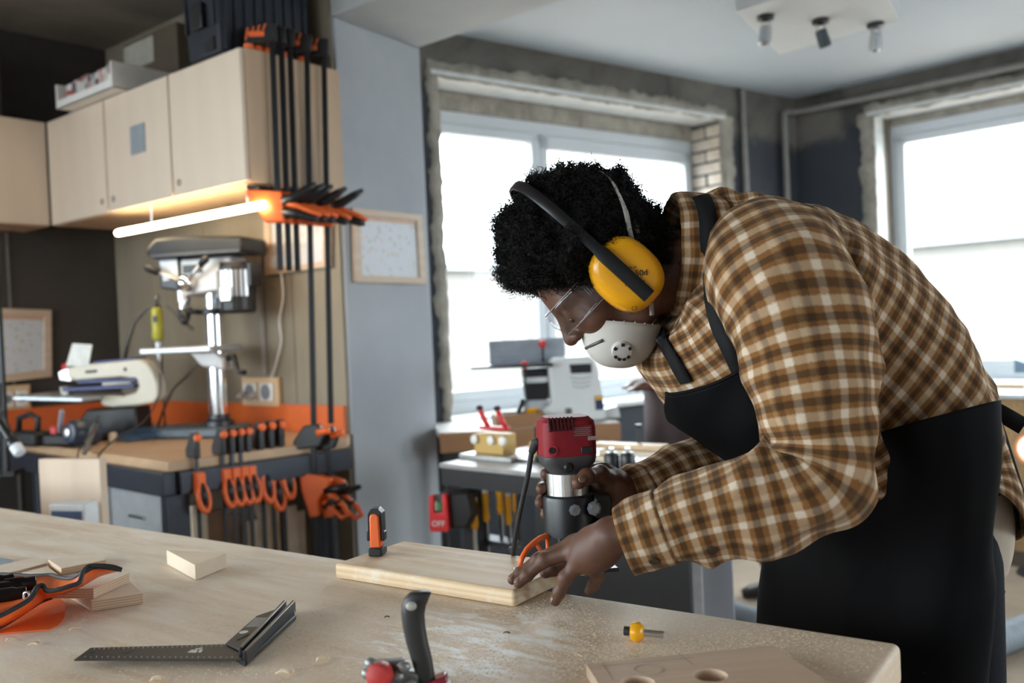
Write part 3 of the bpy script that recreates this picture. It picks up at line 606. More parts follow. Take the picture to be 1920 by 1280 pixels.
# framed charts
tm = NT('chart_print'); co = tm.co(); vo = tm.n('ShaderNodeTexVoronoi'); tm.k(co, vo.inputs[0]); vo.inputs['Scale'].default_value = 30; n2 = tm.noise(co, 60, 3)
spots = tm.ramp(vo.outputs[0], [(.22, (1, 1, 1)), (.36, (0, 0, 0))]); colr = tm.ramp(vo.outputs[1], [(.2, (.55, .50, .20)), (.4, (.30, .38, .45)), (.6, (.40, .48, .35)), (.8, (.62, .48, .45))])
tm.base(tm.mix(tm.math('MULTIPLY', spots, .75), tm.mix(tm.math('MULTIPLY', n2, .22), (.62, .64, .68), (.35, .37, .42)), colr)); tm.set(Roughness=.5); CHART = tm.m
FRAMEW = wood('frame_wood', (.66, .52, .40), (.55, .40, .28), 'X', 2)
def chart(label, q4, p0, n, fw_=.03, mat=CHART):
    c = [onpl(q[0], q[1], p0+n*.004, n) for q in q4]; o = sum(c)/4; ex = nrm((c[1]-c[0])+(c[2]-c[3])); T = frame(o, ex, None, np.array([0, 0, 1.0])); Ti = T.inverted(); l = [lc(k, Ti) for k in c]
    sgn = -1 if (T.to_3x3() @ Vector((0, 1, 0))).dot(Vector(n)) < 0 else 1
    t = thing('framed_chart', label, 'poster', T); m = M(); cc = Vector((0, 0, 0))
    for i in range(4):
        a, b = l[i], l[(i+1) % 4]; ai, bi = a.lerp(cc, fw_*2.4/(a.length*1.4)), b.lerp(cc, fw_*2.4/(b.length*1.4)); q = [a, b, bi, ai]; q = [Vector((p.x, 0, p.z)) for p in q]
        m.prism(q, (0, sgn*.018, 0))
    m.build('frame', FRAMEW, t, bevel=.002)
    ins = [Vector((p.x*.9, sgn*.004, p.z*.9)) for p in l]; M().prism(ins, (0, sgn*.004, 0)).build('print', mat, t)
    hd = M(); hd.prism([Vector((l[0].x*.78, sgn*.0085, l[0].z*.80)), Vector((l[1].x*.78, sgn*.0085, l[1].z*.80)), Vector((l[1].x*.78, sgn*.0085, l[1].z*.70)), Vector((l[0].x*.78, sgn*.0085, l[0].z*.70))], (0, sgn*.001, 0)); hd.build('heading_band', plain('salmon_band', (.60, .38, .27), .6), t)
    return t
chart('wood-framed chart of coloured pictures hung on the grey pillar', [(656.5, 389.5), (786.5, 404), (794, 532.5), (661, 529)], PR, nrm(np.array([th[1], -th[0], 0])) if np.dot([th[1], -th[0], 0], CAM-PR) > 0 else -nrm(np.array([th[1], -th[0], 0])))
chart('framed chart behind the tall clamps, lit by the tube', [(500, 392), (624, 384), (624, 500), (502, 516)], PL+pn*.013, pn, mat=CHART)
nD = -bearing(-50); nD = nD if nD @ (CAM-CC) > 0 else -nD
chart('framed chart low on the dark left wall', [(-45, 576), (94, 581), (95, 706), (-45, 722)], CC+nD*.004, nD)
# socket boards, white cable
def sockets(label, q4, p0, n, plugs):
    c = [onpl(q[0], q[1], p0+n*.003, n) for q in q4]; o = sum(c)/4; T = frame(o, nrm(c[1]-c[0])); sgn = -1 if (T.to_3x3() @ Vector((0, 1, 0))).dot(Vector(n)) < 0 else 1
    w = np.linalg.norm(c[1]-c[0]); h = np.linalg.norm(c[3]-c[0]); t = thing('socket_board', label, 'socket', T)
    M().box((0, sgn*.01, 0), (w, .02, h)).build('backboard', PINE, t, bevel=.002)
    for i in range(2):
        x = (-.5+i)*w*.44; f = M().box((x, sgn*.026, 0), (w*.36, .016, h*.62)).build('socket', WHITEP, t, bevel=.004)
        M().lathe((x, sgn*.034, 0), (0, sgn, 0), [(w*.13, 0), (w*.12, .002)], 14).build('insert', plain('socket_grey', (.20, .21, .24), .5), f)
        if plugs and i == 0:
            for dx in (-.1, .12): M().lathe((x+dx*w*1.2, sgn*.036, -.01), (0, sgn, -.3), [(.016, 0), (.017, .03), (.008, .045)], 12).build('plug', ALU, t)
    return t
sockets('wooden board with two power sockets and plugs above the orange strip', [(460, 706), (528, 708), (530, 762), (462, 758)], PL+pn*.013, pn, True)
sockets('wooden socket board low on the dark left wall', [(-10, 722), (54, 724), (56, 770), (-10, 772)], CC+nD*.004, nD, False)
def cable(label, qs, mat, r=.004, name='cable', n=8):
    pts = [P(*q) for q in qs]; pp_ = [Vector([float(c) for c in p]) for p in pts]; out = []
    for i in range(len(pp_)-1):
        p0_, p1_, p2_, p3_ = pp_[max(i-1, 0)], pp_[i], pp_[i+1], pp_[min(i+2, len(pp_)-1)]
        for k in range(6):
            t_ = k/6; out.append(.5*((2*p1_)+(p2_-p0_)*t_+(2*p0_-5*p1_+4*p2_-p3_)*t_*t_+(3*p1_-p0_-3*p2_+p3_)*t_**3))
    out.append(pp_[-1]); return tag(M().tube(out, r, n).build(name, mat, smooth=True), label, 'cable')
def onP(px, py, off=.02):
    w = onpl(px, py, PL+pn*(.013+off), pn); return (px, py, float((w-CAM) @ FW))
cable('white cable dangling from the lit chart down to the sockets', [onP(527, 512), onP(531, 555), onP(524, 600), onP(527, 640), onP(518, 680), onP(508, 712)], WHITEP, .0035)
a = onpl(486, 470, PL+pn*.02, pn); b = onpl(496, 700, PL+pn*.02, pn)
tag(M().bar(a, (a[0], a[1], b[2]), .02, .016).build('cable_trunking', plain('trunk', (.33, .31, .28), .6), bevel=.002), 'thin vertical cable trunking on the wall behind the drill press', 'trunking')
# ================================================================== on the back bench
dpo = P(412, 806, 3.90); dpo[2] = BZ+.0015
TDp = frame(dpo, bearing(-76)); S = 3.90/F
t = thing('drill_press', 'grey benchtop drill press with chrome column standing on the back bench', 'drill press', TDp)
m = M(); m.box((.085, 0, .022), (.36, .22, .044)); m.build('base', plain('bluegrey_cast', (.13, .16, .19), .45, .3), t, bevel=.012)
M().lathe((0, 0, .044), (0, 0, 1), [(.062, 0), (.060, .02), (.045, .03), (.043, .05)], 24).build('column_socket', DARKST, t)
M().cyl((0, 0, .09), (0, 0, .70), .036, n=28).build('column', CHROME, t, smooth=True, auto=50)
M().bar((.036, 0, .1), (.036, 0, .48), .012, .016).build('rack', DARKST, t)
hd = M(); hd.prism([(-.11, -.065, .62), (.10, -.065, .60), (.115, -.065, .68), (.115, -.065, .76), (-.13, -.065, .76), (-.13, -.065, .66)], (0, .13, 0)); hd.build('head', plain('hammer_grey', (.50, .50, .50), .4, .2), t, bevel=.01)
M().prism([(.115, -.075, .625), (.205, -.075, .64), (.215, -.075, .775), (.115, -.075, .775)], (0, .15, 0)).build('front_panel', DARKST, t, bevel=.008)
M().box((.214, -.0, .70), (.006, .09, .05)).build('switch_plate', plain('blue_plate', (.30, .36, .42), .4), t)
m = M(); cov = [(-.21, .77), (-.21, .835), (.10, .855), (.20, .85), (.245, .81), (.245, .785), (.225, .765)]
m.prism([(x, -.105, z) for x, z in cov], (0, .21, 0)); m.build('belt_cover', plain('charcoal_cover', (.016, .018, .022), .5, spec=.3), t, bevel=.014)
M().prism([(-.2, -.108, .768), (-.2, -.108, .782), (.225, -.108, .782), (.225, -.108, .768)], (0, .216, 0)).build('cover_rim', DARKST, t, bevel=.003)
M().box((.05, .068, .715), (.09, .004, .035)).build('display', BLACKP, t)
M().prism([(.115, .076, .755), (.20, .076, .755), (.185, .076, .67), (.115, .076, .68)], (0, .003, 0)).build('name_plate', plain('silver_label', (.72, .74, .76), .3), t)
m = M(); m.lathe((.145, 0, .63), (0, 0, -1), [(.03, 0), (.028, .05), (.022, .055), (.022, .08)], 20); m.build('quill', STEEL, t)
M().lathe((.145, 0, .555), (0, 0, -1), [(.020, 0), (.026, .01), (.026, .045), (.017, .06), (.010, .075)], 20).build('chuck', DARKST, t)
hub = M().lathe((.075, .066, .655), (0, 1, 0), [(.036, 0), (.036, .03), (.026, .045), (.012, .055)], 22).build('feed_hub', CHROME, t, smooth=True, auto=40)
for a in (95, 215, 335):
    d = np.array([math.cos(math.radians(a)), .25, -math.sin(math.radians(a))]); c = np.array([.075, .09, .655]); L = .13
    ln = M().tube([c, c+d*L], .008, 10).build('feed_lever', STEEL, hub, smooth=True); M().tube([c+d*L*.92, c+d*(L+.03), c+d*(L+.045)], [.014, .016, .008], 10).build('lever_knob', BLACKP, hub, smooth=True)
M().lathe((-.115, 0, .735), (0, 0, -1), [(.075, 0), (.078, .02), (.078, .20), (.07, .215)], 24).build('motor', plain('motor_black', (.02, .02, .022), .4), t)
for i in range(9):
    a = math.radians(35+i*14); M().box((-.115+.08*math.cos(a), .08*math.sin(a), .645), (.012, .012, .11), Matrix.Rotation(a, 3, 'Z')).build('motor_fin', ALU, t)
M().box((-.115, .086, .60), (.05, .02, .06)).build('junction_box', ALU, t, bevel=.004); M().box((-.20, .0, .68), (.02, .09, .10)).build('capacitor_box', BLACKP, t, bevel=.004)
M().lathe((0, 0, .52), (0, 0, 1), [(.06, 0), (.06, .022), (.045, .026)], 20).build('collar', BLACKP, t); M().tube([(.04, .03, .532), (.075, .05, .535), (.085, .055, .545)], [.010, .012, .02], 10).build('stop_knob', BLACKP, t, smooth=True)
M().box((.115, 0, .375), (.34, .26, .026)).build('work_table', plain('pale_cast', (.55, .57, .60), .35, .5), t, bevel=.006)
m = M(); m.prism([(.10, -.03, .362), (-.02, -.04, .362), (-.055, -.045, .33), (-.055, -.045, .28), (.05, -.04, .30)], (0, .08, 0)); m.build('table_bracket', plain('hammer_grey', (.5, .5, .5), .4), t, bevel=.008)
m = M(); m.tube([(-.055, 0, .33), (-.085, 0, .335), (-.10, .01, .30), (-.115, .02, .27), (-.15, .02, .268)], [.014, .014, .011, .010, .011], 10); m.build('crank', BLACKP, t, smooth=True)

# scroll saw
so = P(215, 826, 3.98); so[2] = BZ+.0015
TS = frame(so, bearing(-80)); k = 3.98/F
def sp_(px, py): return ((232-px)*k*1.02, (829-py)*k)       # photo outline -> saw's own side elevation, metres
t = thing('scroll_saw', 'cream scroll saw with blue stripes and a steel table on the back bench', 'saw', TS)
def side(pts, y0, y1, name, mat, par, bev=.004):
    q = [(sp_(*p)[0], y0, sp_(*p)[1]) for p in pts]; return M().prism(q, (0, y1-y0, 0)).build(name, mat, par, bevel=bev)
out = [(152, 694), (178, 689), (240, 686), (296, 683), (312, 690), (324, 706), (332, 728), (333, 752), (322, 764), (290, 768), (240, 770), (218, 766), (216, 752), (228, 748), (262, 750), (288, 744), (296, 732), (290, 720), (262, 714), (210, 716), (168, 718), (152, 712)]
side(out, -.035, .035, 'arm_casting', CREAM, t, .008)
side([(172, 717), (290, 716), (296, 724), (172, 724)], .02, .040, 'stripe', BLUEP, t); side([(140, 730), (288, 728), (286, 736), (140, 738)], .01, .038, 'stripe', BLUEP, t)
side([(222, 722), (280, 720), (280, 727), (222, 729)], -.02, .036, 'lower_arm', CREAM, t)
side([(190, 700), (214, 699), (214, 704), (190, 705)], .03, .040, 'slot', BLACKP, t); side([(267, 697), (273, 697), (273, 704), (267, 704)], .03, .039, 'slot', BLACKP, t)
side([(132, 700), (156, 692), (160, 720), (134, 716)], -.03, .03, 'blade_head', ALU, t); M().ell((sp_(140, 692)[0], 0, sp_(140, 692)[1]), .018).build('tension_knob', REDL, t, smooth=True)
side([(150, 690), (166, 648), (206, 652), (196, 692)], .03, .034, 'guard', plain('guard_plastic', (.70, .70, .66), .3), t, .001)
side([(130, 728), (150, 728), (148, 744), (132, 744)], -.02, .02, 'blade_clamp', plain('brass_grey', (.35, .33, .28), .4, .6), t)
M().box((sp_(152, 748)[0]+.0, .02, sp_(152, 747)[1]), (.33, .30, .018), Matrix.Rotation(math.radians(-3), 3, 'Y')).build('saw_table', plain('bright_cast', (.50, .54, .58), .35, .6), t, bevel=.004)
side([(196, 772), (292, 770), (296, 826), (150, 828), (150, 800), (180, 790)], -.06, .06, 'base', BLACKP, t, .008)
side([(150, 826), (300, 824), (300, 812), (150, 814)], -.1, .1, 'foot_plate', DARKST, t, .004)
side([(204, 683), (292, 679), (290, 688), (204, 690)], -.05, .03, 'blue_box', BLUEP, t)
# small motor tool with blue end bell in front of the saw
o = P(158, 812, 3.72); o[2] = BZ+.0015
t = thing('trim_saw', 'black power tool with blue motor lying at the bench left end', 'power tool', frame(o, bearing(-70)))
M().lathe((0, .0, .055), (.15, 1, .1), [(.03, -.06), (.05, -.05), (.054, 0), (.052, .05), (.04, .07), (.016, .075)], 22).build('motor', plain('dark_blue_motor', (.03, .045, .08), .35), t, smooth=True, auto=40)
M().lathe((0.0115, .075, .0625), (.15, 1, .1), [(.017, 0), (.017, .006), (.006, .008)], 14).build('motor_cap', ALU, t)
M().box((.16, .02, .03), (.32, .09, .05)).build('body', BLACKP, t, bevel=.012); M().box((.12, .03, .066), (.035, .03, .04)).build('switch', REDL, t, bevel=.004); M().bar((.10, .03, .06), (.06, .05, .15), .014, .02).build('lever', plain('grey_lever', (.35, .36, .42), .4), t)
M().tube([(-.05, 0, .05), (-.12, .06, .09), (-.15, .10, .085), (-.17, .14, .05), (-.19, .18, .012), (-.24, .24, .008)], .011, 10).build('hose', plain('grey_hose', (.16, .155, .14), .6), t, smooth=True)
# blue brush / cloth heap
o = onz(248, 826, BZ+.002)
t = thing('bench_brush', 'blue-bristled bench brush lying in front of the scroll saw', 'brush', frame(o, bearing(75)))
M().box((-.075, 0, .02), (.03, .05, .04)).build('ferrule', PALE, t, bevel=.006)
m = M()
for i in range(120):
    a = random.uniform(-.055, .12); y = random.uniform(-.03, .03); z = random.uniform(.006, .045); m.bar((a, y, z), (a+.04, y+random.uniform(-.02, .02), max(.004, z+random.uniform(-.02, .012))), .003, .003)
m.build('bristles', plain('blue_bristle', (.035, .085, .16), .6, 0, .3), t, kind='stuff')
# rotary tool hanging from its stand
o = P(305, 808, 4.13); o[2] = BZ+.0015; kz = 4.13/F
t = thing('rotary_tool', 'yellow rotary tool hanging on a rod stand behind the drill press table', 'power tool', at(o))
zz = lambda py: (808-py)*kz-.002
M().lathe((0, 0, 0), (0, 0, 1), [(.05, 0), (.05, .012), (.012, .02), (.006, .03)], 20).build('stand_base', DARKST, t); M().tube([(0, .03, .01), (0, .03, zz(556)), (0, .015, zz(548)), (0, 0, zz(556))], .0045, 8).build('stand_rod', STEEL, t, smooth=True)
M().lathe((0, 0, zz(572)), (0, 0, -1), [(.014, 0), (.024, .006), (.026, .05), (.024, .10), (.027, .135), (.018, .15)], 18).build('body', plain('lime_yellow', (.55, .52, .06), .4), t, smooth=True, auto=40)
M().lathe((0, 0, zz(637)), (0, 0, -1), [(.017, 0), (.015, .03), (.009, .04), (.008, .09), (.003, .10)], 14).build('collet', STEEL, t); M().tube([(0, 0, zz(556)), (0, 0, zz(573))], .006, 8).build('hook', DARKST, t)
M().box((.0, -.026, zz(594)), (.018, .006, .03)).build('switch', DARKST, t)
def loc_(px, py, d): return P(px, py, d+.11)-o
m = M(); m.tube([loc_(*q) for q in ((300, 574, 4.02), (275, 578, 4.03), (252, 603, 4.05), (240, 640, 4.06), (234, 672, 4.08))], .009, 8); m.build('flex_shaft', plain('shaft_grey', (.13, .12, .11), .5), t, smooth=True)
m = M(); m.tube([loc_(*q) for q in ((312, 573, 4.02), (326, 585, 4.0), (345, 603, 4.0), (362, 618, 4.0))], .008, 8); m.build('flex_shaft', MATS['shaft_grey'], t, smooth=True)
cable('dark cable looping below the drill press table to the bench', [(386, 655, 4.12), (372, 680, 4.12), (350, 705, 4.12), (325, 730, 4.14), (306, 770, 4.16), (296, 800, 4.18)], plain('shaft_grey', (.13, .12, .11), .5), .006)
cable('black cable hanging over the bench front edge beside the leaning board', [(300, 700, 3.9), (298, 740, 3.7), (270, 790, 3.5), (210, 828, 3.3), (183, 858, 3.22), (176, 890, 3.2)], BLACKM, .003)
cable('thin black cable crossing the bench edge by the blue motor', [(185, 780, 3.6), (176, 805, 3.5), (160, 825, 3.42), (148, 845, 3.38), (142, 875, 3.36)], BLACKM, .003)
o = onz(18, 836, BZ+.002)
for (px, py, lab, c, L) in ((20, 800, 'black drill driver lying at the far left of the bench', BLACKP, .16), (75, 800, 'long black tool case on the bench beside the socket board', plain('soft_black', (.016, .016, .017), .6), .22)):
    o = onz(px, py+34, BZ+.002); t = thing('hand_tool', lab, 'tool', frame(o, bearing(-60)))
    M().box((0, .05, .035), (L, .09, .06)).build('body', c, t, bevel=.015); M().tube([(-L*.3, .05, .06), (-L*.35, .05, .12), (-L*.1, .05, .135), (L*.25, .05, .12), (L*.3, .05, .06)], .012, 8).build('handle', ORANGE if px < 40 else c, t, smooth=True)
o = onz(18, 850, BZ+.002)
t = thing('work_light', 'small white-tipped torch at the left end of the bench', 'torch', at(P(20, 822, 3.3)))
M().lathe((0, 0, 0), (.5, -.3, -.55), [(.016, -.09), (.016, .0), (.024, .02), (.024, .04)], 16).build('barrel', BLACKP, t); M().lathe((0, 0, 0), (.5, -.3, -.55), [(.022, .04), (.021, .075), (.012, .08)], 16).build('tip', plain('frosted_tip', (.75, .78, .86), .3), t)
M().tube([(0, 0, 0.03), (-.05, .03, .12), (-.06, .06, .2), (-.12, .14, -(.8-.65))], .004, 6).build('cord', BLACKM, t, smooth=True)
t = thing('lamp_post', 'dark upright bar at the far left edge in front of the chart', 'post', at(P(4, 740, 3.5)))
M().box((0, 0, .18), (.022, .022, .95)).build('bar', BARM, t); M().box((0, 0, -.3), (.10, .08, .02)).build('foot', BARM, t)
# ================================================================== the big worktable in front
TZ = .90
tb = nrm(onz(1690, 1205, TZ)-onz(0, 950, TZ)); TBR = onz(1690, 1205, TZ); tn_ = np.array([tb[1], -tb[0], 0]); tn_ = tn_ if tn_ @ (CAM-TBR) > 0 else -tn_
TT = frame(np.array([TBR[0], TBR[1], 0]), -tb, None); TTi = TT.inverted(); sy = 1 if (TT.to_3x3() @ Vector((0, 1, 0))).dot(Vector(tn_)) > 0 else -1
def tl(px, py, z=TZ): return lc(onz(px, py, z), TTi)
wt = thing('worktable', 'large worn beech worktable in the foreground covered in sawdust', 'table', TT)
tm = NT('worn_tabletop'); co = tm.co(scale=(1.5, 13, 13)); n1 = tm.noise(co, 1.6, 7, .6, 1.0); co2 = tm.co(); n2 = tm.noise(co2, 3.2, 6, .62, .5); n3 = tm.noise(co2, 130, 3, .7); n4 = tm.noise(tm.co(scale=(6, 60, 60)), 3, 4, .6)
bt_ = tm.n('ShaderNodeTexBrick'); tm.k(tm.co(), bt_.inputs[0]); bt_.inputs['Scale'].default_value = 1; bt_.inputs['Brick Width'].default_value = .42; bt_.inputs['Row Height'].default_value = .048; bt_.inputs['Mortar Size'].default_value = .0; bt_.inputs['Color1'].default_value = (.70, .51, .34, 1); bt_.inputs['Color2'].default_value = (.52, .35, .215, 1)
c = tm.mix(tm.math('MULTIPLY', n1, .6), bt_.outputs[0], (.60, .43, .285)); c = tm.mix(tm.math('MULTIPLY', n4, .22), c, (.42, .27, .16))
c = tm.mix(tm.ramp(n2, [(.36, (.1, .1, .1)), (.62, (.8, .8, .8))]), c, (.70, .56, .43))
sx_ = tm.n('ShaderNodeSeparateXYZ'); tm.k(tm.n('ShaderNodeTexCoord').outputs['Object'], sx_.inputs[0]); lf = tm.math('MULTIPLY', tm.math('SUBTRACT', sx_.outputs[0], .42), 1.5, clamp=True)
c = tm.mix(tm.math('MULTIPLY', lf, tm.ramp(tm.noise(tm.co(scale=(1.4, 7, 1)), 3.2, 6, .65, .6), [(.32, (.05,)*3), (.62, (.92,)*3)])), c, (.86, .79, .705))  # paler to the left: dust, plus the stronger light there put into the colour
g2 = tm.noise(co2, 1.9, 5, .6, 1.5); c = tm.mix(tm.ramp(g2, [(.66, (0, 0, 0)), (.72, (.30, .30, .30))]), c, (.33, .33, .29))
c = tm.mix(tm.ramp(n3, [(.45, (0, 0, 0)), (.72, (.7, .7, .7))]), c, (.80, .66, .47))
dc = tl(890, 1200); gd = tm.n('ShaderNodeVectorMath', operation='DISTANCE'); sc_ = tm.n('ShaderNodeVectorMath', operation='MULTIPLY'); tm.k(tm.n('ShaderNodeTexCoord').outputs['Object'], sc_.inputs[0]); sc_.inputs[1].default_value = (1, 1, 0)
gd.inputs[1].default_value = (dc.x, dc.y, 0); tm.k(sc_.outputs[0], gd.inputs[0])
fm = tm.math('SUBTRACT', 1.0, tm.math('DIVIDE', gd.outputs['Value'], .19), clamp=True); sm = tm.noise(tm.co(scale=(1, 3.2, 1)), 16, 6, .7, .6); wm = tm.math('MULTIPLY', tm.math('MULTIPLY', fm, 2.2, clamp=True), tm.ramp(sm, [(.47, (0, 0, 0)), (.60, (1, 1, 1))]))
c = tm.mix(tm.math('MULTIPLY', wm, .92), c, (.90, .89, .87)); tm.base(c); tm.set(Roughness=tm.math('ADD', .40, tm.math('MULTIPLY', n2, .35))); tm.b.inputs['Specular IOR Level'].default_value = .6; tm.bump(n3, .25, .0012); TABLEM = tm.m
LT, WT_ = 2.95, 1.12
M().box((LT/2, sy*WT_/2, TZ-.025), (LT, WT_, .05)).build('table_top', TABLEM, wt, bevel=.009, seg=4)
m = M(); m.box((LT/2, sy*.10, TZ-.1), (LT-.3, .04, .1)); m.box((LT/2, sy*(WT_-.1), TZ-.1), (LT-.3, .04, .1)); m.box((.14, sy*WT_/2, TZ-.1), (.04, WT_-.24, .1)); m.box((LT-.14, sy*WT_/2, TZ-.1), (.04, WT_-.24, .1)); m.build('apron_rail', BEECH, wt, kind='stuff')
for x in (.14, LT-.14):
    for y in (.11, WT_-.11): M().box((x, sy*y, (TZ-.05)/2), (.09, .09, TZ-.05)).build('leg', BEECH, wt, bevel=.004)

# the board being routed
bA, bB, bC = onz(628, 1085, TZ), onz(965, 1141, TZ), onz(1040, 1103, TZ)
bx = nrm(bB-bA); TBd = frame(bA+np.array([0, 0, .0012]), bx); L = np.linalg.norm(bB-bA); BT = .025
tm = NT('pine_board'); co = tm.co(scale=(1.3, 10, 10)); n1 = tm.noise(co, 2, 6, .55, 1.6); w = tm.n('ShaderNodeTexWave', wave_type='RINGS', rings_direction='X'); mp = tm.co(scale=(.8, 9, 26)); tm.k(mp, w.inputs[0]); w.inputs['Scale'].default_value = 1.3; w.inputs['Distortion'].default_value = 5; w.inputs['Detail'].default_value = 3; w.inputs['Detail Scale'].default_value = 1.2
c = tm.mix(n1, (.80, .66, .48), (.70, .52, .33)); c = tm.mix(tm.math('MULTIPLY', w.outputs[1], .55), c, (.60, .37, .18)); c = tm.mix(tm.ramp(tm.noise(tm.co(scale=(2, 6, 2)), 9, 5, .7), [(.5, (0, 0, 0)), (.7, (.7, .7, .7))]), c, (.80, .72, .60)); tm.base(c); tm.set(Roughness=.6); tm.b.inputs['Specular IOR Level'].default_value = .3; tm.bump(tm.noise(co, 30, 3), .1, .001); BOARDM = tm.m
o = M().box((L/2, .0865, BT/2), (L, .173, BT)).build('pine_board', BOARDM, bevel=.0055, seg=4); o.matrix_world = TBd; tag(o, 'pine board with rounded edges clamped on the table under the router', 'board')
BTOP = TZ+.0012+BT
# orange clamp holding the board's left end
pc = onz(704, 1044, BTOP); t = thing('quick_clamp', 'orange quick clamp standing on the left end of the pine board', 'clamp', frame(pc+np.array([0, 0, .0008]), nrm([1, -.15, 0])))
M().box((0, .014, .007), (.0245, .034, .014)).build('jaw_pad', BLACKM, t, bevel=.003)
M().prism([(-.0095, .0, .014), (.0095, .0, .014), (.0085, .0, .068), (.004, .0, .072), (-.004, .0, .072), (-.0085, .0, .068)], (0, .022, 0)).build('body', ORANGE, t, bevel=.003, seg=3)
M().prism([(-.0125, .004, .03), (-.0105, .004, .03), (-.0095, .004, .069), (.0095, .004, .069), (.0105, .004, .03), (.0125, .004, .03), (.0125, .004, .073), (.006, .004, .080), (-.006, .004, .080), (-.0125, .004, .073)], (0, .022, 0)).build('hood', BLACKP, t, bevel=.0015)
for s_ in (-1, 1): M().box((s_*.0128, .012, .033), (.0055, .016, .016)).build('side_tab', BLACKP, t, bevel=.0015)
# second clamp under the router: curved orange handle and bolt
o = P(1000, 1062, 1.37); t = thing('spring_clamp', 'orange curved clamp handle with silver bolt between hand and router', 'clamp', at(o))
arc = [P(*q)-o for q in ((974, 1062, 1.345), (979, 1045, 1.35), (988, 1030, 1.36), (1000, 1018, 1.37), (1014, 1008, 1.38), (1030, 1003, 1.39), (1046, 1002, 1.40))]
M().tube(arc, [.0035, .0042, .0045, .0045, .0045, .0045, .004], 10).build('handle_arc', ORANGE, t, smooth=True)
for a, b in (((1003, 1016, 1.372), (1020, 1040, 1.375)), ((1026, 1006, 1.388), (1028, 1040, 1.38))): M().tube([P(*a)-o, P(*b)-o], .003, 8).build('spoke', ORANGE, t, smooth=True)
b_ = onz(973, 1079, BTOP+.001); M().cyl(b_-o, b_-o+np.array([0, 0, .012]), .008, n=18).build('bolt', CHROME, t, bevel=.001); M().tube([P(1018, 1042, 1.375)-o, P(1034, 1030, 1.385)-o], .006, 8).build('white_link', WHITEP, t)

# trim router standing at the board's end
R0 = onz(1074, 1078, BTOP); R0 = P(1070, 1040, 1.405); R0[2] = BTOP+.001
t = thing('trim_router', 'red and black trim router held upright in the right hand', 'router', frame(R0, nrm([1, .18, 0])))
kz = 1.405/F
def rz(py): return (1076-py)*kz
def rect_ring(w, d, z, r, n=5):
    out = []
    for cx, cy, a0 in ((w/2-r, d/2-r, 0), (-w/2+r, d/2-r, 90), (-w/2+r, -d/2+r, 180), (w/2-r, -d/2+r, 270)):
        for i in range(n+1):
            a = math.radians(a0+90*i/n); out.append(Vector((cx+r*math.cos(a), cy+r*math.sin(a), z)))
    return out
def skin(rings, name, mat, par, cap=True, **kw):
    m = M(); m.grid(rings, wrap=True); n = len(rings[0])
    if cap: m.f += [tuple(range(n-1, -1, -1)), tuple((len(rings)-1)*n+i for i in range(n))]
    return m.build(name, mat, par, **kw)
tmr = NT('router_red'); co = tmr.co(); tmr.base(tmr.ramp(tmr.noise(co, 60, 3), [(.3, (.20, .008, .014)), (.7, (.24, .010, .017))])); tmr.set(Roughness=.6); tmr.b.inputs['Specular IOR Level'].default_value = .3; RRED = tmr.m
cap_ = skin([rect_ring(.074, .070, rz(868), .016), rect_ring(.084, .078, rz(860), .018), rect_ring(.084, .078, rz(812), .018), rect_ring(.080, .075, rz(798), .018), rect_ring(.066, .062, rz(790), .018)], 'motor_cap', RRED, t, smooth=True, auto=30)
for i in range(7):
    x = -.033+.0058*i; M().box((x, -.0355+.0005*i*0, rz(801)), (.0026, .010, .020), Matrix.Rotation(math.radians(-18), 3, 'X')).build('vent_slot', plain('slot_dark', (.05, .004, .006), .6), cap_)
M().box((.017, -.0392, rz(816)), (.030, .0006, .019)).build('print_panel', plain('dark_red_panel', (.14, .008, .012), .5), cap_)
for i in range(5): M().box((.017, -.0397, rz(809+3.4*i)), (.026-.004*(i % 2), .0005, .0009)).build('print_line', plain('print_grey', (.30, .20, .20), .5), cap_)
M().box((.032, -.0397, rz(829)), (.014, .0006, .006)).build('print_block', plain('print_grey', (.30, .20, .20), .5), cap_)
M().box((.023, -.0392, rz(850)), (.018, .003, .010)).build('switch', BLACKP, cap_, bevel=.001)
M().lathe((-.030, -.0388, rz(847)), (0, -1, 0), [(.0078, 0), (.0078, .0015), (.0055, .0016), (.005, .0005)], 18).build('brush_cap', plain('bright_red_ring', (.5, .03, .04), .35), cap_); M().lathe((-.030, -.0395, rz(847)), (0, -1, 0), [(.0045, 0), (.0045, .0018)], 14).build('brush_screw', BLACKP, cap_)
GCOL = plain('router_grey', (.055, .055, .06), .4)
skin([rect_ring(.052, .052, rz(900), .024), rect_ring(.058, .056, rz(893), .022), rect_ring(.080, .074, rz(876), .020), rect_ring(.083, .077, rz(866), .018), rect_ring(.083, .077, rz(861), .018)], 'collar', GCOL, t, smooth=True, auto=30)
M().lathe((-.006, -.034, rz(880)), (0, -1, -.1), [(.008, -.004), (.008, .004), (.005, .006)], 14).build('collar_boss', BLACKP, t)
tms = NT('turned_steel'); co = tms.co(scale=(300, 300, 2)); tms.base((.72, .71, .70)); tms.set(Metallic=1.0, Roughness=tms.ramp(tms.noise(co, 3, 2), [(.3, (.22,)*3), (.7, (.36,)*3)])); TURN = tms.m
M().lathe((0, 0, 0), (0, 0, 1), [(.0325, rz(960)), (.0325, rz(895))], 48).build('motor_body', TURN, t, smooth=True, auto=40)
M().lathe((0, 0, 0), (0, 0, 1), [(.0395, rz(1010)), (.0400, rz(945)), (.0385, rz(938)), (.034, rz(935))], 40).build('base_sleeve', BLACKP, t, smooth=True, auto=40)
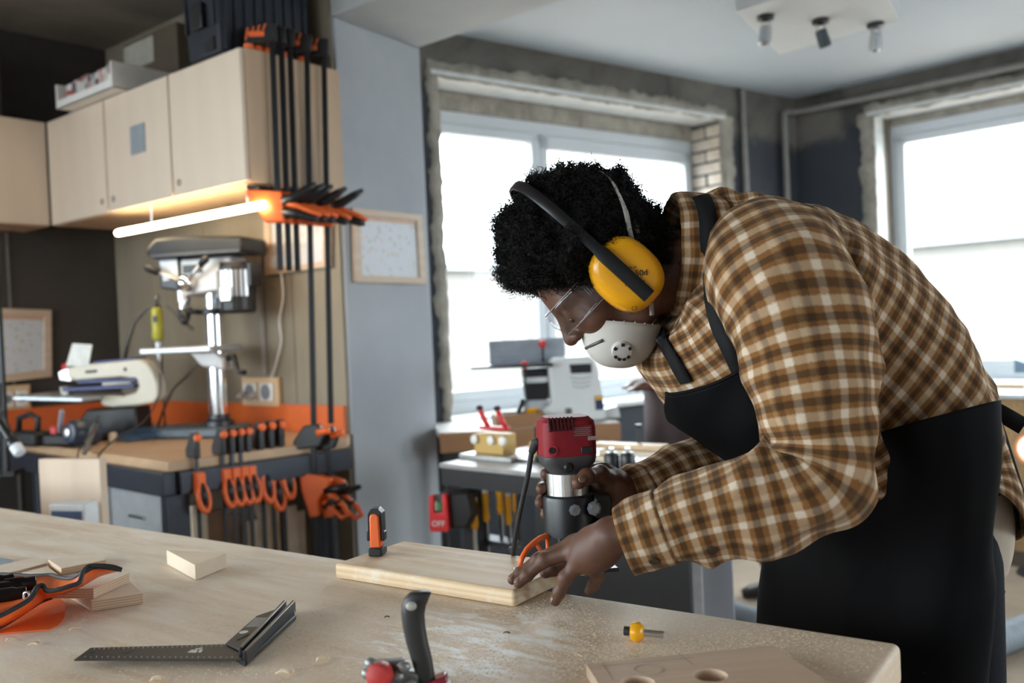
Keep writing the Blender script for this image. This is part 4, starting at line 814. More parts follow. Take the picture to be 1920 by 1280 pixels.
skin([rect_ring(.058, .06, rz(1072), .01), rect_ring(.064, .064, rz(1060), .01), rect_ring(.064, .064, rz(990), .01), rect_ring(.056, .056, rz(984), .01)], 'base_window', plain('smoked_plastic', (.008, .008, .010), .08), t, smooth=True, auto=30).location.x = .018
M().box((.018, 0, .003), (.092, .09, .006)).build('base_plate', BLACKP, t, bevel=.002)
M().box((.048, -.012, rz(960)), (.030, .034, .036)).build('depth_clamp', BLACKP, t, bevel=.006); M().lathe((.03, -.036, rz(958)), (.2, -1, 0), [(.011, 0), (.011, .006), (.007, .008)], 8).build('lock_knob', plain('pewter', (.30, .31, .34), .35, .6), t)
M().lathe((0.0, -.0385, rz(958)), (0, -1, 0), [(.009, 0), (.009, .002), (.004, .003)], 8).build('badge', plain('pewter', (.30, .31, .34), .35, .6), t)
M().cyl((.018, 0, -.012), (.018, 0, .006), .005, n=12).build('cutter', STEEL, t)
cp = [P(1018, 826, 1.405), P(1004, 830, 1.41), P(997, 848, 1.415), P(990, 890, 1.42), P(979, 940, 1.43), P(969, 990, 1.45), P(963, 1030, 1.49), P(962, 1052, 1.535)]
e_ = np.array(cp[-1]); cp += [np.array([e_[0]-.01, e_[1]+.1, .87]), np.array([e_[0]-.05, e_[1]+.2, .4]), np.array([e_[0]-.1, e_[1]+.3, .02])]
Ti_ = WM[t.name].inverted(); lp_ = [lc(c, Ti_) for c in cp]
M().tube(lp_[:3], [.0075, .0075, .0055], 10).build('strain_relief', BLACKM, t, smooth=True)
sm_ = []
for i in range(2, len(lp_)-1):
    for k_ in range(6):
        f = k_/6; p0_, p1_, p2_, p3_ = lp_[i-1], lp_[i], lp_[i+1], lp_[min(i+2, len(lp_)-1)]; sm_.append(.5*((2*p1_)+(p2_-p0_)*f+(2*p0_-5*p1_+4*p2_-p3_)*f*f+(3*p1_-p0_-3*p2_+p3_)*f**3))
M().tube(sm_, .0042, 8).build('power_cord', BLACKM, t, smooth=True)

# toggle clamp in the near foreground
o = onz(770, 1300, TZ); t = thing('toggle_clamp', 'black-handled toggle clamp with red tip in the near foreground', 'clamp', at(o)); D0 = float((o-CAM) @ FW)
q_ = lambda px, py, dd=0: P(px, py, D0+dd)-o
def oval(path, name, mat):
    rings = []
    for (px, py, wpx, dd) in path:
        c = q_(px, py, dd); w = wpx/2*D0/F; rings.append([Vector([float(k) for k in c+RT*w*math.cos(a)*abs(math.cos(a))**-.25+FW*w*.72*math.sin(a)]) if abs(math.cos(a)) > 1e-3 else Vector([float(k) for k in c+FW*w*.72*math.sin(a)]) for a in [2*math.pi*i/20 for i in range(20)]])
    return skin(rings, name, mat, t, smooth=True, auto=50)
oval([(799, 1290, 34, .0), (797, 1262, 36, 0), (790, 1232, 40, .0), (781, 1200, 42, 0), (776, 1172, 43, 0), (774, 1150, 44, 0), (776, 1134, 46, 0), (782, 1120, 46, 0), (788, 1111, 42, 0), (791, 1108, 30, 0)], 'handle', plain('grip_rubber', (.022, .021, .021), .5))
M().ell(q_(771, 1136, -.017), (.006, .004, .005)).build('hanging_hole', plain('pale_plug', (.40, .38, .34), .5), t, smooth=True)
LG = plain('zinc_plate', (.30, .30, .295), .48, .7)
for a, b in (((690, 1252), (760, 1247)), ((700, 1285), (770, 1262)), ((745, 1262), (802, 1278))): M().bar(q_(*a), q_(*b), .012, .016).build('link_plate', LG, t, bevel=.002)
for p in ((696, 1243), (757, 1250), (745, 1268), (690, 1262), (770, 1284)): M().ell(q_(*p, -.012), (.0075, .006, .0065)).build('rivet', LG, t, smooth=True)
M().lathe(q_(712, 1266, -.02), (-.15, -1, .15), [(.008, -.012), (.0135, -.01), (.0145, .004), (.012, .010), (.005, .012)], 22).build('rubber_tip', plain('tip_red', (.52, .035, .03), .5), t, smooth=True, auto=50)
M().bar(q_(780, 1290), q_(838, 1268), .02, .008).build('base_arm', plain('maroon_paint', (.22, .02, .03), .35), t, bevel=.002); M().box((0, -.01, .004), (.09, .05, .008)).build('base_plate', LG, t, bevel=.002)

# sliding square lying on the table
BLK = plain('square_black', (.016, .016, .018), .5, 0, spec=.35); tg = onz(300, 1240, TZ); t = thing('try_square', 'black try square with ruled blade lying on the table', 'try square', at(tg))
W2 = lambda q, z: onz(q[0], q[1], TZ)-tg+np.array([0, 0, z])
bl = M().prism([W2(q, .008) for q in ((139.5, 1250.7), (170.6, 1227.5), (430, 1220.8), (470, 1240), (455, 1250))], (0, 0, .0016)).build('blade', BLK, t)
hp = [(418, 1226), (482, 1170), (540, 1149.5), (553, 1152), (555, 1163), (460, 1252)]
M().prism([W2(q, .001) for q in hp], (0, 0, .0065)).build('stock', BLK, t, bevel=.001)
M().prism([W2(q, .0102) for q in ((424, 1223), (482, 1170), (540, 1149.5), (460, 1240))], (0, 0, .002)).build('stock_plate', BLK, t, bevel=.0004)
for (a, b) in (((535, 1150.5), (452, 1243)), ((552, 1150.5), (460, 1250.5))): M().bar(W2(a, .011), W2(b, .011), .005, .018).build('lip', BLACKP, t, bevel=.001)
TICK = plain('tick_grey', (.28, .28, .27), .5)
for i in range(27):
    u = i/27
    for (a, b, s_) in (((178, 1228.5), (425, 1222.5), 1), ((160, 1246.5), (446, 1247.5), -1)):
        p = (a[0]+(b[0]-a[0])*u, a[1]+(b[1]-a[1])*u); l = 3.6 if i % 2 == 0 else 2.2; M().bar(W2(p, .0098), W2((p[0]-.9*s_, p[1]+l*s_*.8), .0098), .0011, .0003).build('tick', TICK, bl)
M().prism([W2(q, .0097) for q in ((228, 1238.5), (252, 1232.5), (240, 1238.6))], (0, 0, .0002)).build('triangle_mark', plain('jet', (.004, .004, .004), .6), bl); M().lathe(W2((173, 1237), .0096), (0, 0, 1), [(.0035, 0), (.0035, .0003)], 14).build('hole', plain('jet', (.004, .004, .004), .6), bl)
for q in (((352, 1237), (360, 1232), (372, 1232), (368, 1237.5)), ((366, 1230), (380, 1227.6), (380, 1229.6), (368, 1231.4)), ((372, 1237), (375, 1231.5), (381, 1231), (378, 1237))): M().prism([W2(k, .0097) for k in q], (0, 0, .0002)).build('emblem', plain('emblem_white', (.55, .55, .53), .5), bl)
a0, a1 = np.array([466, 1190.]), np.array([481, 1174.])
M().prism([W2(k, .0124) for k in ((462, 1192), (480, 1173.5), (513, 1173), (497, 1191))], (0, 0, .0002)).build('bar_code_label', plain('label_grey', (.42, .42, .42), .5), t)
for i in range(7):
    f = i/6; p = (464+f*15.5, 1190.3-f*16); M().bar(W2(p, .0128), W2((p[0]+31, p[1]-.6), .0128), .0012, .0002).build('bar_line', plain('jet', (.004, .004, .004), .6), t)
M().lathe(W2((458, 1202), .0122), (0, 0, 1), [(.006, 0), (.006, .0005)], 16).build('white_spot', plain('spot', (.6, .6, .58), .5), t); M().bar(W2((446, 1217), .0126), W2((466, 1206), .0126), .004, .0004).build('slot', plain('jet', (.004, .004, .004), .6), t)

# round-over bit
o = onz(1194, 1204, TZ); t = thing('router_bit', 'yellow round-over router bit with steel shank lying on the table', 'router bit', at(o+np.array([0, 0, .0008]))); dx = nrm(onz(1243, 1203, TZ)-onz(1180, 1200, TZ)); dx[2] = -.06
M().lathe((0, 0, .0125), dx, [(.005, -.008), (.0105, -.0065), (.0128, -.001), (.0122, .004), (.008, .009), (.0045, .0095)], 24).build('cutter_head', YELLOW, t, smooth=True, auto=50)
M().lathe((0, 0, .0125), dx, [(.0042, .008), (.0042, .0335), (.0035, .0345)], 18).build('shank', STEEL, t, smooth=True, auto=40); M().lathe((0, 0, .0125), dx, [(.0025, -.016), (.0058, -.0155), (.0058, -.009), (.004, -.0075)], 18).build('bearing', DARKST, t, smooth=True, auto=40)
M().box((-.0005, -.008, .0115), (.012, .0022, .0065), Matrix.Rotation(.5, 3, 'Y')).build('carbide_tip', plain('brass', (.45, .28, .06), .35, .7), t)

# drilled plywood sheet, lower right
PT = .014; c3 = [onz(1099, 1246, TZ+PT), onz(1450, 1211, TZ+PT), onz(1565, 1290, TZ+PT)]; ex = nrm(c3[1]-c3[0]); T = frame(np.array([c3[0][0], c3[0][1], TZ+.001]), ex); Ti_ = T.inverted()
lw = np.linalg.norm(c3[1]-c3[0]); cv = bpy.data.curves.new('sheet', 'CURVE'); cv.dimensions = '2D'; cv.fill_mode = 'BOTH'; cv.extrude = PT/2
def spl(pts):
    s_ = cv.splines.new('POLY'); s_.points.add(len(pts)-1); s_.use_cyclic_u = True
    for p_, q in zip(s_.points, pts): p_.co = (q[0], q[1], 0, 1)
dn_ = -.32; xr = lc(c3[2], Ti_); sk = (xr.x-lw)/xr.y*dn_
spl([(0, 0), (lw, 0), (lw+sk, dn_), (.0, dn_)]);
for (px, py, r) in ((1332, 1267, .0185), (1196, 1281, .0185), (1300, 1330, .0185), (1440, 1330, .0185)):
    c = lc(onz(px, py, TZ+PT), Ti_); spl([(c.x+r*math.cos(a), c.y+r*math.sin(a)) for a in [2*math.pi*i/36 for i in range(36)]])
tmp = bpy.data.objects.new('tmp', cv); COL.objects.link(tmp); dg = bpy.context.evaluated_depsgraph_get(); me = bpy.data.meshes.new_from_object(tmp.evaluated_get(dg)); bpy.data.objects.remove(tmp)
for v in me.vertices: v.co.z += PT/2
tmx = NT('sheet_ply'); co = tmx.co(scale=(2.5, 22, 22), rot=(0, 0, .25)); n1 = tmx.noise(co, 2, 6, .6, .8); tmx.base(tmx.ramp(n1, [(.3, (.52, .365, .25)), (.7, (.64, .475, .345))])); tmx.set(Roughness=.5); me.materials.clear(); me.materials.append(tmx.m)
t = thing('drilled_sheet', 'plywood sheet with round holes and pencil lines, lower right of the table', 'board', T); ps = bpy.data.objects.new('sheet', me); COL.objects.link(ps); ps.parent = t
PEN = plain('pencil', (.30, .24, .19), .7)
for a, b in (((1120, 1251), (1300, 1234)), ((1272, 1226), (1300, 1248)), ((1128, 1244), (1150, 1275))):
    A_, B_ = lc(onz(*a, TZ+PT), Ti_), lc(onz(*b, TZ+PT), Ti_); M().bar((A_.x, A_.y, PT+.0001), (B_.x, B_.y, PT+.0001), .0009, .0003).build('pencil_line', PEN, t)
c = lc(onz(1216, 1257, TZ+PT), Ti_); M().tube([(c.x+.0155*math.cos(a), c.y+.0155*math.sin(a), PT+.0001) for a in [2*math.pi*i/30 for i in range(30)]], .0005, 4, closed=True).build('pencil_circle', PEN, t)

# plywood offcuts on the left
tmo = NT('ply_layers'); sx = tmo.n('ShaderNodeSeparateXYZ'); tmo.k(tmo.n('ShaderNodeTexCoord').outputs['Object'], sx.inputs[0]); fr_ = tmo.math('FRACT', tmo.math('MULTIPLY', sx.outputs[2], 260)); ly = tmo.ramp(fr_, [(.40, (.62, .45, .31)), (.5, (.36, .22, .13)), (.9, (.58, .41, .28))])
ge = tmo.n('ShaderNodeNewGeometry'); sn_ = tmo.n('ShaderNodeSeparateXYZ'); tmo.k(ge.outputs['Normal'], sn_.inputs[0]); n1 = tmo.noise(tmo.co(scale=(3, 20, 20)), 3, 5, .6)
tmo.base(tmo.mix(tmo.math('GREATER_THAN', sn_.outputs[2], .6), ly, tmo.ramp(n1, [(.3, (.74, .61, .48)), (.7, (.80, .69, .57))]))); tmo.set(Roughness=.55); PLY = tmo.m
def scrap(name, label, top, z0, h, mat, group='offcuts on the table'):
    w = [onz(q[0], q[1], TZ+z0+h) for q in top]; o = sum(w)/len(w); o[2] = TZ+z0; q = M().prism([k-o-np.array([0, 0, h]) for k in w], (0, 0, h)).build(name, mat, None, bevel=.0006); q.location = Vector([float(c) for c in o]); return tag(q, label, 'offcut', group)
scrap('wedge_block', 'pale triangular pine wedge standing alone on the table', [(312, 1030.6), (423.8, 1036), (365.6, 1058.8)], .0008, .026, PALE)
scrap('plywood_offcut', 'lowest plywood block, under the orange roll', [(268, 1111), (243.6, 1088), (130, 1102), (171, 1126)], .0008, .0165, PLY)
scrap('plywood_offcut', 'layered plywood block lying across the lowest block', [(242.5, 1073), (150, 1083), (95, 1103), (175, 1103)], .0181, .0155, PLY)
scrap('plywood_offcut', 'bright plywood block behind the orange roll', [(90, 1049), (175, 1034), (198.5, 1049), (114.7, 1065)], .0008, .0125, PLY)
scrap('plywood_strip', 'pale strip of plywood at the left photo edge', [(-60, 1072), (62, 1045), (89, 1055), (-30, 1085)], .0008, .009, PLY)
scrap('plywood_offcut', 'small pale triangular ply offcut between strip and block', [(40, 1073), (88, 1060.5), (110, 1078)], .0008, .006, PLY)
scrap('blue_offcut', 'blue-grey painted offcut behind the pale plywood strip', [(-30, 1048), (0, 1044.5), (25, 1048.5), (-12, 1062)], .0008, .006, plain('bluegrey_paint', (.30, .37, .42), .6))

# orange tool roll with black binding
FAB = NT('orange_fabric'); co = FAB.co(); FAB.base(FAB.ramp(FAB.noise(co, 30, 4), [(.3, (.80, .13, .02)), (.7, (.90, .18, .035))])); FAB.set(Roughness=.45); FAB.b.inputs['Transmission Weight'].default_value = 0; FAB.b.inputs['Subsurface Weight'].default_value = .1; FAB.bump(FAB.noise(co, 120, 3), .15, .001); FAB = FAB.m
o = onz(40, 1150, TZ); t = thing('tool_roll', 'orange fabric tool roll with black binding, open on the table', 'tool roll', at(o)); z7 = lambda x, y: (x/3.879, 950+y/3.879)
def crv(pts, n=60):
    p = [Vector([float(c) for c in onz(*z7(x, y), TZ+z)-o]) for x, y, z in pts]; out = []
    for i in range(n+1):
        u = i/n*(len(p)-1); k = min(int(u), len(p)-2); f = u-k; p0_, p1_, p2_, p3_ = p[max(k-1, 0)], p[k], p[k+1], p[min(k+2, len(p)-1)]; out.append(.5*((2*p1_)+(p2_-p0_)*f+(2*p0_-5*p1_+4*p2_-p3_)*f*f+(3*p1_-p0_-3*p2_+p3_)*f**3))
    return out
front = crv([(-160, 860, .030), (0, 792, .034), (100, 742, .038), (200, 683, .044), (240, 640, .05), (272, 583, .056), (312, 572, .056), (342, 608, .051), (420, 602, .052), (500, 578, .055), (575, 550, .058), (600, 480, .066), (640, 436, .07), (720, 428, .07), (820, 436, .066), (885, 458, .060)])
base = crv([(-160, 900, .004), (0, 872, .006), (100, 820, .008), (200, 760, .01), (260, 715, .012), (300, 690, .012), (330, 670, .014), (360, 660, .016), (420, 640, .034), (480, 625, .036), (540, 600, .038), (600, 575, .040), (650, 545, .040), (720, 505, .042), (800, 480, .045), (880, 462, .052)])
back = crv([(-160, 480, .030), (0, 490, .033), (100, 494, .035), (200, 500, .036), (300, 500, .038), (380, 496, .040), (430, 512, .042), (520, 520, .05), (600, 480, .063), (680, 440, .068), (780, 440, .066), (885, 458, .060)])
mid = [(a+b)*.5+Vector((0, 0, -.018)) for a, b in zip(front, back)]
m = M(); m.grid([base, [(a*.55+b*.45)+Vector((0, -.003, 0)) for a, b in zip(base, front)], front]); m.build('front_flap', FAB, t, smooth=True, solid=.0018)
m = M(); m.grid([front, [a*.7+b*.3+Vector((0, 0, -.013*math.sin(math.pi*min(1, i/45)))) for i, (a, b) in enumerate(zip(front, back))], [a*.4+b*.6+Vector((0, 0, -.02*math.sin(math.pi*min(1, i/45)))) for i, (a, b) in enumerate(zip(front, back))], back]); m.build('inner_lining', FAB, t, smooth=True, solid=.0015)
M().tube(front, .0036, 8).build('binding', BLACKM, t, smooth=True); M().tube(back, .0034, 8).build('binding', BLACKM, t, smooth=True)
low = crv([(-160, 935, .0025), (0, 872, .006), (120, 800, .008), (220, 735, .010), (290, 690, .012), (380, 655, .014)]); M().tube(low, .0036, 8).build('binding', BLACKM, t, smooth=True)
fl = [onz(*z7(x, y), TZ+.0012)-o for x, y in ((-160, 935), (0, 922), (200, 905), (360, 893), (430, 860), (470, 800), (480, 700), (430, 660), (300, 690), (0, 800), (-160, 850))]; M().poly(fl).build('bottom_flap', FAB, t, solid=.0012)
ey_ = onz(*z7(212, 640), TZ+.049)-o+np.array([0, -.003, 0]); M().tube([Vector([float(c) for c in ey_+RT*.0042*math.cos(a)+UP*.0062*math.sin(a)-FW*.004]) for a in [2*math.pi*i/18 for i in range(18)]], .0017, 8, closed=True).build('eyelet', CHROME, t, smooth=True)
sock = [(95, 590, .014, 'deep black socket nearest the eyelet in the tool roll'), (40, 610, .012, 'second black socket in the tool roll'), (150, 585, .012, 'black socket with pale end beside the eyelet'), (20, 660, .012, 'lower black socket at the left photo edge'), (75, 655, .013, 'black socket lying under the others in the roll'), (-10, 570, .012, 'black socket half out of frame in the roll')]
s0 = None
for i, (x, y, r, lab) in enumerate(sock):
    c = onz(*z7(x, y), TZ+.034)+np.array([0, 0, .002*(i % 3)]); T = frame(c, nrm([1, .5+.2*(i % 2), .12])) 
    if s0 is None:
        s0 = thing('socket', lab, 'socket', T, 'sockets in the tool roll'); M().lathe((0, 0, 0), (1, 0, 0), [(.0085, -.022), (.0125, -.021), (.0125, .004), (.0105, .008), (.0105, .021), (.0085, .022), (.0075, .012)], 20).build('body', plain('black_oxide', (.025, .024, .024), .3, .7), s0, smooth=True, auto=30); M().lathe((0, 0, 0), (1, 0, 0), [(.0066, -.0226), (.0060, -.0226)], 6).build('hex_recess', STEEL, s0)
    else: dup(s0, T, lab)

# sawdust and chips
gr = []; gf = []; dens = [((950, 1230), (190, 55), 2600), ((760, 1120), (160, 28), 1300), ((1190, 1215), (130, 22), 1500), ((1500, 1220), (150, 22), 1300), ((1050, 1140), (90, 22), 900), ((480, 1200), (110, 40), 500), ((120, 1150), (50, 14), 420), ((550, 1240), (160, 40), 500), ((700, 1200), (500, 90), 1400), ((1350, 1200), (220, 20), 900)]
for (c, s_, n) in dens:
    for _ in range(int(n*1.7)):
        px, py = random.gauss(c[0], s_[0]), random.gauss(c[1], s_[1])
        if py > 1345: continue
        w = onz(px, py, TZ); l = lc(w, TTi)
        if not (.012 < l.x < LT-.02 and .012 < sy*l.y < WT_-.02): continue
        r = random.choice((.0005, .0006, .0008, .001, .0013)); b = len(gr); a = random.uniform(0, 6.28); el = random.uniform(1, 2.2)
        for k in range(3): gr.append((w[0]+r*el*math.cos(a+2.1*k), w[1]+r*math.sin(a+2.1*k), TZ+.0001))
        gr.append((w[0]+r*.2, w[1], TZ+r*random.uniform(.3, .6))); gf += [(b, b+1, b+3), (b+1, b+2, b+3), (b+2, b, b+3), (b, b+2, b+1)]
dust = plain('sawdust_grain', (.86, .72, .52), .9, 0, .12, 200)
tag(npmesh('sawdust', gr, gf, dust, smooth=False), 'fine pale sawdust scattered over the worktable', 'sawdust', kind='stuff')
ch = [((20, 1200), .010, 'small curled chip left of the try square, near the orange roll'), ((65, 1209), .012, 'brown chip in front of the orange roll'), ((140, 1180), .012, 'pale splinter right in front of the tool roll'), ((295, 1275), .013, 'white chip below the try square blade'), ((605, 1238), .014, 'yellow curl of shaving right of the try square'), ((535, 1262), .016, 'shaving at the bottom edge, right of the square'), ((1085, 1230), .008, 'dusty chip left of the drilled sheet'), ((950, 1188), .007, 'dark chip on the white dusty patch'), ((725, 1158), .006, 'dark knot chip left of the toggle clamp handle')]
for (q, r, lab) in ch:
    w = onz(q[0], q[1], TZ+.001); a = random.uniform(-.6, .6); rows = []
    for i in range(7):
        th_ = i/6*2.6; rows.append([(r*(i/6-.5)*1.3, -r*.35+.002*math.sin(th_*2), .0012+r*.16*math.sin(th_)), (r*(i/6-.5)*1.1+.001, r*.35, .0012+r*.22*math.sin(th_+.5))])
    o_ = M().grid(rows).build('wood_chip', plain('chip_dark', (.16, .10, .06), .8) if 'dark' in lab else plain('chip_pale', (.70, .55, .38), .8), None, smooth=True, solid=.0007); o_.matrix_world = at(w) @ Matrix.Rotation(a, 4, 'Z'); tag(o_, lab, 'wood chip', 'wood chips on the table')
# leaning board and box behind the table's left end
BHM = wood('knotty_pine', (.68, .55, .43), (.58, .43, .31), 'Z', .8, .55, knots=True)
c = [P(78.5, 857.5, 2.86), P(193, 863, 2.80)]; ex = nrm([c[1][0]-c[0][0], c[1][1]-c[0][1], 0]); o = (c[0]+c[1])/2; zt_ = float(o[2]); w_ = np.linalg.norm(c[1]-c[0]); o[2] = .002
bd_ = M().box((0, .0, zt_/2), (w_, .03, zt_)).build('leaning_board', BHM, bevel=.002); bd_.matrix_world = frame(o, ex); tag(bd_, 'knotty pine board standing upright behind the left end of the table', 'board')
o = P(125, 962, 2.66); h_ = float(P(125, 946, 2.66)[2]); o[2] = .0015
t = thing('upright_box', 'white and blue box end standing before the knotty board', 'box', frame(o, ex)); M().box((0, .03, h_/2), (.125, .06, h_)).build('case', plain('box_white', (.62, .64, .66), .5), t, bevel=.004); M().box((0, -.0012, h_-.05), (.105, .0024, .06)).build('blue_panel', plain('ink_blue', (.05, .09, .20), .5), t)
# ================================================================== right bay: machine bench, back bench, window wall things
MZ = .85
q0, q1 = onz(823, 868, MZ), onz(1030, 888, MZ); mx = nrm(q1-q0); TM_ = frame(np.array([q0[0], q0[1], 0]), mx); TMi = TM_.inverted()
def ml(px, py, z): return lc(onz(px, py, z), TMi)
t = thing('machine_bench', 'black steel bench with grey top standing beyond the worktable', 'workbench', TM_)
LB, DB = 1.35, .62
M().box((LB/2, DB/2, MZ-.008), (LB, DB, .016)).build('bench_top', plain('worn_steel_top', (.34, .33, .32), .4, .3), t, bevel=.002)
m = M(); z = MZ-.016-.03; m.box((LB/2, .03, z), (LB-.01, .05, .06)); m.box((LB/2, DB-.03, z), (LB-.01, .05, .06)); m.box((.03, DB/2, z), (.05, DB-.12, .06)); m.box((LB-.03, DB/2, z), (.05, DB-.12, .06)); m.build('frame', BLACKM, t, kind='stuff')
for x in (.11, LB-.06):
    for y in (.06, DB-.06): M().box((x, y, (MZ-.076)/2), (.07, .06, MZ-.076)).build('leg', BLACKM, t, bevel=.003)
e1, e2, e3 = ml(1130, 1000, .5).x, 0, 0
xx = lambda px, d_: float((TMi @ Vector([float(c) for c in P(px, 1090, d_)])).x)
M().box(((.40+.96)/2, .045, .385), (.56, .02, .77)).build('black_panel', plain('black_board', (.018, .018, .02), .6), t, bevel=.002)
# pale panel unit to the right
o = P(1326, 1090, 2.72); o[2] = 0.001
t = thing('pale_post', 'whitewashed wide post standing right of the black panel', 'post', frame(o, nrm([1, -.12, 0]))); m = M(); m.box((-.048, 0, .382), (.065, .06, .764)); m.build('narrow_side', plain('limed_light', (.60, .60, .60), .6), t, bevel=.003); M().box((.03, .006, .382), (.09, .05, .764)).build('wide_side', wood('limed_board', (.42, .44, .48), (.34, .36, .40), 'Z', .8, .6), t, bevel=.003)
# OFF switch
o = P(824, 960, 3.02); ks = 3.02/F
t = thing('safety_switch', 'red OFF safety switch on the left leg of the machine bench', 'switch', frame(o, nrm([1, -.30, 0])))
M().prism([(.03, .012, .060), (.10, .012, .065), (.115, .012, -.01), (.09, .012, -.055), (.02, .012, -.06), (-.02, .012, -.05), (-.02, .012, .055)], (0, .09, 0)).build('housing', BLACKP, t, bevel=.008)
SR = plain('switch_red', (.72, .025, .03), .35, 0, .03)
M().prism([(-.032, -.012, .055), (-.014, -.012, .062), (-.014, -.012, .0), (.014, -.012, .0), (.014, -.012, .062), (.032, -.012, .06), (.036, -.012, -.055), (.03, -.012, -.064), (-.03, -.012, -.064), (-.034, -.012, -.055)], (0, .024, 0)).build('paddle', SR, t, bevel=.004)
M().box((0, .004, .03), (.027, .012, .06)).build('recess', plain('switch_dark', (.05, .055, .05), .5), t); M().box((.003, -.004, .022), (.017, .012, .026)).build('green_button', plain('button_green', (.06, .22, .06), .4), t, bevel=.002); M().box((-.009, -.003, .022), (.006, .008, .03)).build('yellow_edge', plain('pale_lime', (.50, .52, .42), .5), t)
def lettering(txt, size, T, mat, par, name='lettering', ext=.0008):
    cu = bpy.data.curves.new('txt', 'FONT'); cu.body = txt; cu.size = size; cu.align_x = 'CENTER'; cu.align_y = 'CENTER'; cu.extrude = ext; cu.resolution_u = 3
    tmp = bpy.data.objects.new('tmp', cu); COL.objects.link(tmp); me = bpy.data.meshes.new_from_object(tmp.evaluated_get(bpy.context.evaluated_depsgraph_get())); bpy.data.objects.remove(tmp)
    me.transform(T); me.materials.clear(); me.materials.append(mat); ob = bpy.data.objects.new(name, me); COL.objects.link(ob); ob.parent = par; return ob
lettering('OFF', .027, at((0, -.0145, -.036)) @ Matrix.Rotation(math.radians(90), 4, 'X'), plain('letter_white', (.85, .80, .80), .5), t)
# chisels in a rack under the bench
o = P(920, 1012, 3.12); t = thing('chisel_rack', 'dark steel rail under the machine bench holding yellow chisels', 'rack', frame(o, mx))
M().box((.02, 0, -.0), (.20, .07, .018)).build('shelf', DARKST, t); M().box((-.06, .03, .09), (.016, .012, .2)).build('upright', DARKST, t); M().box((.11, .03, .09), (.016, .012, .2)).build('upright', DARKST, t)
cz = None
for (px, py, d_, lab) in ((888, 934, 3.06, 'yellow-handled chisel nearest the OFF switch'), (909, 920, 3.09, 'second yellow-handled chisel from the left under the bench'), (936, 905, 3.10, 'middle yellow chisel, hanging highest under the bench'), (951, 926, 3.12, 'shorter yellow chisel right of the middle one'), (966, 903, 3.13, 'rightmost yellow chisel beside the router cord')):
    w = P(px, py, d_); T = frame(w, mx)
    if cz is None:
        cz = thing('chisel', lab, 'chisel', T, 'chisels under the machine bench'); M().lathe((0, 0, 0), (0, 0, -1), [(.004, -.002), (.011, 0), (.013, .02), (.0115, .06), (.013, .09), (.009, .105)], 14).build('handle', YELLOW, cz, smooth=True, auto=50); M().lathe((0, 0, 0), (0, 0, -1), [(.012, -.004), (.012, .006)], 14).build('end_cap', WHITEP, cz); M().box((0, 0, -.165), (.016, .004, .12)).build('blade', STEEL, cz)
    else: dup(cz, T, lab)
# yellow jig with red toggle arms
w = ml(915, 862, MZ); t = thing('steel_plate', 'grey steel plate lying under the yellow jig', 'plate', TM_ @ at((w.x, w.y, MZ+.001))); M().box((.0, .05, .008), (.25, .14, .016)).build('plate', plain('grey_plate', (.45, .45, .44), .35, .5), t, bevel=.002)
t = thing('toggle_jig', 'yellow wooden jig with two red toggle arms on a steel plate', 'jig', TM_ @ at((w.x-.01, w.y+.05, MZ+.018)))
OCH = wood('ochre_wood', (.62, .40, .12), (.50, .30, .07), 'X', 1, .5)
M().box((0, 0, .035), (.14, .07, .07)).build('block', OCH, t, bevel=.003); M().box((0, 0, .088), (.13, .03, .012)).build('red_bar', REDL, t, bevel=.003)
for x in (-.055, .03):
    M().tube([(x+.03, 0, .085), (x+.015, -.01, .12), (x-.002, -.01, .155)], [.009, .010, .009], 10).build('toggle_arm', REDL, t, smooth=True); M().ell((x-.003, -.01, .158), (.014, .012, .010)).build('arm_tip', BLACKM, t, smooth=True)
for x in (-.06, .02, .075): M().lathe((x, -.036, .05), (0, -1, 0), [(.016, 0), (.016, .01), (.008, .014)], 14).build('knob', WHITEP, t, smooth=True, auto=40)
t = M().box((.085, .035, .03), (.17, .06, .06)).build('ochre_block', OCH, bevel=.003); t.matrix_world = TM_ @ at((w.x+.075, w.y+.05, MZ+.001+.017)); t.matrix_world = TM_ @ at((w.x+.135, w.y+.06, MZ+.001)); tag(t, 'ochre wooden block between the jig and the router', 'block')
w = ml(1000, 862, MZ); t = thing('silver_fitting', 'silver pipe fitting with black knob beside the router cord', 'fitting', TM_ @ at((w.x, w.y-.05, MZ+.012))); M().tube([(-.05, 0, 0), (.05, 0, 0)], .010, 12).build('pipe', ALU, t, smooth=True, auto=40); M().lathe((.06, .02, -.01), (0, 0, 1), [(.014, 0), (.014, .05), (.018, .055), (.018, .12), (.012, .125)], 14).build('post', BLACKP, t, smooth=True, auto=40)
# wood strips, rails, black knobs and bolt at the bench's right end
w = ml(1130, 872, MZ)
for i, (px, py, L_, zz_, lab, mt) in enumerate(((1205, 838, .30, .0, 'lowest pale wood strip of the pile behind the router', PALE), (1222, 826, .30, .017, 'middle pale wood strip of the pile behind the router', PALE), (1200, 812, .26, .034, 'brown-tinged wood strip on top of the pile behind the router', PINE))):
    w = ml(px, py+26+zz_*500, MZ); o_ = M().box((0, 0, .008), (L_, .06, .0155)).build('wood_strip', mt, bevel=.001); o_.matrix_world = TM_ @ at((w.x, w.y-.06, MZ+.001+zz_)) @ Matrix.Rotation(.12*(i-1), 4, 'Z'); tag(o_, lab, 'strip', 'wood strips on the machine bench')
for i in range(3):
    w = ml(1215, 862+9*i, MZ); o_ = M().box((0, 0, .011), (.26, .036, .022)).build('aluminium_rail', ALU, bevel=.001); o_.matrix_world = TM_ @ at((w.x, ml(1215, 866, MZ).y-.005-.045*i, MZ+.001)); tag(o_, ('back', 'middle', 'front')[i]+' aluminium rail of the three beside the far sleeve', 'rail', 'aluminium rails on the machine bench')
k0 = None
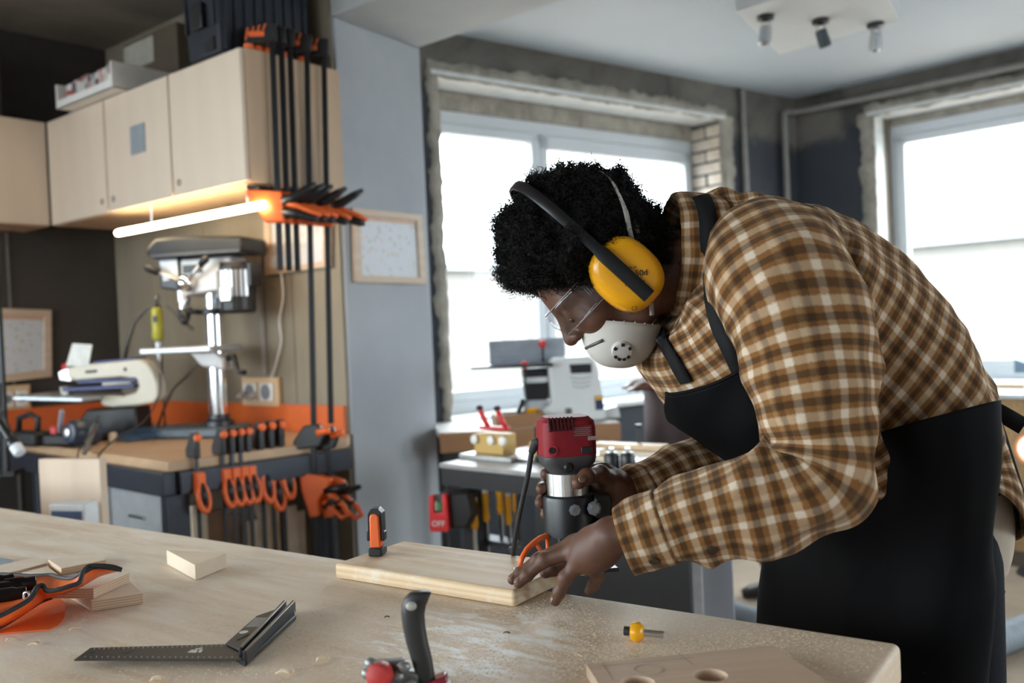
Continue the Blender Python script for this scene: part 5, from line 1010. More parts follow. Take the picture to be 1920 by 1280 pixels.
for px, lab in ((1141, 'left of two black clamp knobs right of the router'), (1171, 'right of two black clamp knobs near the far cuff')):
    w = ml(px, 888, MZ); T = TM_ @ at((w.x, w.y+.02, MZ+.0015))
    if k0 is None: k0 = thing('clamp_knob', lab, 'knob', T, 'clamp knobs on the machine bench'); M().lathe((0, 0, 0), (0, 0, 1), [(.02, 0), (.024, .006), (.024, .05), (.018, .062)], 16).build('knob', BLACKP, k0, smooth=True, auto=40); M().cyl((0, 0, .06), (0, 0, .075), .008, n=12).build('stud', STEEL, k0)
    else: dup(k0, T, lab)
w = ml(1218, 852, MZ); t = thing('bolt', 'tall black bolt standing on the rails before the far sleeve', 'bolt', TM_ @ at((w.x, w.y-.06, MZ+.024))); M().cyl((0, 0, 0), (0, 0, .075), .007, n=12).build('shaft', DARKST, t); M().lathe((0, 0, .075), (0, 0, 1), [(.012, 0), (.012, .012)], 6).build('head', DARKST, t)
# bench along the window wall
KZ = .86; k0_, k1_ = onz(824, 812, KZ), onz(1000, 801, KZ); TK = frame(np.array([k0_[0], k0_[1], 0]), nrm(k1_-k0_)); TKi = TK.inverted(); XK = float(lc(P(1172, 800, 4.05), TKi).x)
t = thing('window_bench', 'pale-topped bench with brown wooden edge under the centre window', 'workbench', TK)
M().box((XK/2, .25, KZ-.012), (XK, .46, .024)).build('bench_top', plain('white_board', (.62, .60, .57), .5), t, bevel=.002); M().box((XK/2, .012, KZ-.046), (XK, .024, .088)).build('front_board', wood('mid_brown', (.36, .19, .09), (.26, .13, .06), 'X', 1, .5), t, bevel=.003)
for x in (.05, XK-.05):
    for y in (.06, .44): M().box((x, y, (KZ-.024)/2), (.05, .05, KZ-.024)).build('leg', DARKST, t)
# white benchtop machine
o = P(1062, 787, 4.28); o[2] = KZ+.0015; km = 4.28/F
t = thing('benchtop_sander', 'white benchtop machine with grey fence and display, on the window bench', 'machine', frame(o, nrm([1, .06, 0])))
mp = lambda px, py: ((px-1066)*km, (788-py)*km)
def mside(pts, y0, y1, name, mat, par=None, bev=.006): return M().prism([(mp(*p)[0], y0, mp(*p)[1]) for p in pts], (0, y1-y0, 0)).build(name, mat, par or t, bevel=bev, seg=3)
WM_ = plain('machine_white', (.66, .67, .67), .4, 0, .02)
bd = mside([(1012, 787), (1020, 762), (1036, 752), (1033, 690), (1036, 676), (1046, 669), (1106, 668), (1118, 674), (1124, 690), (1136, 787)], -.09, .10, 'body', WM_, bev=.014)
mside([(1072, 682), (1112, 682), (1112, 699), (1074, 699)], -.094, -.088, 'display', plain('display_black', (.02, .02, .025), .2), bd, .001)
for i in range(3): M().tube([(mp(1072+2*i, 706+8*i)[0], -.092, mp(0, 706+8*i)[1]), (mp(1092, 0)[0], -.093, mp(0, 710+8*i)[1]), (mp(1112-2*i, 0)[0], -.092, mp(0, 706+8*i)[1])], .0025, 6).build('vent', GREYP, bd)
mside([(1116, 742), (1130, 742), (1132, 768), (1117, 768)], -.094, -.088, 'label_plate', plain('label_navy', (.03, .04, .09), .4), bd, .001); mside([(1117, 743), (1129, 743), (1129.5, 749), (1117, 749)], -.096, -.094, 'label_stripe', YELLOW, bd, .0005)
mside([(1061, 762), (1072, 762), (1072, 780), (1062, 780)], -.096, -.088, 'switch', plain('switch_grey', (.10, .10, .10), .5), bd, .001)
mside([(986, 688), (1032, 688), (1032, 745), (990, 745)], -.06, .06, 'motor_block', BLACKP); mside([(986, 703), (1032, 703), (1032, 713), (986, 713)], -.064, .03, 'white_band', WM_, bev=.001); mside([(986, 745), (1032, 745), (1018, 787), (986, 787)], -.05, .06, 'stand', plain('stand_grey', (.45, .48, .52), .4)); mside([(990, 760), (1014, 760), (1010, 778), (990, 778)], -.054, -.049, 'warning_label', YELLOW, bev=.0005)
mside([(888, 678), (1040, 677), (1040, 684), (892, 683)], -.13, .14, 'table', DARKST, bev=.001); mside([(927, 633), (1072, 632), (1072, 678), (928, 678)], .05, .07, 'fence', plain('fence_alu', (.40, .45, .52), .35, .5), bev=.002)
for i in range(3): M().bar((mp(928, 0)[0], .0495, mp(0, 643+10*i)[1]), (mp(1072, 0)[0], .0495, mp(0, 643+10*i)[1]), .002, .003).build('fence_groove', GREYP, t)
for (px, py, d_) in ((989, 679, -.10), (1028, 643, .02)): M().tube([(mp(px, 0)[0], d_, mp(0, py+40)[1]), (mp(px, 0)[0], d_, mp(0, py)[1])], .006, 8).build('knob_stem', BLACKM, t); M().ell((mp(px, 0)[0], d_, mp(0, py)[1]), (.018, .016, .020)).build('knob', REDL, t, smooth=True)
M().tube([(mp(985, 0)[0], -.07, mp(0, 742)[1]), (mp(972, 0)[0], -.075, mp(0, 772)[1]), (mp(969, 0)[0], -.08, mp(0, 782)[1])], [.012, .012, .018], 10).build('lever', BLACKP, t, smooth=True)
mside([(1124, 772), (1162, 764), (1166, 786), (1130, 787)], -.04, .06, 'outfeed', WM_)
w = lc(onz(985, 806, KZ), TKi)
t = thing('wooden_tray', 'low brown wooden tray on the window bench behind the router', 'tray', TK @ at((w.x, .10, KZ+.001))); M().box((0, 0, .006), (.22, .16, .012)).build('bottom', OAK, t)
for c_, d_ in (((0, .075, .03), (.22, .012, .06)), ((0, -.075, .03), (.22, .012, .06)), ((.104, 0, .03), (.012, .138, .06)), ((-.104, 0, .03), (.012, .138, .06))): M().box(c_, d_).build('side', wood('mid_brown', (.36, .19, .09), (.26, .13, .06), 'X', 1, .5), t, bevel=.002)
# ceiling spotlight panel
LZ = 2.66; L_, B_, R_ = onz(1380, 24, LZ), onz(1461, 103, LZ), onz(1686, 38, LZ); N_ = L_+(R_-B_)
t = thing('spotlight_panel', 'white square ceiling panel with three small spotlights', 'ceiling lamp', at((L_+R_)/2)); c_ = (L_+R_)/2
M().prism([p-c_ for p in (L_, B_, R_, N_)], (0, 0, HC-LZ-.002)).build('panel', plain('panel_white', (.58, .60, .61), .6, 0, .02), t, bevel=.003)
GLS = plain('spot_steel', (.5, .52, .54), .25, .9); s3 = [((1435, 30), (-.1, .0), .36), ((1538, 37), (.35, .2), .2), ((1641, 44), (-.05, .1), .45)]
for (q, tilt, tone) in s3:
    p = onz(q[0], q[1], LZ)-c_; b = M().lathe(p, (0, 0, -1), [(.038, 0), (.038, .016), (.02, .022)], 18).build('spot_base', BLACKP, t, smooth=True, auto=40)
    d_ = nrm([tilt[0], tilt[1], -1]); m = M(); m.tube([p+np.array([-.018, 0, -.015]), p+np.array([-.02, 0, -.06])], .004, 6); m.tube([p+np.array([.018, 0, -.015]), p+np.array([.02, 0, -.06])], .004, 6); m.build('fork', STEEL, b, kind='stuff')
    h = p+np.array([0, 0, -.05]); M().lathe(h, d_, [(.018, -.005), (.026, 0), (.028, .05), (.028, .075), (.024, .078), (.02, .068)], 18).build('spot_head', plain('spot_dark', (.05, .06, .07), .4, .5) if tone < .3 else GLS, b, smooth=True, auto=40)
# far right: chipboard bench and oddments, hose
tm = NT('chipboard'); co = tm.co(); vo = tm.n('ShaderNodeTexVoronoi'); tm.k(co, vo.inputs[0]); vo.inputs['Scale'].default_value = 60; tm.base(tm.mix(tm.math('MULTIPLY', tm.noise(co, 6, 5), .6), tm.ramp(vo.outputs[1], [(.2, (.28, .17, .075)), (.8, (.42, .27, .125))]), (.36, .22, .10))); tm.set(Roughness=.7); OSB = tm.m
o = onz(1840, 1052, 0); t = thing('chipboard_counter', 'chipboard-fronted counter with grey metal top behind the man', 'counter', frame(o, dB)); hz_ = float(P(1840, 745, float((o-CAM) @ FW))[2])
M().box((.55, .22, hz_/2), (1.5, .44, hz_)).build('body', OSB, t, bevel=.003); M().box((.55, .22, hz_+.012), (1.54, .48, .024)).build('metal_top', plain('top_alu', (.34, .35, .36), .35, .5), t, bevel=.003); M().box((.55, -.004, .04), (1.5, .012, .08)).build('plinth', plain('plinth_dark', (.09, .07, .05), .7), t); M().box((.66, .2, hz_+.07), (.9, .2, .09)).build('fence_box', plain('top_alu', (.34, .35, .36), .35, .5), t, bevel=.004)
TR_ = WM[t.name]
def onctr(px, py, y_): w = lc(P(px, py, float((np.array(TR_ @ Vector((.4, y_, 1)))-CAM) @ FW)), TR_.inverted()); return w
w = onctr(1880, 690, .2)
o_ = M().prism([(-.0, 0, 0), (.09, 0, 0), (.09, 0, .035), (-.0, 0, .075)], (0, .03, 0)).build('blue_guard', plain('steel_blue', (.16, .24, .33), .5), bevel=.002); o_.matrix_world = TR_ @ at((w.x-.02, .2, hz_+.1165)); tag(o_, 'steel-blue wedge plate standing on the chipboard counter', 'guard')
w = onctr(1830, 690, .3); o_ = M().box((0, 0, .012), (.24, .08, .024)).build('wood_piece', PINE, bevel=.002); o_.matrix_world = TR_ @ at((w.x-.02, .38, hz_+.0255)); tag(o_, 'brown strip of wood on the counter left of the blue plate', 'strip')
o_ = M().box((0, 0, .03), (.12, .06, .06)).build('wood_block', wood('red_brown', (.36, .16, .08), (.28, .11, .05), 'X', 1, .5), bevel=.002); o_.matrix_world = TR_ @ at((w.x+.33, .2, hz_+.1165)); tag(o_, 'reddish wood block on the counter at the right photo edge', 'block')
w = onctr(1910, 842, -.02); t = thing('work_lamp', 'glowing orange lamp in front of the chipboard counter at the right edge', 'lamp', TR_ @ at((w.x+.05, -.16, w.z))); M().lathe((0, 0, 0), (-.3, -1, 0), [(.03, -.08), (.055, -.06), (.075, .0), (.078, .01)], 22).build('shade', plain('shade_orange', (.80, .28, .12), .5), t, smooth=True, auto=40); M().lathe((0, 0, 0), (-.3, -1, 0), [(.07, .004), (.06, .012), (.02, .018)], 20).build('bulb', glow('ember', (1.0, .36, .16), 1.6), t, smooth=True); M().tube([(0, .05, 0), (0, .06, -.2), (0, .06, -w.z+.02)], .012, 8).build('stand', DARKST, t); M().lathe((0, .06, -w.z+.002), (0, 0, 1), [(.1, 0), (.1, .014), (.02, .024)], 20).build('foot', DARKST, t)
hs = [onz(*q, .06) for q in ((1375, 1152), (1430, 1172), (1520, 1200), (1650, 1225), (1760, 1222), (1860, 1205), (1925, 1180), (1990, 1150))]; rr_ = []
pts = []
for i in range(len(hs)-1):
    for k_ in range(24): pts.append(hs[i]+(hs[i+1]-hs[i])*k_/24)
rr_ = [.055*(1+.05*math.sin(i*2.2)) for i in range(len(pts))]
for p in pts: p[2] = .06
tag(M().tube(pts, rr_, 16).build('extraction_hose', plain('hose_grey', (.20, .23, .26), .6), smooth=True), 'grey ribbed extraction hose lying on the floor behind the man', 'hose')
# ================================================================== the man at the router
from mathutils.bvhtree import BVHTree
def cr(arr, n):
    a = np.array(arr, float); k = len(a); out = []
    for i in range(n):
        u = i/(n-1)*(k-1); j = min(int(u), k-2); f = u-j; p0, p1, p2, p3 = a[max(j-1, 0)], a[j], a[j+1], a[min(j+2, k-1)]
        out.append(.5*((2*p1)+(p2-p0)*f+(2*p0-5*p1+4*p2-p3)*f*f+(3*p1-p0-3*p2+p3)*f**3))
    return np.array(out)
def nz(x, y, z=0): return noise.noise((x, y, z))
def ridge(x, y, z=0): return (1-2*abs(nz(x, y, z)))
# plaid flannel
def plaid(name, tile):
    t = NT(name); uv = t.n('ShaderNodeUVMap'); uv.uv_map = 'UVMap'; wob = t.n('ShaderNodeTexNoise'); t.k(uv.outputs[0], wob.inputs[0]); wob.inputs['Scale'].default_value = 420; wob.inputs['Detail'].default_value = 3
    ad = t.n('ShaderNodeVectorMath', operation='MULTIPLY_ADD'); t.k(wob.outputs[1], ad.inputs[0]); ad.inputs[1].default_value = (.0034,)*3; t.k(uv.outputs[0], ad.inputs[2])
    sx = t.n('ShaderNodeSeparateXYZ'); t.k(ad.outputs[0], sx.inputs[0]); D_, D2_, T_, L_, W_ = (.015, .006, .002), (.034, .013, .0045), (.185, .080, .023), (.34, .21, .105), (.64, .53, .415)
    def stripes(o, tl_, off, stops):
        f = t.math('FRACT', t.math('ADD', t.math('DIVIDE', o, tl_), off)); return t.ramp(f, stops)
    cu = stripes(sx.outputs[0], tile*1.75, .1, [(0, W_), (.13, W_), (.18, T_), (.34, T_), (.39, D2_), (.50, D2_), (.55, T_), (.60, L_), (.68, L_), (.73, T_), (.95, T_), (1, W_)])
    cvv = stripes(sx.outputs[1], tile, .3, [(0, W_), (.23, W_), (.30, T_), (.46, T_), (.52, D_), (.74, D_), (.80, T_), (.93, T_), (1, W_)])
    gm = t.n('ShaderNodeGamma'); t.k(t.mix(1.0, cu, cvv, 'MULTIPLY'), gm.inputs[0]); gm.inputs[1].default_value = .5
    c = t.mix(.65, t.mix(.55, cu, cvv), gm.outputs[0]); fz = t.n('ShaderNodeTexNoise'); t.k(uv.outputs[0], fz.inputs[0]); fz.inputs['Scale'].default_value = 900; fz.inputs['Detail'].default_value = 4
    c = t.mix(t.math('MULTIPLY', fz.outputs[0], .22), c, (.24, .145, .07)); t.base(c); t.set(Roughness=.95); t.b.inputs['Specular IOR Level'].default_value = .1; t.b.inputs['Sheen Weight'].default_value = .12; t.b.inputs['Sheen Roughness'].default_value = .5; t.b.inputs['Sheen Tint'].default_value = (.9, .75, .6, 1)
    tw = t.n('ShaderNodeTexWave', wave_type='BANDS', bands_direction='DIAGONAL'); t.k(uv.outputs[0], tw.inputs[0]); tw.inputs['Scale'].default_value = 230; t.bump(t.math('ADD', fz.outputs[0], t.math('MULTIPLY', tw.outputs[1], .3)), .5, .0012); return t.m
FLAN = plaid('plaid_flannel', .0315)
tm = NT('black_apron'); co = tm.co(); f = tm.noise(co, 300, 3, .7); tm.base((.0035, .0035, .0042)); tm.set(Roughness=.72); sp2 = tm.ramp(tm.noise(co, 160, 2, .9), [(.74, (0, 0, 0)), (.78, (1, 1, 1))]); tm.base(tm.mix(tm.math('MULTIPLY', sp2, .5), (.0035, .0035, .0042), (.10, .10, .105))); tm.b.inputs['Specular IOR Level'].default_value = .08; tm.bump(f, .1, .0006); APR = tm.m
WEB = plain('black_webbing', (.0055, .0055, .0065), .8, spec=.25); DENIM = plain('dark_denim', (.006, .007, .011), .9, 0, .25, 120, spec=.15)
tm = NT('brown_skin'); co = tm.co(); n1 = tm.noise(co, 26, 5, .6); n2 = tm.noise(co, 420, 3, .6); tm.base(tm.ramp(n1, [(.3, (.088, .038, .022)), (.7, (.13, .058, .035))])); tm.set(Roughness=.52); tm.b.inputs['Specular IOR Level'].default_value = .38; tm.b.inputs['Subsurface Weight'].default_value = .06; tm.b.inputs['Subsurface Scale'].default_value = .01; tm.b.inputs['Subsurface Radius'].default_value = (1, .4, .2); tm.bump(n2, .25, .0006); SKIN = tm.m
NAIL = plain('finger_nail', (.20, .11, .085), .3)

man = thing('person', 'bending man in plaid flannel shirt and black apron guiding a router', 'person', at((.62, 1.46, 0)))
MO = np.array([.62, 1.46, 0.0])
LAT = nrm(FW*.97-RT*.22)
TSEC = [((1300, 378), (1262, 592), .080), ((1335, 372), (1236, 625), .125), ((1385, 367), (1224, 655), .178), ((1445, 366), (1234, 700), .205), ((1512, 380), (1264, 752), .215), ((1582, 412), (1312, 805), .215), ((1652, 467), (1372, 845), .206), ((1722, 548), (1430, 890), .2), ((1786, 642), (1470, 940), .196), ((1832, 752), (1500, 985), .192), ((1866, 832), (1505, 1050), .195), ((1896, 908), (1505, 1120), .198), ((1914, 992), (1505, 1180), .20)]
DC = 1.455
def sec(b, f, w, ex=2.25, nth=97, th0=-90, th1=270, off=0, d=DC):
    B, Fp = P(*b, d), P(*f, d); c = (B+Fp)/2; a = np.linalg.norm(B-Fp)/2+off; e1 = nrm(B-Fp); w = w+off; out = []
    for i in range(nth):
        t = math.radians(th0+(th1-th0)*i/(nth-1)); ct, s_ = math.cos(t), math.sin(t); q = 2/ex
        out.append(c+e1*a*math.copysign(abs(ct)**q, ct)-LAT*w*math.copysign(abs(s_)**q, s_))
    return np.array(out)
def pix(w): v = np.array(w)-CAM; d = v@FW; return np.array([960+F*(v@RT)/d, 640-F*(v@UP)/d])
def fit(b, f, w, ex=2.25, off=0):
    b0, f0 = np.array(b, float), np.array(f, float); e = (b0-f0)/np.linalg.norm(b0-f0); b1, f1 = b0.copy(), f0.copy()
    for _ in range(5):
        q = np.array([pix(p) for p in sec(tuple(b1), tuple(f1), w, ex, 41, off=off)])@e; b1 -= e*(q.max()-b0@e)*.9; f1 -= e*(q.min()-f0@e)*.9
    return tuple(b1), tuple(f1), w
# theta: 0 = spine, 90 = side towards the camera, 180 = belly, 270/-90 = far side
def normals(G):
    du = np.gradient(G, axis=1); dv = np.gradient(G, axis=0); n = np.cross(du, dv); return n/np.maximum(np.linalg.norm(n, axis=-1, keepdims=True), 1e-9)
NS, NTH = 150, 161
TSEC = TSEC[:2]+[fit(*q) for q in TSEC[2:]]
K = np.array([[*b, *f, w] for b, f, w in TSEC]); KI = cr(K, NS)
G = np.array([sec(tuple(k[:2]), tuple(k[2:4]), k[4], nth=NTH) for k in KI])
ths = np.linspace(-90, 270, NTH)
i9 = int(9/12*(NS-1))
hem = 1-.62*np.abs(np.sin(np.radians(ths)))**1.5
_fw = np.clip((125-np.abs(ths-170))/40, 0, 1)
hem = hem*(1-_fw)+.06*_fw
for i in range(i9, NS): G[i] = G[i9]+(G[i]-G[i9])*hem[:, None]
for i in range(i9-14, NS):
    c_ = G[i].mean(0); k_ = min(1, (i-i9+14)/16)*.13; G[i] = c_+(G[i]-c_)*(1-k_*_fw)[:, None]
Nn = normals(G); cen = G.mean(axis=1, keepdims=True); sg = np.sign(((G-cen)*Nn).sum(-1).mean()); Nn *= sg
arc = np.concatenate([[0], np.cumsum(np.linalg.norm(np.diff(G[:, NTH//4+20], axis=0), axis=1))])
D = np.zeros((NS, NTH))
for i in range(NS):
    for j in range(NTH):
        u = ths[j]/90; v = arc[i]*10
        d = .009*nz(u*1.7+v*.5, v*.55-u*.3, 3)+.013*max(0, ridge(u*1.5-v*.42, v*.22+u*.75, 9)-.40)*1.6+.010*max(0, ridge(u*1.1+v*.62, v*.2-u*.5, 17)-.5)*1.6+.003*nz(u*5+v, v*2.2, 5)
        w = math.exp(-((v-6.2)/1.5)**2); d += w*.014*ridge(u*.7+v*1.3, v*.3-u*.5, 21)*.9          # bunching above the waist
        D[i, j] = d*min(1, i/12)*(1 if i < i9-8 else max(.12, 1-(i-i9+8)/12))
G = G+Nn*D[..., None]
UVt = np.stack([np.tile(ths/360*1.25, (NS, 1)), np.tile(arc[:, None], (1, NTH))], -1)
def gridmesh(name, G, mat, par, uv=None, flip=False):
    n, k = G.shape[:2]; i = np.arange(n-1)[:, None]*k+np.arange(k-1)[None, :]; i = i.ravel(); q = np.stack([i, i+1, i+k+1, i+k], 1)
    if flip: q = q[:, ::-1]
    return npmesh(name, G.reshape(-1, 3)-MO, q, mat, par, uv=None if uv is None else uv.reshape(-1, 2))
shirt = gridmesh('shirt', G, FLAN, man, UVt, flip=sg < 0)
sd = shirt.modifiers.new('solid', 'SOLIDIFY'); sd.thickness = .003; sd.offset = -1

# sleeves
def tube_grid(path, n, nth, wr):
    p = cr(path, n); C = np.array([P(a[0], a[1], a[2]) for a in p]); Tn = np.gradient(C, axis=0); Tn /= np.linalg.norm(Tn, axis=1, keepdims=True)
    for _ in range(3): Tn[1:-1] = (Tn[:-2]+Tn[1:-1]*2+Tn[2:])/4; Tn /= np.linalg.norm(Tn, axis=1, keepdims=True)
    E2 = FW-Tn*(Tn@FW)[:, None]; E2 /= np.linalg.norm(E2, axis=1, keepdims=True); E1 = np.cross(Tn, E2); t = np.radians(np.linspace(-90, 270, nth)); L = np.concatenate([[0], np.cumsum(np.linalg.norm(np.diff(C, axis=0), axis=1))])
    G = np.zeros((n, nth, 3))
    for i in range(n):
        for j in range(nth):
            d = wr(L[i], t[j], i/(n-1)); G[i, j] = C[i]+E1[i]*(p[i, 3]+d)*math.cos(t[j])-E2[i]*(p[i, 4]+d)*math.sin(t[j])
    return G, L, t
NEAR = [(1425, 470, 1.36, .085, .08), (1462, 520, 1.285, .096, .09), (1496, 590, 1.235, .093, .083), (1518, 680, 1.21, .083, .076), (1534, 765, 1.195, .071, .069), (1543, 840, 1.188, .064, .064), (1530, 893, 1.184, .064, .062), (1482, 925, 1.184, .066, .062), (1410, 944, 1.19, .0605, .058), (1330, 962, 1.20, .053, .052), (1262, 983, 1.21, .047, .047), (1205, 1003, 1.218, .0435, .0435), (1172, 1014, 1.222, .0425, .0425)]
def wr_near(L, t, u):
    th = math.degrees(t); d = .007*nz(L*9+t*.6, t*.8-L*6, 2)+.003*nz(L*26, t*1.6, 7)+.010*max(0, ridge(L*7-t*.5, t*.28+L*2, 33)-.45)
    d += .014*max(0, ridge(L*10+t*.5, t*.3-L*3, 4)-.35)*(.55+.7*math.exp(-((u-.52)/.16)**2))
    d += .009*math.exp(-((u-.50)/.14)**2)*math.sin(L*95+2.2*math.cos(t))*(.25+.75*max(0, math.cos(t-math.radians(0))))*.8
    d += .010*math.exp(-((L-.485)/.022)**2)*max(0, math.cos(t-math.radians(20)))+.008*math.exp(-((L-.555)/.018)**2)*max(0, math.cos(t-math.radians(-10)))
    return d*min(1, (1-u)/.12)
Gn, Ln, tn2 = tube_grid(NEAR, 170, 97, wr_near)
UVn = np.stack([np.tile(np.degrees(tn2)/360*.47, (len(Ln), 1)), np.tile(Ln[:, None], (1, 97))], -1)
sleeve = gridmesh('sleeve', Gn, FLAN, man, UVn); sd = sleeve.modifiers.new('solid', 'SOLIDIFY'); sd.thickness = .0025; sd.offset = 0
FAR = [(1350, 520, 1.60, .08, .08), (1352, 600, 1.63, .08, .078), (1362, 700, 1.64, .072, .07), (1376, 790, 1.61, .062, .06), (1378, 838, 1.585, .056, .056), (1345, 868, 1.56, .054, .054), (1290, 885, 1.53, .050, .05), (1235, 908, 1.50, .044, .044), (1196, 924, 1.48, .0405, .0405), (1176, 930, 1.472, .040, .040)]
Gf, Lf, tf2 = tube_grid(FAR, 110, 73, lambda L, t, u: (.004*nz(L*14, t, 12)+.012*max(0, ridge(L*13+t*.5, t*.4, 14)-.4))*min(1, (1-u)/.1))
UVf = np.stack([np.tile(np.degrees(tf2)/360*.44, (len(Lf), 1)), np.tile(Lf[:, None], (1, 73))], -1)
gridmesh('sleeve', Gf, FLAN, man, UVf)
# cuffs
def cuff(Gs, Ls, L0, extra, buttons):
    i0 = int(np.searchsorted(Ls, Ls[-1]-L0)); ce = Gs.mean(axis=1, keepdims=True); dirs = (Gs-ce)/np.linalg.norm(Gs-ce, axis=-1, keepdims=True); A = Gs[i0:]+dirs[i0:]*extra; end = A[-1:]+(A[-1:]-A[-2:-1])*1.5; inner = ce[-1:]+(end-ce[-1:])*.93; inner2 = inner-(A[-1:]-A[-6:-5])
    A = np.concatenate([Gs[i0-1:i0]+dirs[i0-1:i0]*.0005, A, end, inner, inner2]); l = np.concatenate([[0], np.cumsum(np.linalg.norm(np.diff(A[:, 5], axis=0), axis=1))]); k = A.shape[1]
    uv = np.stack([np.tile(np.linspace(0, .34, k), (len(A), 1)), np.tile(l[:, None]+.013, (1, k))], -1); return gridmesh('cuff', A, FLAN, man, uv)
cf = cuff(Gn, Ln, .058, .0045, 2); cuff(Gf, Lf, .03, .003, 0)

# collar
def cring(cx, cy, a, b, tilt=0, d=DC, n=81):
    c = P(cx-14, cy, d); e = nrm(UP+RT*tilt); LC = nrm(FW*.97-RT*.05); return np.array([c+e*a*math.cos(t)-LC*b*math.sin(t) for t in np.radians(np.linspace(-90, 270, n))])
cg = cr([np.concatenate([cring(1312, 482, .070, .066, .12).ravel()]), cring(1288, 480, .080, .072, .08).ravel(), cring(1271, 478, .092, .080, .03).ravel(), cring(1270, 478, .0985, .088, .02).ravel(), cring(1284, 479, .101, .098, .02).ravel(), cring(1316, 482, .1015, .120, .04).ravel(), cring(1344, 486, .1005, .140, .05).ravel(), cring(1346, 486, .097, .137, .05).ravel()], 40).reshape(40, -1, 3)
for i in range(40):
    for j in range(81): cg[i, j] += UP*.003*nz(i*.12, j*.12, 4)+RT*.003*nz(i*.1, j*.2, 8)
lc_ = np.concatenate([[0], np.cumsum(np.linalg.norm(np.diff(cg[:, 40], axis=0), axis=1))])
gridmesh('collar', cg, FLAN, man, np.stack([np.tile(np.linspace(0, .62, 81), (40, 1)), np.tile(lc_[:, None], (1, 81))], -1))

# apron skirt
WS = [((1843, 757), (1440, 850), .236), ((1840, 850), (1462, 945), .232), ((1846, 950), (1458, 1015), .220), ((1848, 1040), (1440, 1090), .212), ((1848, 1130), (1431, 1180), .216), ((1842, 1270), (1434, 1310), .216), ((1845, 1410), (1440, 1440), .216), ((1838, 1600), (1450, 1620), .216)]
WS = [fit(*q, ex=3.0, off=.020) for q in WS]; KA = cr(np.array([[*b, *f, w] for b, f, w in WS]), 90); tha = (36, 318)
GA = np.array([sec(tuple(k[:2]), tuple(k[2:4]), k[4], 3.0, 121, tha[0], tha[1], .020) for k in KA]); NA = normals(GA); cA = GA.mean(axis=1, keepdims=True); sA_ = np.sign(((GA-cA)*NA).sum(-1).mean()); NA *= sA_
tw_ = np.radians(np.linspace(tha[0], tha[1], 121)); sn_w = np.maximum(0, np.sin(tw_))
for i in range(34): k_ = (1-i/34)**1.3; GA[i] += UP*(.064*k_*sn_w)[:, None]+NA[i]*(.012*k_*sn_w+.030*k_*np.exp(-((np.degrees(tw_)-130)/38)**2))[:, None]
for i in range(90):
    for j in range(121):
        u = j/120*4; v = i/90*5; GA[i, j] += NA[i, j]*((.007*ridge(u*1.3+v*.55, v*.5-u*.2, 31)+.003*nz(u*3, v*1.2, 3))*min(1, i/14)-.004)
ap = gridmesh('apron', GA, APR, man, flip=sA_ < 0); sd = ap.modifiers.new('solid', 'SOLIDIFY'); sd.thickness = .003; sd.offset = 0

# --- measuring against the built cloth: pixel -> point on the shirt
def bvh_of(*gr): 
    V = []; Q = []
    for g_ in gr:
        n, k = g_.shape[:2]; b = len(V); V += [tuple(p) for p in g_.reshape(-1, 3)]
        for i in range(n-1):
            for j in range(k-1): Q.append((b+i*k+j, b+i*k+j+1, b+(i+1)*k+j+1, b+(i+1)*k+j))
    return BVHTree.FromPolygons(V, Q)
def hit(bv, px, py, off=.004):
    d = Vector([float(c) for c in ray(px, py)]); h = bv.ray_cast(Vector(CAM), d.normalized())
    if h[0] is None: return None
    n = h[1]; n = n if n.dot(d) < 0 else -n; return np.array(h[0]+n*off), np.array(n)
BV = bvh_of(G, cg)
def ribbon(name, hits, width, mat, thick=.0025, par=None, side=None):
    pts = np.array([h[0] for h in hits]); ns = np.array([h[1] for h in hits]); pts = cr(pts, 40); ns = cr(ns, 40); T = np.gradient(pts, axis=0); rows = []
    for p, t, n in zip(pts, T, ns):
        s_ = nrm(np.cross(t, n)); rows.append([p-s_*width/2-MO, p-MO+nrm(n)*.0008, p+s_*width/2-MO])
    return M().grid(rows).build(name, mat, par or man, smooth=True, solid=thick)
ns_ = [hit(BV, *q, .005) for q in ((1392, 697), (1372, 655), (1352, 612), (1340, 565), (1333, 510), (1331, 455), (1328, 410), (1320, 382), (1312, 373))]
ns_ = [h for h in ns_ if h]
if len(ns_) > 3: ribbon('apron_strap', ns_, .026, WEB)
fs_ = [h for h in (hit(BV, *q, .005) for q in ((1290, 714), (1276, 690), (1262, 665), (1250, 645), (1243, 628))) if h]
if len(fs_) > 3:
    ribbon('apron_strap', fs_, .024, WEB); b_ = M(); bk_ = fs_[-2][0]-MO; b_.box(bk_+np.array([0, -.004, 0]), (.026, .006, .012), Matrix.Rotation(.8, 3, 'Y')); b_.build('strap_buckle', BLACKP, man, bevel=.0015)
# bib follows the chest
def find(px, py, s0, s1, a0, a1):
    best = None
    for i in range(int(s0*(NS-1)), int(s1*(NS-1))):
        for j in range(NTH):
            if a0 <= ths[j] <= a1:
                q = pix(G[i, j]); e = (q[0]-px)**2+(q[1]-py)**2
                if best is None or e < best[0]: best = (e, i, ths[j])
    return best[1], best[2]
n1_, f1_ = find(1397, 690, .1, .6, 95, 185), find(1287, 714, .1, .6, 170, 225)
n2_, f2_ = (int(.62*(NS-1)), 150), (int(.62*(NS-1)), 250)
rows = []
def Gat(i, th):
    j = (th+90)/360*(NTH-1); i0 = int(np.clip(i, 0, NS-2)); j0 = int(np.clip(j, 0, NTH-2)); a, b = i-i0, j-j0
    p = G[i0, j0]*(1-a)*(1-b)+G[i0+1, j0]*a*(1-b)+G[i0, j0+1]*(1-a)*b+G[i0+1, j0+1]*a*b; n = Nn[i0, j0]; return p, n
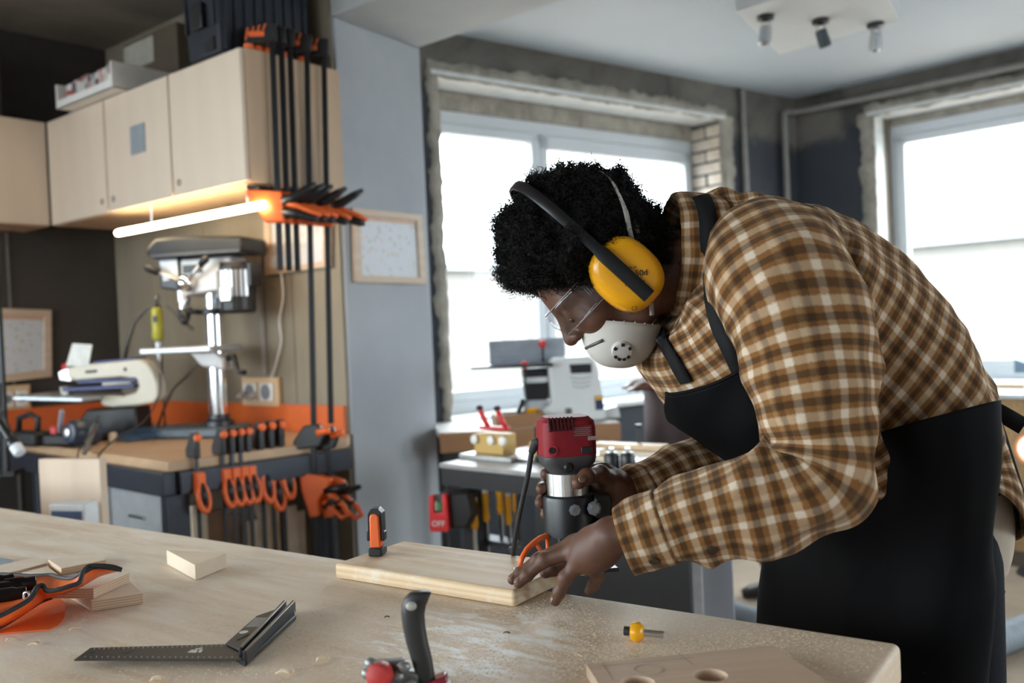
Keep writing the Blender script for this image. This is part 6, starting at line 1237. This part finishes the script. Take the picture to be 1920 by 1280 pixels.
for a in np.linspace(0, 1, 40):
    r_ = []
    for b in np.linspace(0, 1, 40):
        i = (n1_[0]*(1-b)+f1_[0]*b)*(1-a)+(n2_[0]*(1-b)+f2_[0]*b)*a; th_ = (n1_[1]*(1-b)+f1_[1]*b)*(1-a)+(n2_[1]*(1-b)+f2_[1]*b)*a; p, n = Gat(i, th_); r_.append(p+n*(.010+.003*nz(a*4, b*4, 2)))
    rows.append(r_)
BG = np.array(rows); bib = gridmesh('apron_bib', BG, APR, man); sd = bib.modifiers.new('solid', 'SOLIDIFY'); sd.thickness = .003; sd.offset = 0
M().tube([BG[0, j]-MO for j in range(0, 40, 3)]+[BG[0, 39]-MO], .0028, 6).build('bib_hem', APR, man, smooth=True)
M().tube([BG[9, j]-MO for j in range(0, 40, 3)], .0012, 6).build('bib_stitch', plain('thread', (.03, .03, .034), .8), man, smooth=True)
# apron ties at the back
def tie(pts, w, name='apron_tie'):
    p = cr([P(*q) for q in pts], 30); T = np.gradient(p, axis=0); rows = []
    for i, (a, t) in enumerate(zip(p, T)):
        s_ = nrm(np.cross(t, FW*.8+UP*.3)); rows.append([a-s_*w/2-MO, a-MO+FW*.002*math.sin(i*.5), a+s_*w/2-MO])
    return M().grid(rows).build(name, WEB, man, smooth=True, solid=.0022)
tie([(1826, 752, 1.40), (1842, 756, 1.39), (1868, 770, 1.38), (1895, 785, 1.375), (1920, 800, 1.37)], .026)
tie([(1828, 756, 1.40), (1848, 768, 1.39), (1868, 800, 1.38), (1885, 850, 1.375), (1902, 905, 1.37), (1915, 950, 1.37), (1921, 990, 1.37)], .020)
M().ell(P(1830, 756, 1.40)-MO, (.012, .012, .012)).build('tie_knot', WEB, man, smooth=True)
# undershirt hem and trousers
KU = cr(np.array([[1850, 880, 1520, 1000, .13], [1862, 950, 1520, 1040, .13], [1860, 1005, 1520, 1070, .13], [1850, 1042, 1520, 1100, .13]]), 14)
GU = np.array([sec(tuple(k[:2]), tuple(k[2:4]), k[4], 2.2, 61, -95, 95) for k in KU]); gridmesh('undershirt', GU, plain('ecru_jersey', (.42, .35, .28), .9), man)
pel = P(1690, 965, DC); FT = [np.array([.70, 1.33, .0]), np.array([.66, 1.60, .0])]
legs = []
for s_, ft in zip((-1, 1), FT):
    hip = pel+LAT*s_*.085+np.array([-.02, 0, -.06]); kn = (hip+ft)/2+np.array([-.03, 0, .02]); an = ft+np.array([0, 0, .1]); legs.append((hip, kn, an))
def f_tr(p):
    d = sd_ell(p, pel+np.array([-.008, .01, 0]), (.088, .135, .125))
    for hip, kn, an in legs: d = smin(d, sd_cone(p, hip, kn, .105, .078), .06); d = smin(d, sd_cone(p, kn, an, .078, .062), .03)
    return d
V, Q = surf_nets(f_tr, pel-np.array([.26, .3, 1.0]), pel+np.array([.24, .3, .2]), .014); npmesh('trousers', V-MO, Q, DENIM, man)
M().tube([P(1856, 1085, 1.40)-MO, P(1873, 1092, 1.395)-MO, P(1880, 1108, 1.395)-MO, P(1872, 1140, 1.40)-MO, P(1862, 1180, 1.41)-MO], .004, 8).build('tool_loop', DENIM, man, smooth=True)
for ft in FT:
    q = M(); rg = []
    for x, w, h in ((.10, .035, .08), (.06, .042, .085), (.0, .043, .075), (-.06, .045, .06), (-.12, .046, .05), (-.16, .04, .04), (-.185, .022, .03)):
        rg.append([Vector((ft[0]+x-MO[0], ft[1]+w*math.cos(a)-MO[1], .002+h*(.5+.5*math.sin(a)))) for a in [2*math.pi*i/16 for i in range(16)]])
    skin(rg, 'shoe', plain('shoe_leather', (.03, .022, .018), .5), man, smooth=True)

# hands -----------------------------------------------------------------
BODY = []
def hand(name, wrist, arm, palm, fingers, res=.0019):
    allp = [np.array(P(*q[:3])) for f in fingers for q in f]+[P(*wrist[:3]), P(*arm[:3])]+[P(*q[:3]) for q in palm]; lo = np.min(allp, 0)-.045; hi = np.max(allp, 0)+.045
    Wp, Ap = P(*wrist[:3]), P(*arm[:3])
    def fn(p):
        d = sd_cone(p, Ap, Wp, arm[3], wrist[3])
        for f in fingers: d = smin(d, sd_cone(p, Wp+(P(*f[0][:3])-Wp)*.12, P(*f[0][:3]), wrist[3]*.72, f[0][3]*1.12), .014)
        for q in palm: d = smin(d, np.linalg.norm(p-P(*q[:3]), axis=-1)-q[3], .016)
        fd = None
        for f in fingers:
            e = None
            for a, b in zip(f[:-1], f[1:]):
                c = sd_cone(p, P(*a[:3]), P(*b[:3]), a[3], b[3]); e = c if e is None else smin(e, c, .004)
            for a in f[1:-1]: e = smin(e, np.linalg.norm(p-P(*a[:3]), axis=-1)-a[3]*1.07, .004)
            fd = e if fd is None else np.minimum(fd, e)
        return smin(d, fd, .009)
    V, Q = surf_nets(fn, lo, hi, res); BODY.append((V, Q))
HN = [[(1078, 1019, 1.305, .0120), (1010, 1049, 1.318, .0098), (976, 1074, 1.321, .0083), (960, 1087, 1.318, .0072)],
      [(1080, 1031, 1.285, .0125), (1021, 1049, 1.296, .0102), (988, 1078, 1.300, .0086), (972, 1094, 1.299, .0074)],
      [(1090, 1048, 1.268, .0120), (1060, 1083, 1.272, .0098), (1048, 1110, 1.278, .0084), (1041, 1127, 1.281, .0073)],
      [(1110, 1058, 1.268, .0110), (1120, 1080, 1.290, .0090), (1112, 1097, 1.300, .0078), (1104, 1108, 1.305, .0068)],
      [(1112, 1020, 1.310, .0150), (1070, 1050, 1.335, .0110), (1040, 1066, 1.345, .0098), (1022, 1074, 1.348, .0082)]]
hand('left_hand', (1150, 1003, 1.245, .0255), (1215, 990, 1.235, .029), [(1115, 1022, 1.27, .024), (1105, 1040, 1.27, .022), (1130, 1030, 1.262, .024)], HN)
HF = [[(1132, 884, 1.452, .0125), (1080, 880, 1.462, .0105), (1031, 882, 1.437, .0100), (1023, 888, 1.408, .0090)],
      [(1134, 905, 1.456, .0125), (1076, 908, 1.466, .0108), (1021, 911, 1.440, .0102), (1015, 916, 1.408, .0092)],
      [(1136, 926, 1.456, .0120), (1074, 934, 1.466, .0104), (1018, 937, 1.440, .0098), (1013, 942, 1.408, .0090)],
      [(1138, 945, 1.452, .0110), (1080, 956, 1.462, .0094), (1026, 958, 1.438, .0088), (1022, 963, 1.412, .0080)],
      [(1150, 905, 1.435, .0165), (1126, 888, 1.400, .0130), (1100, 893, 1.362, .0118), (1084, 905, 1.352, .0100)]]
hand('right_hand', (1180, 925, 1.470, .0265), (1235, 905, 1.50, .029), [(1150, 915, 1.450, .027), (1145, 935, 1.452, .025)], HF)
# finger nails
def nail(a, b, w, n):
    p = P(*a); q = P(*b); x = nrm(q-p); n = np.array(n, float); y = nrm(np.cross(n, x)); z = np.cross(x, y); M().ell(p-MO, (.0055, w, .0012), 12, 6, Matrix([[x[i], y[i], z[i]] for i in range(3)])).build('finger_nail', NAIL, man, smooth=True)
for i, k in ((0, .0072), (1, .0075), (2, .0072)):
    f = HN[i]; a, b = f[2], f[3]; p = np.array(a[:3])*.15+np.array(b[:3])*.85; ax = nrm(P(*b[:3])-P(*a[:3])); up_ = nrm(UP*.75-FW*.35-RT*.35-ax*np.dot(UP*.75-FW*.35-RT*.35, ax)); c = P(*p)+up_*f[3][3]*.93; M().ell(c-MO, (.0058, .0047, .0013), 12, 6, frame((0, 0, 0), ax, np.cross(up_, ax)).to_3x3()).build('finger_nail', NAIL, man, smooth=True)
f = HF[4]; ax = nrm(P(*f[3][:3])-P(*f[2][:3])); up_ = nrm(-FW*.9+UP*.3); up_ = nrm(up_-ax*(up_@ax)); c = P(1088, 902, 1.353)+up_*.0102; M().ell(c-MO, (.0075, .0062, .0014), 12, 6, frame((0, 0, 0), ax, np.cross(up_, ax)).to_3x3()).build('finger_nail', NAIL, man, smooth=True)

# head --------------------------------------------------------------------
HF_, HU_, HL_ = nrm(-.67*RT-.74*UP), nrm(-.74*RT+.67*UP), -FW
HO = P(1153, 526, 1.455); HM = np.array([HF_, HL_, HU_]).T
def hl(x, y, z): return HO+HM@np.array([x, y, z])
nb = HM.T@(P(1345, 500, 1.455)-HO)
def f_head(p):
    q = (p-HO)@HM
    d = sd_ell(q, (-.005, 0, .06), (.095, .074, .085)); d = smin(d, sd_ell(q, (.046, 0, .045), (.056, .062, .055)), .03); d = smin(d, sd_ell(q, (.045, 0, -.02), (.054, .055, .07)), .03)
    for s_ in (-1, 1):
        d = smin(d, sd_cone(q, (-.012, s_*.056, -.05), (.07, s_*.014, -.088), .018, .017), .03); d = smin(d, np.linalg.norm(q-np.array([.066, s_*.040, -.012]), axis=-1)-.026, .02); d = smin(d, sd_cone(q, (.092, s_*.014, .038), (.082, s_*.048, .038), .011, .009), .012)
        d = smin(d, sd_ell(q, (-.004, s_*.074, -.004), (.024, .011, .033)), .008)
    d = smin(d, np.linalg.norm(q-np.array([.086, 0, -.084]), axis=-1)-.017, .02)
    for s_ in (-1, 1): d = smax(d, -(np.linalg.norm(q-np.array([.108, s_*.032, .020]), axis=-1)-.015), .012)
    for s_ in (-1, 1): d = smin(d, np.maximum(np.linalg.norm(q-np.array([.086, s_*.032, .019]), axis=-1)-.0135, -(q[..., 2]-.012)-.3*(q[..., 0]-.09)), .004)
    d = smin(d, sd_cone(q, (.097, 0, .030), (.116, 0, -.010), .0075, .0125), .012)
    for s_ in (-1, 1): d = smin(d, np.linalg.norm(q-np.array([.107, s_*.014, -.014]), axis=-1)-.0085, .007)
    d = smin(d, sd_cone(q, (.097, -.02, -.040), (.097, .02, -.040), .008, .008), .008); d = smin(d, sd_cone(q, (.095, -.017, -.053), (.095, .017, -.053), .0085, .0085), .006)
    d = smin(d, sd_cone(q, (-.025, 0, -.02), nb, .062, .07), .035); return d
V, Q = surf_nets(f_head, HO-np.array([.17, .13, .21]), HO+np.array([.24, .13, .17]), .0036); BODY.append((V, Q))
pc_ = [P(1345, 500, 1.455), P(1430, 520, 1.46), P(1600, 690, 1.46), P(1720, 900, 1.455)]
def f_core(p):
    d = sd_cone(p, pc_[0], pc_[1], .06, .09); d = smin(d, sd_cone(p, pc_[1], pc_[2], .10, .10), .05); d = smin(d, sd_cone(p, pc_[2], pc_[3], .10, .11), .05)
    for ch in (((1430, 520, 1.46), (1470, 545, 1.285), (1535, 860, 1.195), (1440, 935, 1.195), (1215, 990, 1.235)), ((1430, 520, 1.46), (1365, 560, 1.60), (1370, 820, 1.58), (1300, 882, 1.535), (1235, 905, 1.50))):
        rr_ = (.07, .05, .038, .036, .0285)
        for a, b, ra, rb in zip(ch[:-1], ch[1:], rr_[:-1], rr_[1:]): d = smin(d, sd_cone(p, P(*a), P(*b), ra, rb), .01)
    for hip, kn, an in legs: d = smin(d, sd_cone(p, pc_[3], hip, .10, .085), .03); d = smin(d, sd_cone(p, hip, kn, .08, .055), .03); d = smin(d, sd_cone(p, kn, an, .055, .04), .02); d = smin(d, sd_cone(p, an-(0, 0, .03), an+np.array([-.12, 0, -.07]), .03, .022), .02)
    return d
V, Q = surf_nets(f_core, MO+np.array([-.55, -.4, -.02]), MO+np.array([.35, .42, 1.55]), .011); BODY.append((V, Q))
bv_ = []; bq_ = []; nb0 = 0
for V, Q in BODY: bv_.append(V-MO); bq_.append(Q+nb0); nb0 += len(V)
bo = npmesh('body', np.concatenate(bv_), np.concatenate(bq_), SKIN, man); rm = bo.modifiers.new('remesh', 'REMESH'); rm.mode = 'VOXEL'; rm.voxel_size = .0021; rm.use_smooth_shade = True
sm = bo.modifiers.new('smooth', 'SMOOTH'); sm.factor = .5; sm.iterations = 3
me_ = bpy.data.meshes.new_from_object(bo.evaluated_get(bpy.context.evaluated_depsgraph_get())); bo.modifiers.clear(); bo.data = me_
for s_ in (-1, 1):
    e = M().ell(hl(.086, s_*.032, .018)-MO, (.0118,)*3, 18, 12).build('eye', plain('eye_white', (.38, .34, .30), .25), man, smooth=True)
    M().ell(hl(.0945, s_*.032, .010)-MO, (.0055,)*3, 12, 8).build('iris', plain('iris_brown', (.03, .015, .008), .15), e, smooth=True)
# hair
def f_hair(p):
    q = (p-HO)@HM; d = sd_ell(q, (.0, 0, .085), (.126, .118, .122)); d = smin(d, sd_ell(q, (-.045, 0, .03), (.074, .086, .082)), .04)
    x, z = q[..., 0], q[..., 2]; hp = ((x-.062)*.78-(z-.052)*.72); d = smax(d, hp, .02); return d
V, Q = surf_nets(f_hair, HO-.26, HO+.26, .005)
Vn = V.copy()
c_h = hl(0, 0, .075)
for i, v in enumerate(V):
    n = nrm(v-c_h); a = noise.noise(v*24)*.014+max(0, noise.noise(v*48+np.array([3., 3, 3])))*.028+noise.noise(v*95)*.007; Vn[i] = v+n*(a-.010)
tm = NT('black_hair'); tm.base((.010, .008, .0075)); tm.set(Roughness=.6); tm.b.inputs['Specular IOR Level'].default_value = .3; HAIR = tm.m
hair = npmesh('hair', Vn-MO, Q, HAIR, man)
fc = Vn[Q].mean(1); pr = np.cross(Vn[Q[:, 1]]-Vn[Q[:, 0]], Vn[Q[:, 3]]-Vn[Q[:, 0]]); area = np.linalg.norm(pr, axis=1); NC = 17000
idx = rng.choice(len(Q), NC, p=area/area.sum()); base = fc[idx]+rng.normal(0, .0015, (NC, 3)); nn_ = base-c_h; nn_ /= np.linalg.norm(nn_, axis=1, keepdims=True); nn_ = nn_+rng.normal(0, .45, (NC, 3)); nn_ /= np.linalg.norm(nn_, axis=1, keepdims=True)
clump = np.array([noise.noise(b*38) for b in base]); Ls = .010+.009*rng.random(NC)+.026*np.maximum(0, clump)
e1 = np.cross(nn_, rng.normal(0, 1, (NC, 3))); e1 /= np.linalg.norm(e1, axis=1, keepdims=True); e2 = np.cross(nn_, e1); ph = rng.random(NC)*6.28; rad = .0022+.0020*rng.random(NC)
KR = 9; VV = np.zeros((NC, KR, 3, 3)); 
for k in range(KR):
    s_ = k/(KR-1); a = ph+s_*9.5; ce = base+nn_*(s_*Ls-.002)[:, None]+(e1*np.cos(a)[:, None]+e2*np.sin(a)[:, None])*rad[:, None]; tr = .0009*(1-.5*s_)
    for m_ in range(3): b = a+m_*2.094; VV[:, k, m_] = ce+(e1*np.cos(b)[:, None]+nn_*np.sin(b)[:, None])*tr
ii = (np.arange(NC)[:, None, None]*KR*3+np.arange(KR-1)[None, :, None]*3); jj = np.arange(3)[None, None, :]; j2 = (jj+1) % 3
q4 = np.stack([ii+jj, ii+j2, ii+3+j2, ii+3+jj], -1).reshape(-1, 4); npmesh('curls', VV.reshape(-1, 3)-MO, q4, HAIR, hair)['kind'] = 'stuff'

# worn gear: things of their own ------------------------------------------
TH = Matrix([[HM[i, 0], HM[i, 1], HM[i, 2], HO[i]] for i in range(3)]+[[0, 0, 0, 1]])
em = thing('ear_defenders', 'yellow ear defenders with black headband on the man\'s head', 'ear defenders', TH)
YM = NT('ear_yellow'); YM.base((.80, .36, .006)); YM.set(Roughness=.28); YM.bump(YM.noise(YM.co(), 40, 2), .03, .001); YM = YM.m
def cupring(y, rx, rz, cx=0, cz=0, n=44, ex=2.5):
    return [Vector((cx+rx*math.copysign(abs(math.cos(a))**(2/ex), math.cos(a)), y, cz+rz*math.copysign(abs(math.sin(a))**(2/ex), math.sin(a)))) for a in [2*math.pi*i/n for i in range(n)]]
for s_ in (1, -1):
    rings = [cupring(s_*y, a, b, cx=-.004-.10*(y-.088), cz=-.004+.12*(y-.088)) for y, a, b in ((.088, .044, .052), (.092, .0475, .0565), (.106, .048, .057), (.116, .046, .055), (.1225, .041, .050), (.1262, .034, .043), (.1272, .02, .028))]
    cup = skin(rings if s_ > 0 else rings[::-1], 'ear_cup', YM, em, smooth=True, auto=60)
    rings = [cupring(s_*y, a, b) for y, a, b in ((.070, .036, .044), (.074, .042, .050), (.084, .043, .051), (.089, .042, .050))]; skin(rings if s_ > 0 else rings[::-1], 'cushion', BLACKM, cup, smooth=True)
    if s_ > 0:
        Tt = at((-.016, .1278, .006)) @ Matrix([[-.64, 0.0, .77, 0], [0, -1, 0, 0], [.77, 0, .64, 0], [0, 0, 0, 1]])
        # text plane: x axis along image right, y axis along image up
        ir = np.array([HM[:, 0]@RT, HM[:, 2]@RT]); iu = np.array([HM[:, 0]@UP, HM[:, 2]@UP]); ca, sa = math.cos(.10), math.sin(.10)
        X = ir*ca+iu*sa; Y = iu*ca-ir*sa
        def txt(s0, size, x, y, yy=.1284):
            T = Matrix([[X[0], Y[0], 0, x], [0, 0, 1, yy], [X[1], Y[1], 0, y], [0, 0, 0, 1]]); return lettering(s0, size, T, plain('print_black', (.015, .012, .01), .5), cup, 'lettering', .0004)
        dl2 = lambda px, py: (lambda w: (w[0], w[2]))(HM.T@(onpl(px, py, hl(0, .128, 0), HL_)-HO))
        txt('Poc.50d', .0125, *dl2(1189, 513)); txt('[EN352-1]', .0070, *dl2(1190, 530)); txt('. SNR 27 .', .0048, *dl2(1184, 502)); txt('CE', .0080, *dl2(1190, 578)); txt('EN 352', .0055, *dl2(1190, 588))
        a_, b_ = dl2(1174, 527), dl2(1204, 520); M().bar((a_[0], .1284, a_[1]), (b_[0], .1284, b_[1]), .0007, .0006, (0, 1, 0)).build('underline', MATS['print_black'], cup)
bp = [(.0, .131, -.047), (.0, .1325, -.02), (0, .134, .02), (0, .133, .06), (0, .131, .10), (0, .126, .14), (0, .113, .175), (0, .092, .198), (0, .06, .212), (0, .03, .218), (0, 0, .220)]
bp = bp+[(x, -y, z) for x, y, z in bp[:-1][::-1]]; bp = cr(bp, 70)
Tb = np.gradient(bp, axis=0); rr = []
for i, (p, t_) in enumerate(zip(bp, Tb)):
    t_ = nrm(t_); out_ = nrm(np.cross(t_, (1, 0, 0))); wd = .0082 if 9 < i < 60 else .0105; th2 = .0032 if 9 < i < 60 else .0048; rr.append([Vector([float(c) for c in p+np.array([1, 0, 0])*wd*cx+out_*th2*cy]) for cx, cy in ((-1, -.6), (-.6, -1), (.6, -1), (1, -.6), (1, .6), (.6, 1), (-.6, 1), (-1, .6))])
skin(rr, 'headband', plain('band_black', (.006, .006, .007), .35), em, smooth=True, auto=40)
# safety glasses
sg_ = thing('safety_glasses', 'clear wraparound safety glasses on the man\'s face', 'glasses', TH)
tm = NT('clear_polycarbonate'); tr = tm.n('ShaderNodeBsdfTransparent'); tr.inputs[0].default_value = (.93, .93, .94, 1); gl = tm.n('ShaderNodeBsdfGlossy'); gl.inputs['Roughness'].default_value = .03; lw_ = tm.n('ShaderNodeLayerWeight'); lw_.inputs[0].default_value = .35; mx_ = tm.n('ShaderNodeMixShader'); tm.k(tm.math('ADD', .04, tm.math('MULTIPLY', tm.math('POWER', lw_.outputs['Facing'], 3.0), .45)), mx_.inputs[0]); tm.k(tr.outputs[0], mx_.inputs[1]); tm.k(gl.outputs[0], mx_.inputs[2]); tm.k(mx_.outputs[0], tm.out.inputs[0]); PCL = tm.m
rows = []
for zf in np.linspace(0, 1, 9):
    rows.append([(.030+(.094-.006*abs(zf-.5)*2)*math.cos(f_)-.010*math.exp(-(f_/.12)**2)*(1-zf), .080*math.sin(f_), -.002+.046*zf-(.010*(1-zf)*math.exp(-(f_/1.4)**8)*0)) for f_ in np.radians(np.linspace(-88, 88, 49))])
M().grid(rows).build('lens', PCL, sg_, smooth=True, solid=.0016)
RIM = plain('clear_rim', (.25, .25, .27), .15); M().tube(rows[-1], .0010, 8).build('top_rim', RIM, sg_, smooth=True); M().tube(rows[0], .0007, 8).build('bottom_rim', RIM, sg_, smooth=True)
for s_ in (-1, 1): M().tube([(.034, s_*.081, .030), (.0, s_*.083, .026), (-.05, s_*.082, .012)], .004, 8).build('temple', plain('smoke_temple', (.10, .10, .11), .2), sg_, smooth=True)
for i in range(4): M().bar((.052-.004*i, .0795, .016), (.050-.004*i, .0795, .034), .0009, .0009).build('vent', RIM, sg_)
# respirator
rs = thing('respirator_mask', 'white cup respirator with valve pushed under the man\'s nose', 'mask', TH)
MW = NT('mask_felt'); MW.base((.52, .49, .45)); MW.set(Roughness=.85); MW.bump(MW.noise(MW.co(), 240, 3), .15, .0006); MW = MW.m
mc = np.array([.049, 0, -.052]); mf = nrm([.80, 0, -.62]); mu = nrm([.62, 0, .80]); rows = []
for i in range(15):
    t_ = i/14*math.pi/2; r_ = math.sin(t_)**.8 if i else 0; h = math.cos(t_)
    rows.append([tuple(mc+mf*(.072*h-.004)+np.array([0, 1, 0])*.068*r_*math.sin(a)+mu*(.060 if math.cos(a) > 0 else .066)*r_*math.cos(a)) for a in np.linspace(0, 2*math.pi, 49)[:-1]])
M().grid(rows, wrap=True).build('cup', MW, rs, smooth=True, solid=.002)
for i in range(48):
    p = np.array(rows[-1][i]); M().box(p, (.0030, .0030, .0016)).build('crimp', MW, rs) if i % 2 == 0 else None
M().tube([rows[11][i] for i in range(0, 48, 3)], .0013, 6, closed=True).build('welded_rib', MW, rs, smooth=True)
mv = []
for r_ in rows: mv += [tuple(TH @ Vector(p)) for p in r_]
BM = BVHTree.FromPolygons(mv, [(i*48+j, i*48+(j+1) % 48, (i+1)*48+(j+1) % 48, (i+1)*48+j) for i in range(14) for j in range(48)])
THi = TH.inverted()
h = hit(BM, 1166, 656, 0)
if h:
    p_, n_ = np.array(THi @ Vector(h[0])), np.array(THi.to_3x3() @ Vector(h[1])); vv = M().lathe(p_-n_*.002, n_, [(.0165, 0), (.0165, .004), (.015, .008), (.008, .010)], 28).build('valve', plain('valve_white', (.56, .54, .50), .4), rs, smooth=True, auto=40)
    e_1 = nrm(np.cross(n_, (0, 0, 1))); e_2 = np.cross(n_, e_1); ir3 = np.array(THi.to_3x3() @ Vector(RT)); dn3 = -np.array(THi.to_3x3() @ Vector(UP)); ir3 = nrm(ir3-n_*(ir3@n_)); dn3 = nrm(dn3-n_*(dn3@n_))
    for a in (-50, -17, 17, 50, 180, 120, -120):
        d_ = nrm(dn3*math.cos(math.radians(a))*1.0+ir3*math.sin(math.radians(a))); M().box(p_+n_*.006+d_*.0128, (.0045, .0050, .0045), frame((0, 0, 0), d_, np.cross(n_, d_)).to_3x3()).build('valve_slot', plain('slot_black', (.01, .01, .01), .7), vv)
h = hit(BM, 1112, 646, .001)
h2 = hit(BM, 1132, 637, .001); h3 = hit(BM, 1100, 652, .001)
hs_ = [np.array(THi @ Vector(k[0])) for k in (h3, h, h2) if k]
if len(hs_) == 3: M().tube(hs_, .0028, 8).build('nose_clip', plain('clip_grey', (.10, .09, .085), .4, .4), rs, smooth=True)
BH = BVHTree.FromPolygons([tuple(v) for v in (Vn+(Vn-c_h)*.06)], [tuple(int(k) for k in q) for q in Q])
sp1 = [k for k in (hit(BH, *q, .003) for q in ((1124, 322), (1140, 336), (1155, 360), (1170, 392), (1181, 425), (1187, 450), (1193, 470))) if k]
EL = plain('elastic_grey', (.34, .32, .29), .8)
def strap(pts, w, name='strap'):
    pts = [(np.array(a), np.array(b)) for a, b in pts]; p = cr([a for a, b in pts], 36); n = cr([b for a, b in pts], 36); T_ = np.gradient(p, axis=0); rw = []
    for a, t_, m_ in zip(p, T_, n):
        s2 = nrm(np.cross(t_, m_)); rw.append([tuple(THi @ Vector(a-s2*w/2)), tuple(THi @ Vector(a+s2*w/2))])
    return M().grid(rw).build(name, EL, rs, smooth=True, solid=.0012)
if len(sp1) > 3:
    strap(sp1, .0075); strap([(P(1193, 466, 1.352), -FW), (P(1203, 470, 1.36), -FW), (P(1200, 455, 1.365), -FW), (P(1193, 420, 1.36), -FW)], .006)
strap([(hl(.01, .068, -.075), HL_), (hl(-.035, .070, -.03), HL_), (hl(-.075, .055, .0), nrm(HL_-HF_)), (hl(-.1, .02, .01), -HF_)], .007)

# buttons on the near cuff and sleeve placket
BS = bvh_of(np.array(Gn)); 
me_ = cf.data; BCU = BVHTree.FromPolygons([tuple(np.array(v.co)+MO) for v in me_.vertices], [tuple(p.vertices) for p in me_.polygons])
for (q, bv) in (((1226, 1050), BCU), ((1333, 1030), BS)):
    h = hit(bv, *q, .0008)
    if h: M().lathe(h[0]-MO, h[1], [(.0068, 0), (.0072, .0012), (.006, .0022), (.004, .0018)], 20).build('button', plain('dark_button', (.035, .022, .014), .3), man, smooth=True, auto=40)

# ------------------------------------------------------------------ the second worker, far behind
D2 = 4.35; o2 = P(1278, 700, D2); o2[2] = 0; p2 = thing('person', 'second worker in maroon apron behind, mostly hidden by the bending man', 'person', at(o2)); X2 = -RT*1.0; X2 = nrm([X2[0], X2[1], 0]); Y2 = nrm([FW[0], FW[1], 0])
def w2(x, y, z): return o2+X2*x+Y2*y+np.array([0, 0, z])       # x = the way he faces
def f2_skin(p):
    d = sd_ell(p, w2(.13, 0, 1.66), (.095, .078, .115)); d = smin(d, sd_cone(p, w2(.10, 0, 1.60), w2(.04, 0, 1.46), .055, .06), .03); d = smin(d, np.linalg.norm(p-w2(.225, 0, 1.645), axis=-1)-.016, .015); d = smin(d, np.linalg.norm(p-w2(.19, 0, 1.575), axis=-1)-.03, .03)
    for s_ in (-1, 1):
        d = smin(d, sd_cone(p, w2(.04, 0, 1.46), w2(.0, s_*.17, 1.40), .05, .05), .02); d = smin(d, sd_cone(p, w2(.0, s_*.17, 1.40), w2(-.02, s_*.245, 1.15), .045, .035), .02); d = smin(d, sd_cone(p, w2(-.02, s_*.245, 1.15), w2(.09, s_*.215, 1.10), .036, .036), .02)
        d = np.minimum(d, smin(sd_cone(p, w2(.08, s_*.22, 1.10), w2(.15, s_*.12, 1.02), .04, .03), sd_ell(p, w2(.19, s_*.10, 1.01), (.055, .04, .026)), .02))
        for k in range(4): d = smin(d, sd_cone(p, w2(.21, s_*.10-.028+.019*k, 1.01), w2(.275, s_*.095-.028+.019*k, .99), .010, .008), .006)
        d = smin(d, sd_cone(p, w2(.18, s_*.07, 1.0), w2(.23, s_*.04, .985), .012, .009), .008)
    return d
V, Q = surf_nets(f2_skin, w2(-.1, 0, .9)-.55, w2(0, 0, 1.5)+.6, .009); npmesh('body', V-o2, Q, SKIN, p2)
def f2_shirt(p):
    d = smin(sd_ell(p, w2(.0, 0, 1.25), (.15, .22, .26)), sd_cone(p, w2(-.02, 0, 1.1), w2(-.03, 0, .95), .15, .15), .08)
    for s_ in (-1, 1): d = smin(d, sd_cone(p, w2(.02, s_*.19, 1.40), w2(-.03, s_*.25, 1.15), .075, .06), .05); d = smin(d, sd_cone(p, w2(-.03, s_*.25, 1.15), w2(.10, s_*.21, 1.10), .06, .05), .03)
    return d
V, Q = surf_nets(f2_shirt, w2(0, 0, 1.2)-.5, w2(0, 0, 1.2)+.5, .015); npmesh('shirt', V-o2, Q, plain('black_cotton', (.012, .012, .014), .8), p2)
def f2_ap(p):
    d = smin(sd_ell(p, w2(.03, 0, 1.15), (.155, .20, .25)), sd_cone(p, w2(.0, 0, .95), w2(.0, 0, .5), .185, .19), .06); q = (p-w2(.0, 0, 0))@np.array(X2); return smax(d, -q-.09, .02)
V, Q = surf_nets(f2_ap, w2(0, 0, .8)-.62, w2(0, 0, .8)+.62, .016); npmesh('apron', V-o2, Q, plain('maroon_leather', (.030, .010, .010), .6), p2)
def f2_tr(p):
    d = sd_ell(p, w2(-.02, 0, .92), (.15, .18, .16))
    for s_, fx in ((-1, -.40), (1, .12)): d = smin(d, sd_cone(p, w2(-.02, s_*.09, .86), w2(fx*.5-.02, s_*.11, .46), .1, .072), .04); d = smin(d, sd_cone(p, w2(fx*.5-.02, s_*.11, .46), w2(fx, s_*.12, .10), .072, .058), .03)
    return d
V, Q = surf_nets(f2_tr, w2(0, 0, .5)-.58, w2(0, 0, .5)+.6, .016); npmesh('trousers', V-o2, Q, plain('dark_trousers', (.02, .02, .022), .8), p2)
for s_, fx in ((-1, -.40), (1, .12)):
    rg = []
    for x, w, h in ((-.10, .036, .12), (-.05, .045, .13), (.0, .046, .10), (.07, .048, .07), (.14, .046, .055), (.18, .026, .035)): rg.append([Vector([float(c) for c in w2(fx+x, s_*.12+w*math.cos(a), .003+h*(.5+.5*math.sin(a)))-o2]) for a in [2*math.pi*i/14 for i in range(14)]])
    skin(rg, 'boot', plain('boot_leather', (.018, .014, .012), .5), p2, smooth=True)
M().ell(w2(.115, 0, 1.71)-o2, (.108, .09, .088)).build('hair', HAIR, p2, smooth=True)
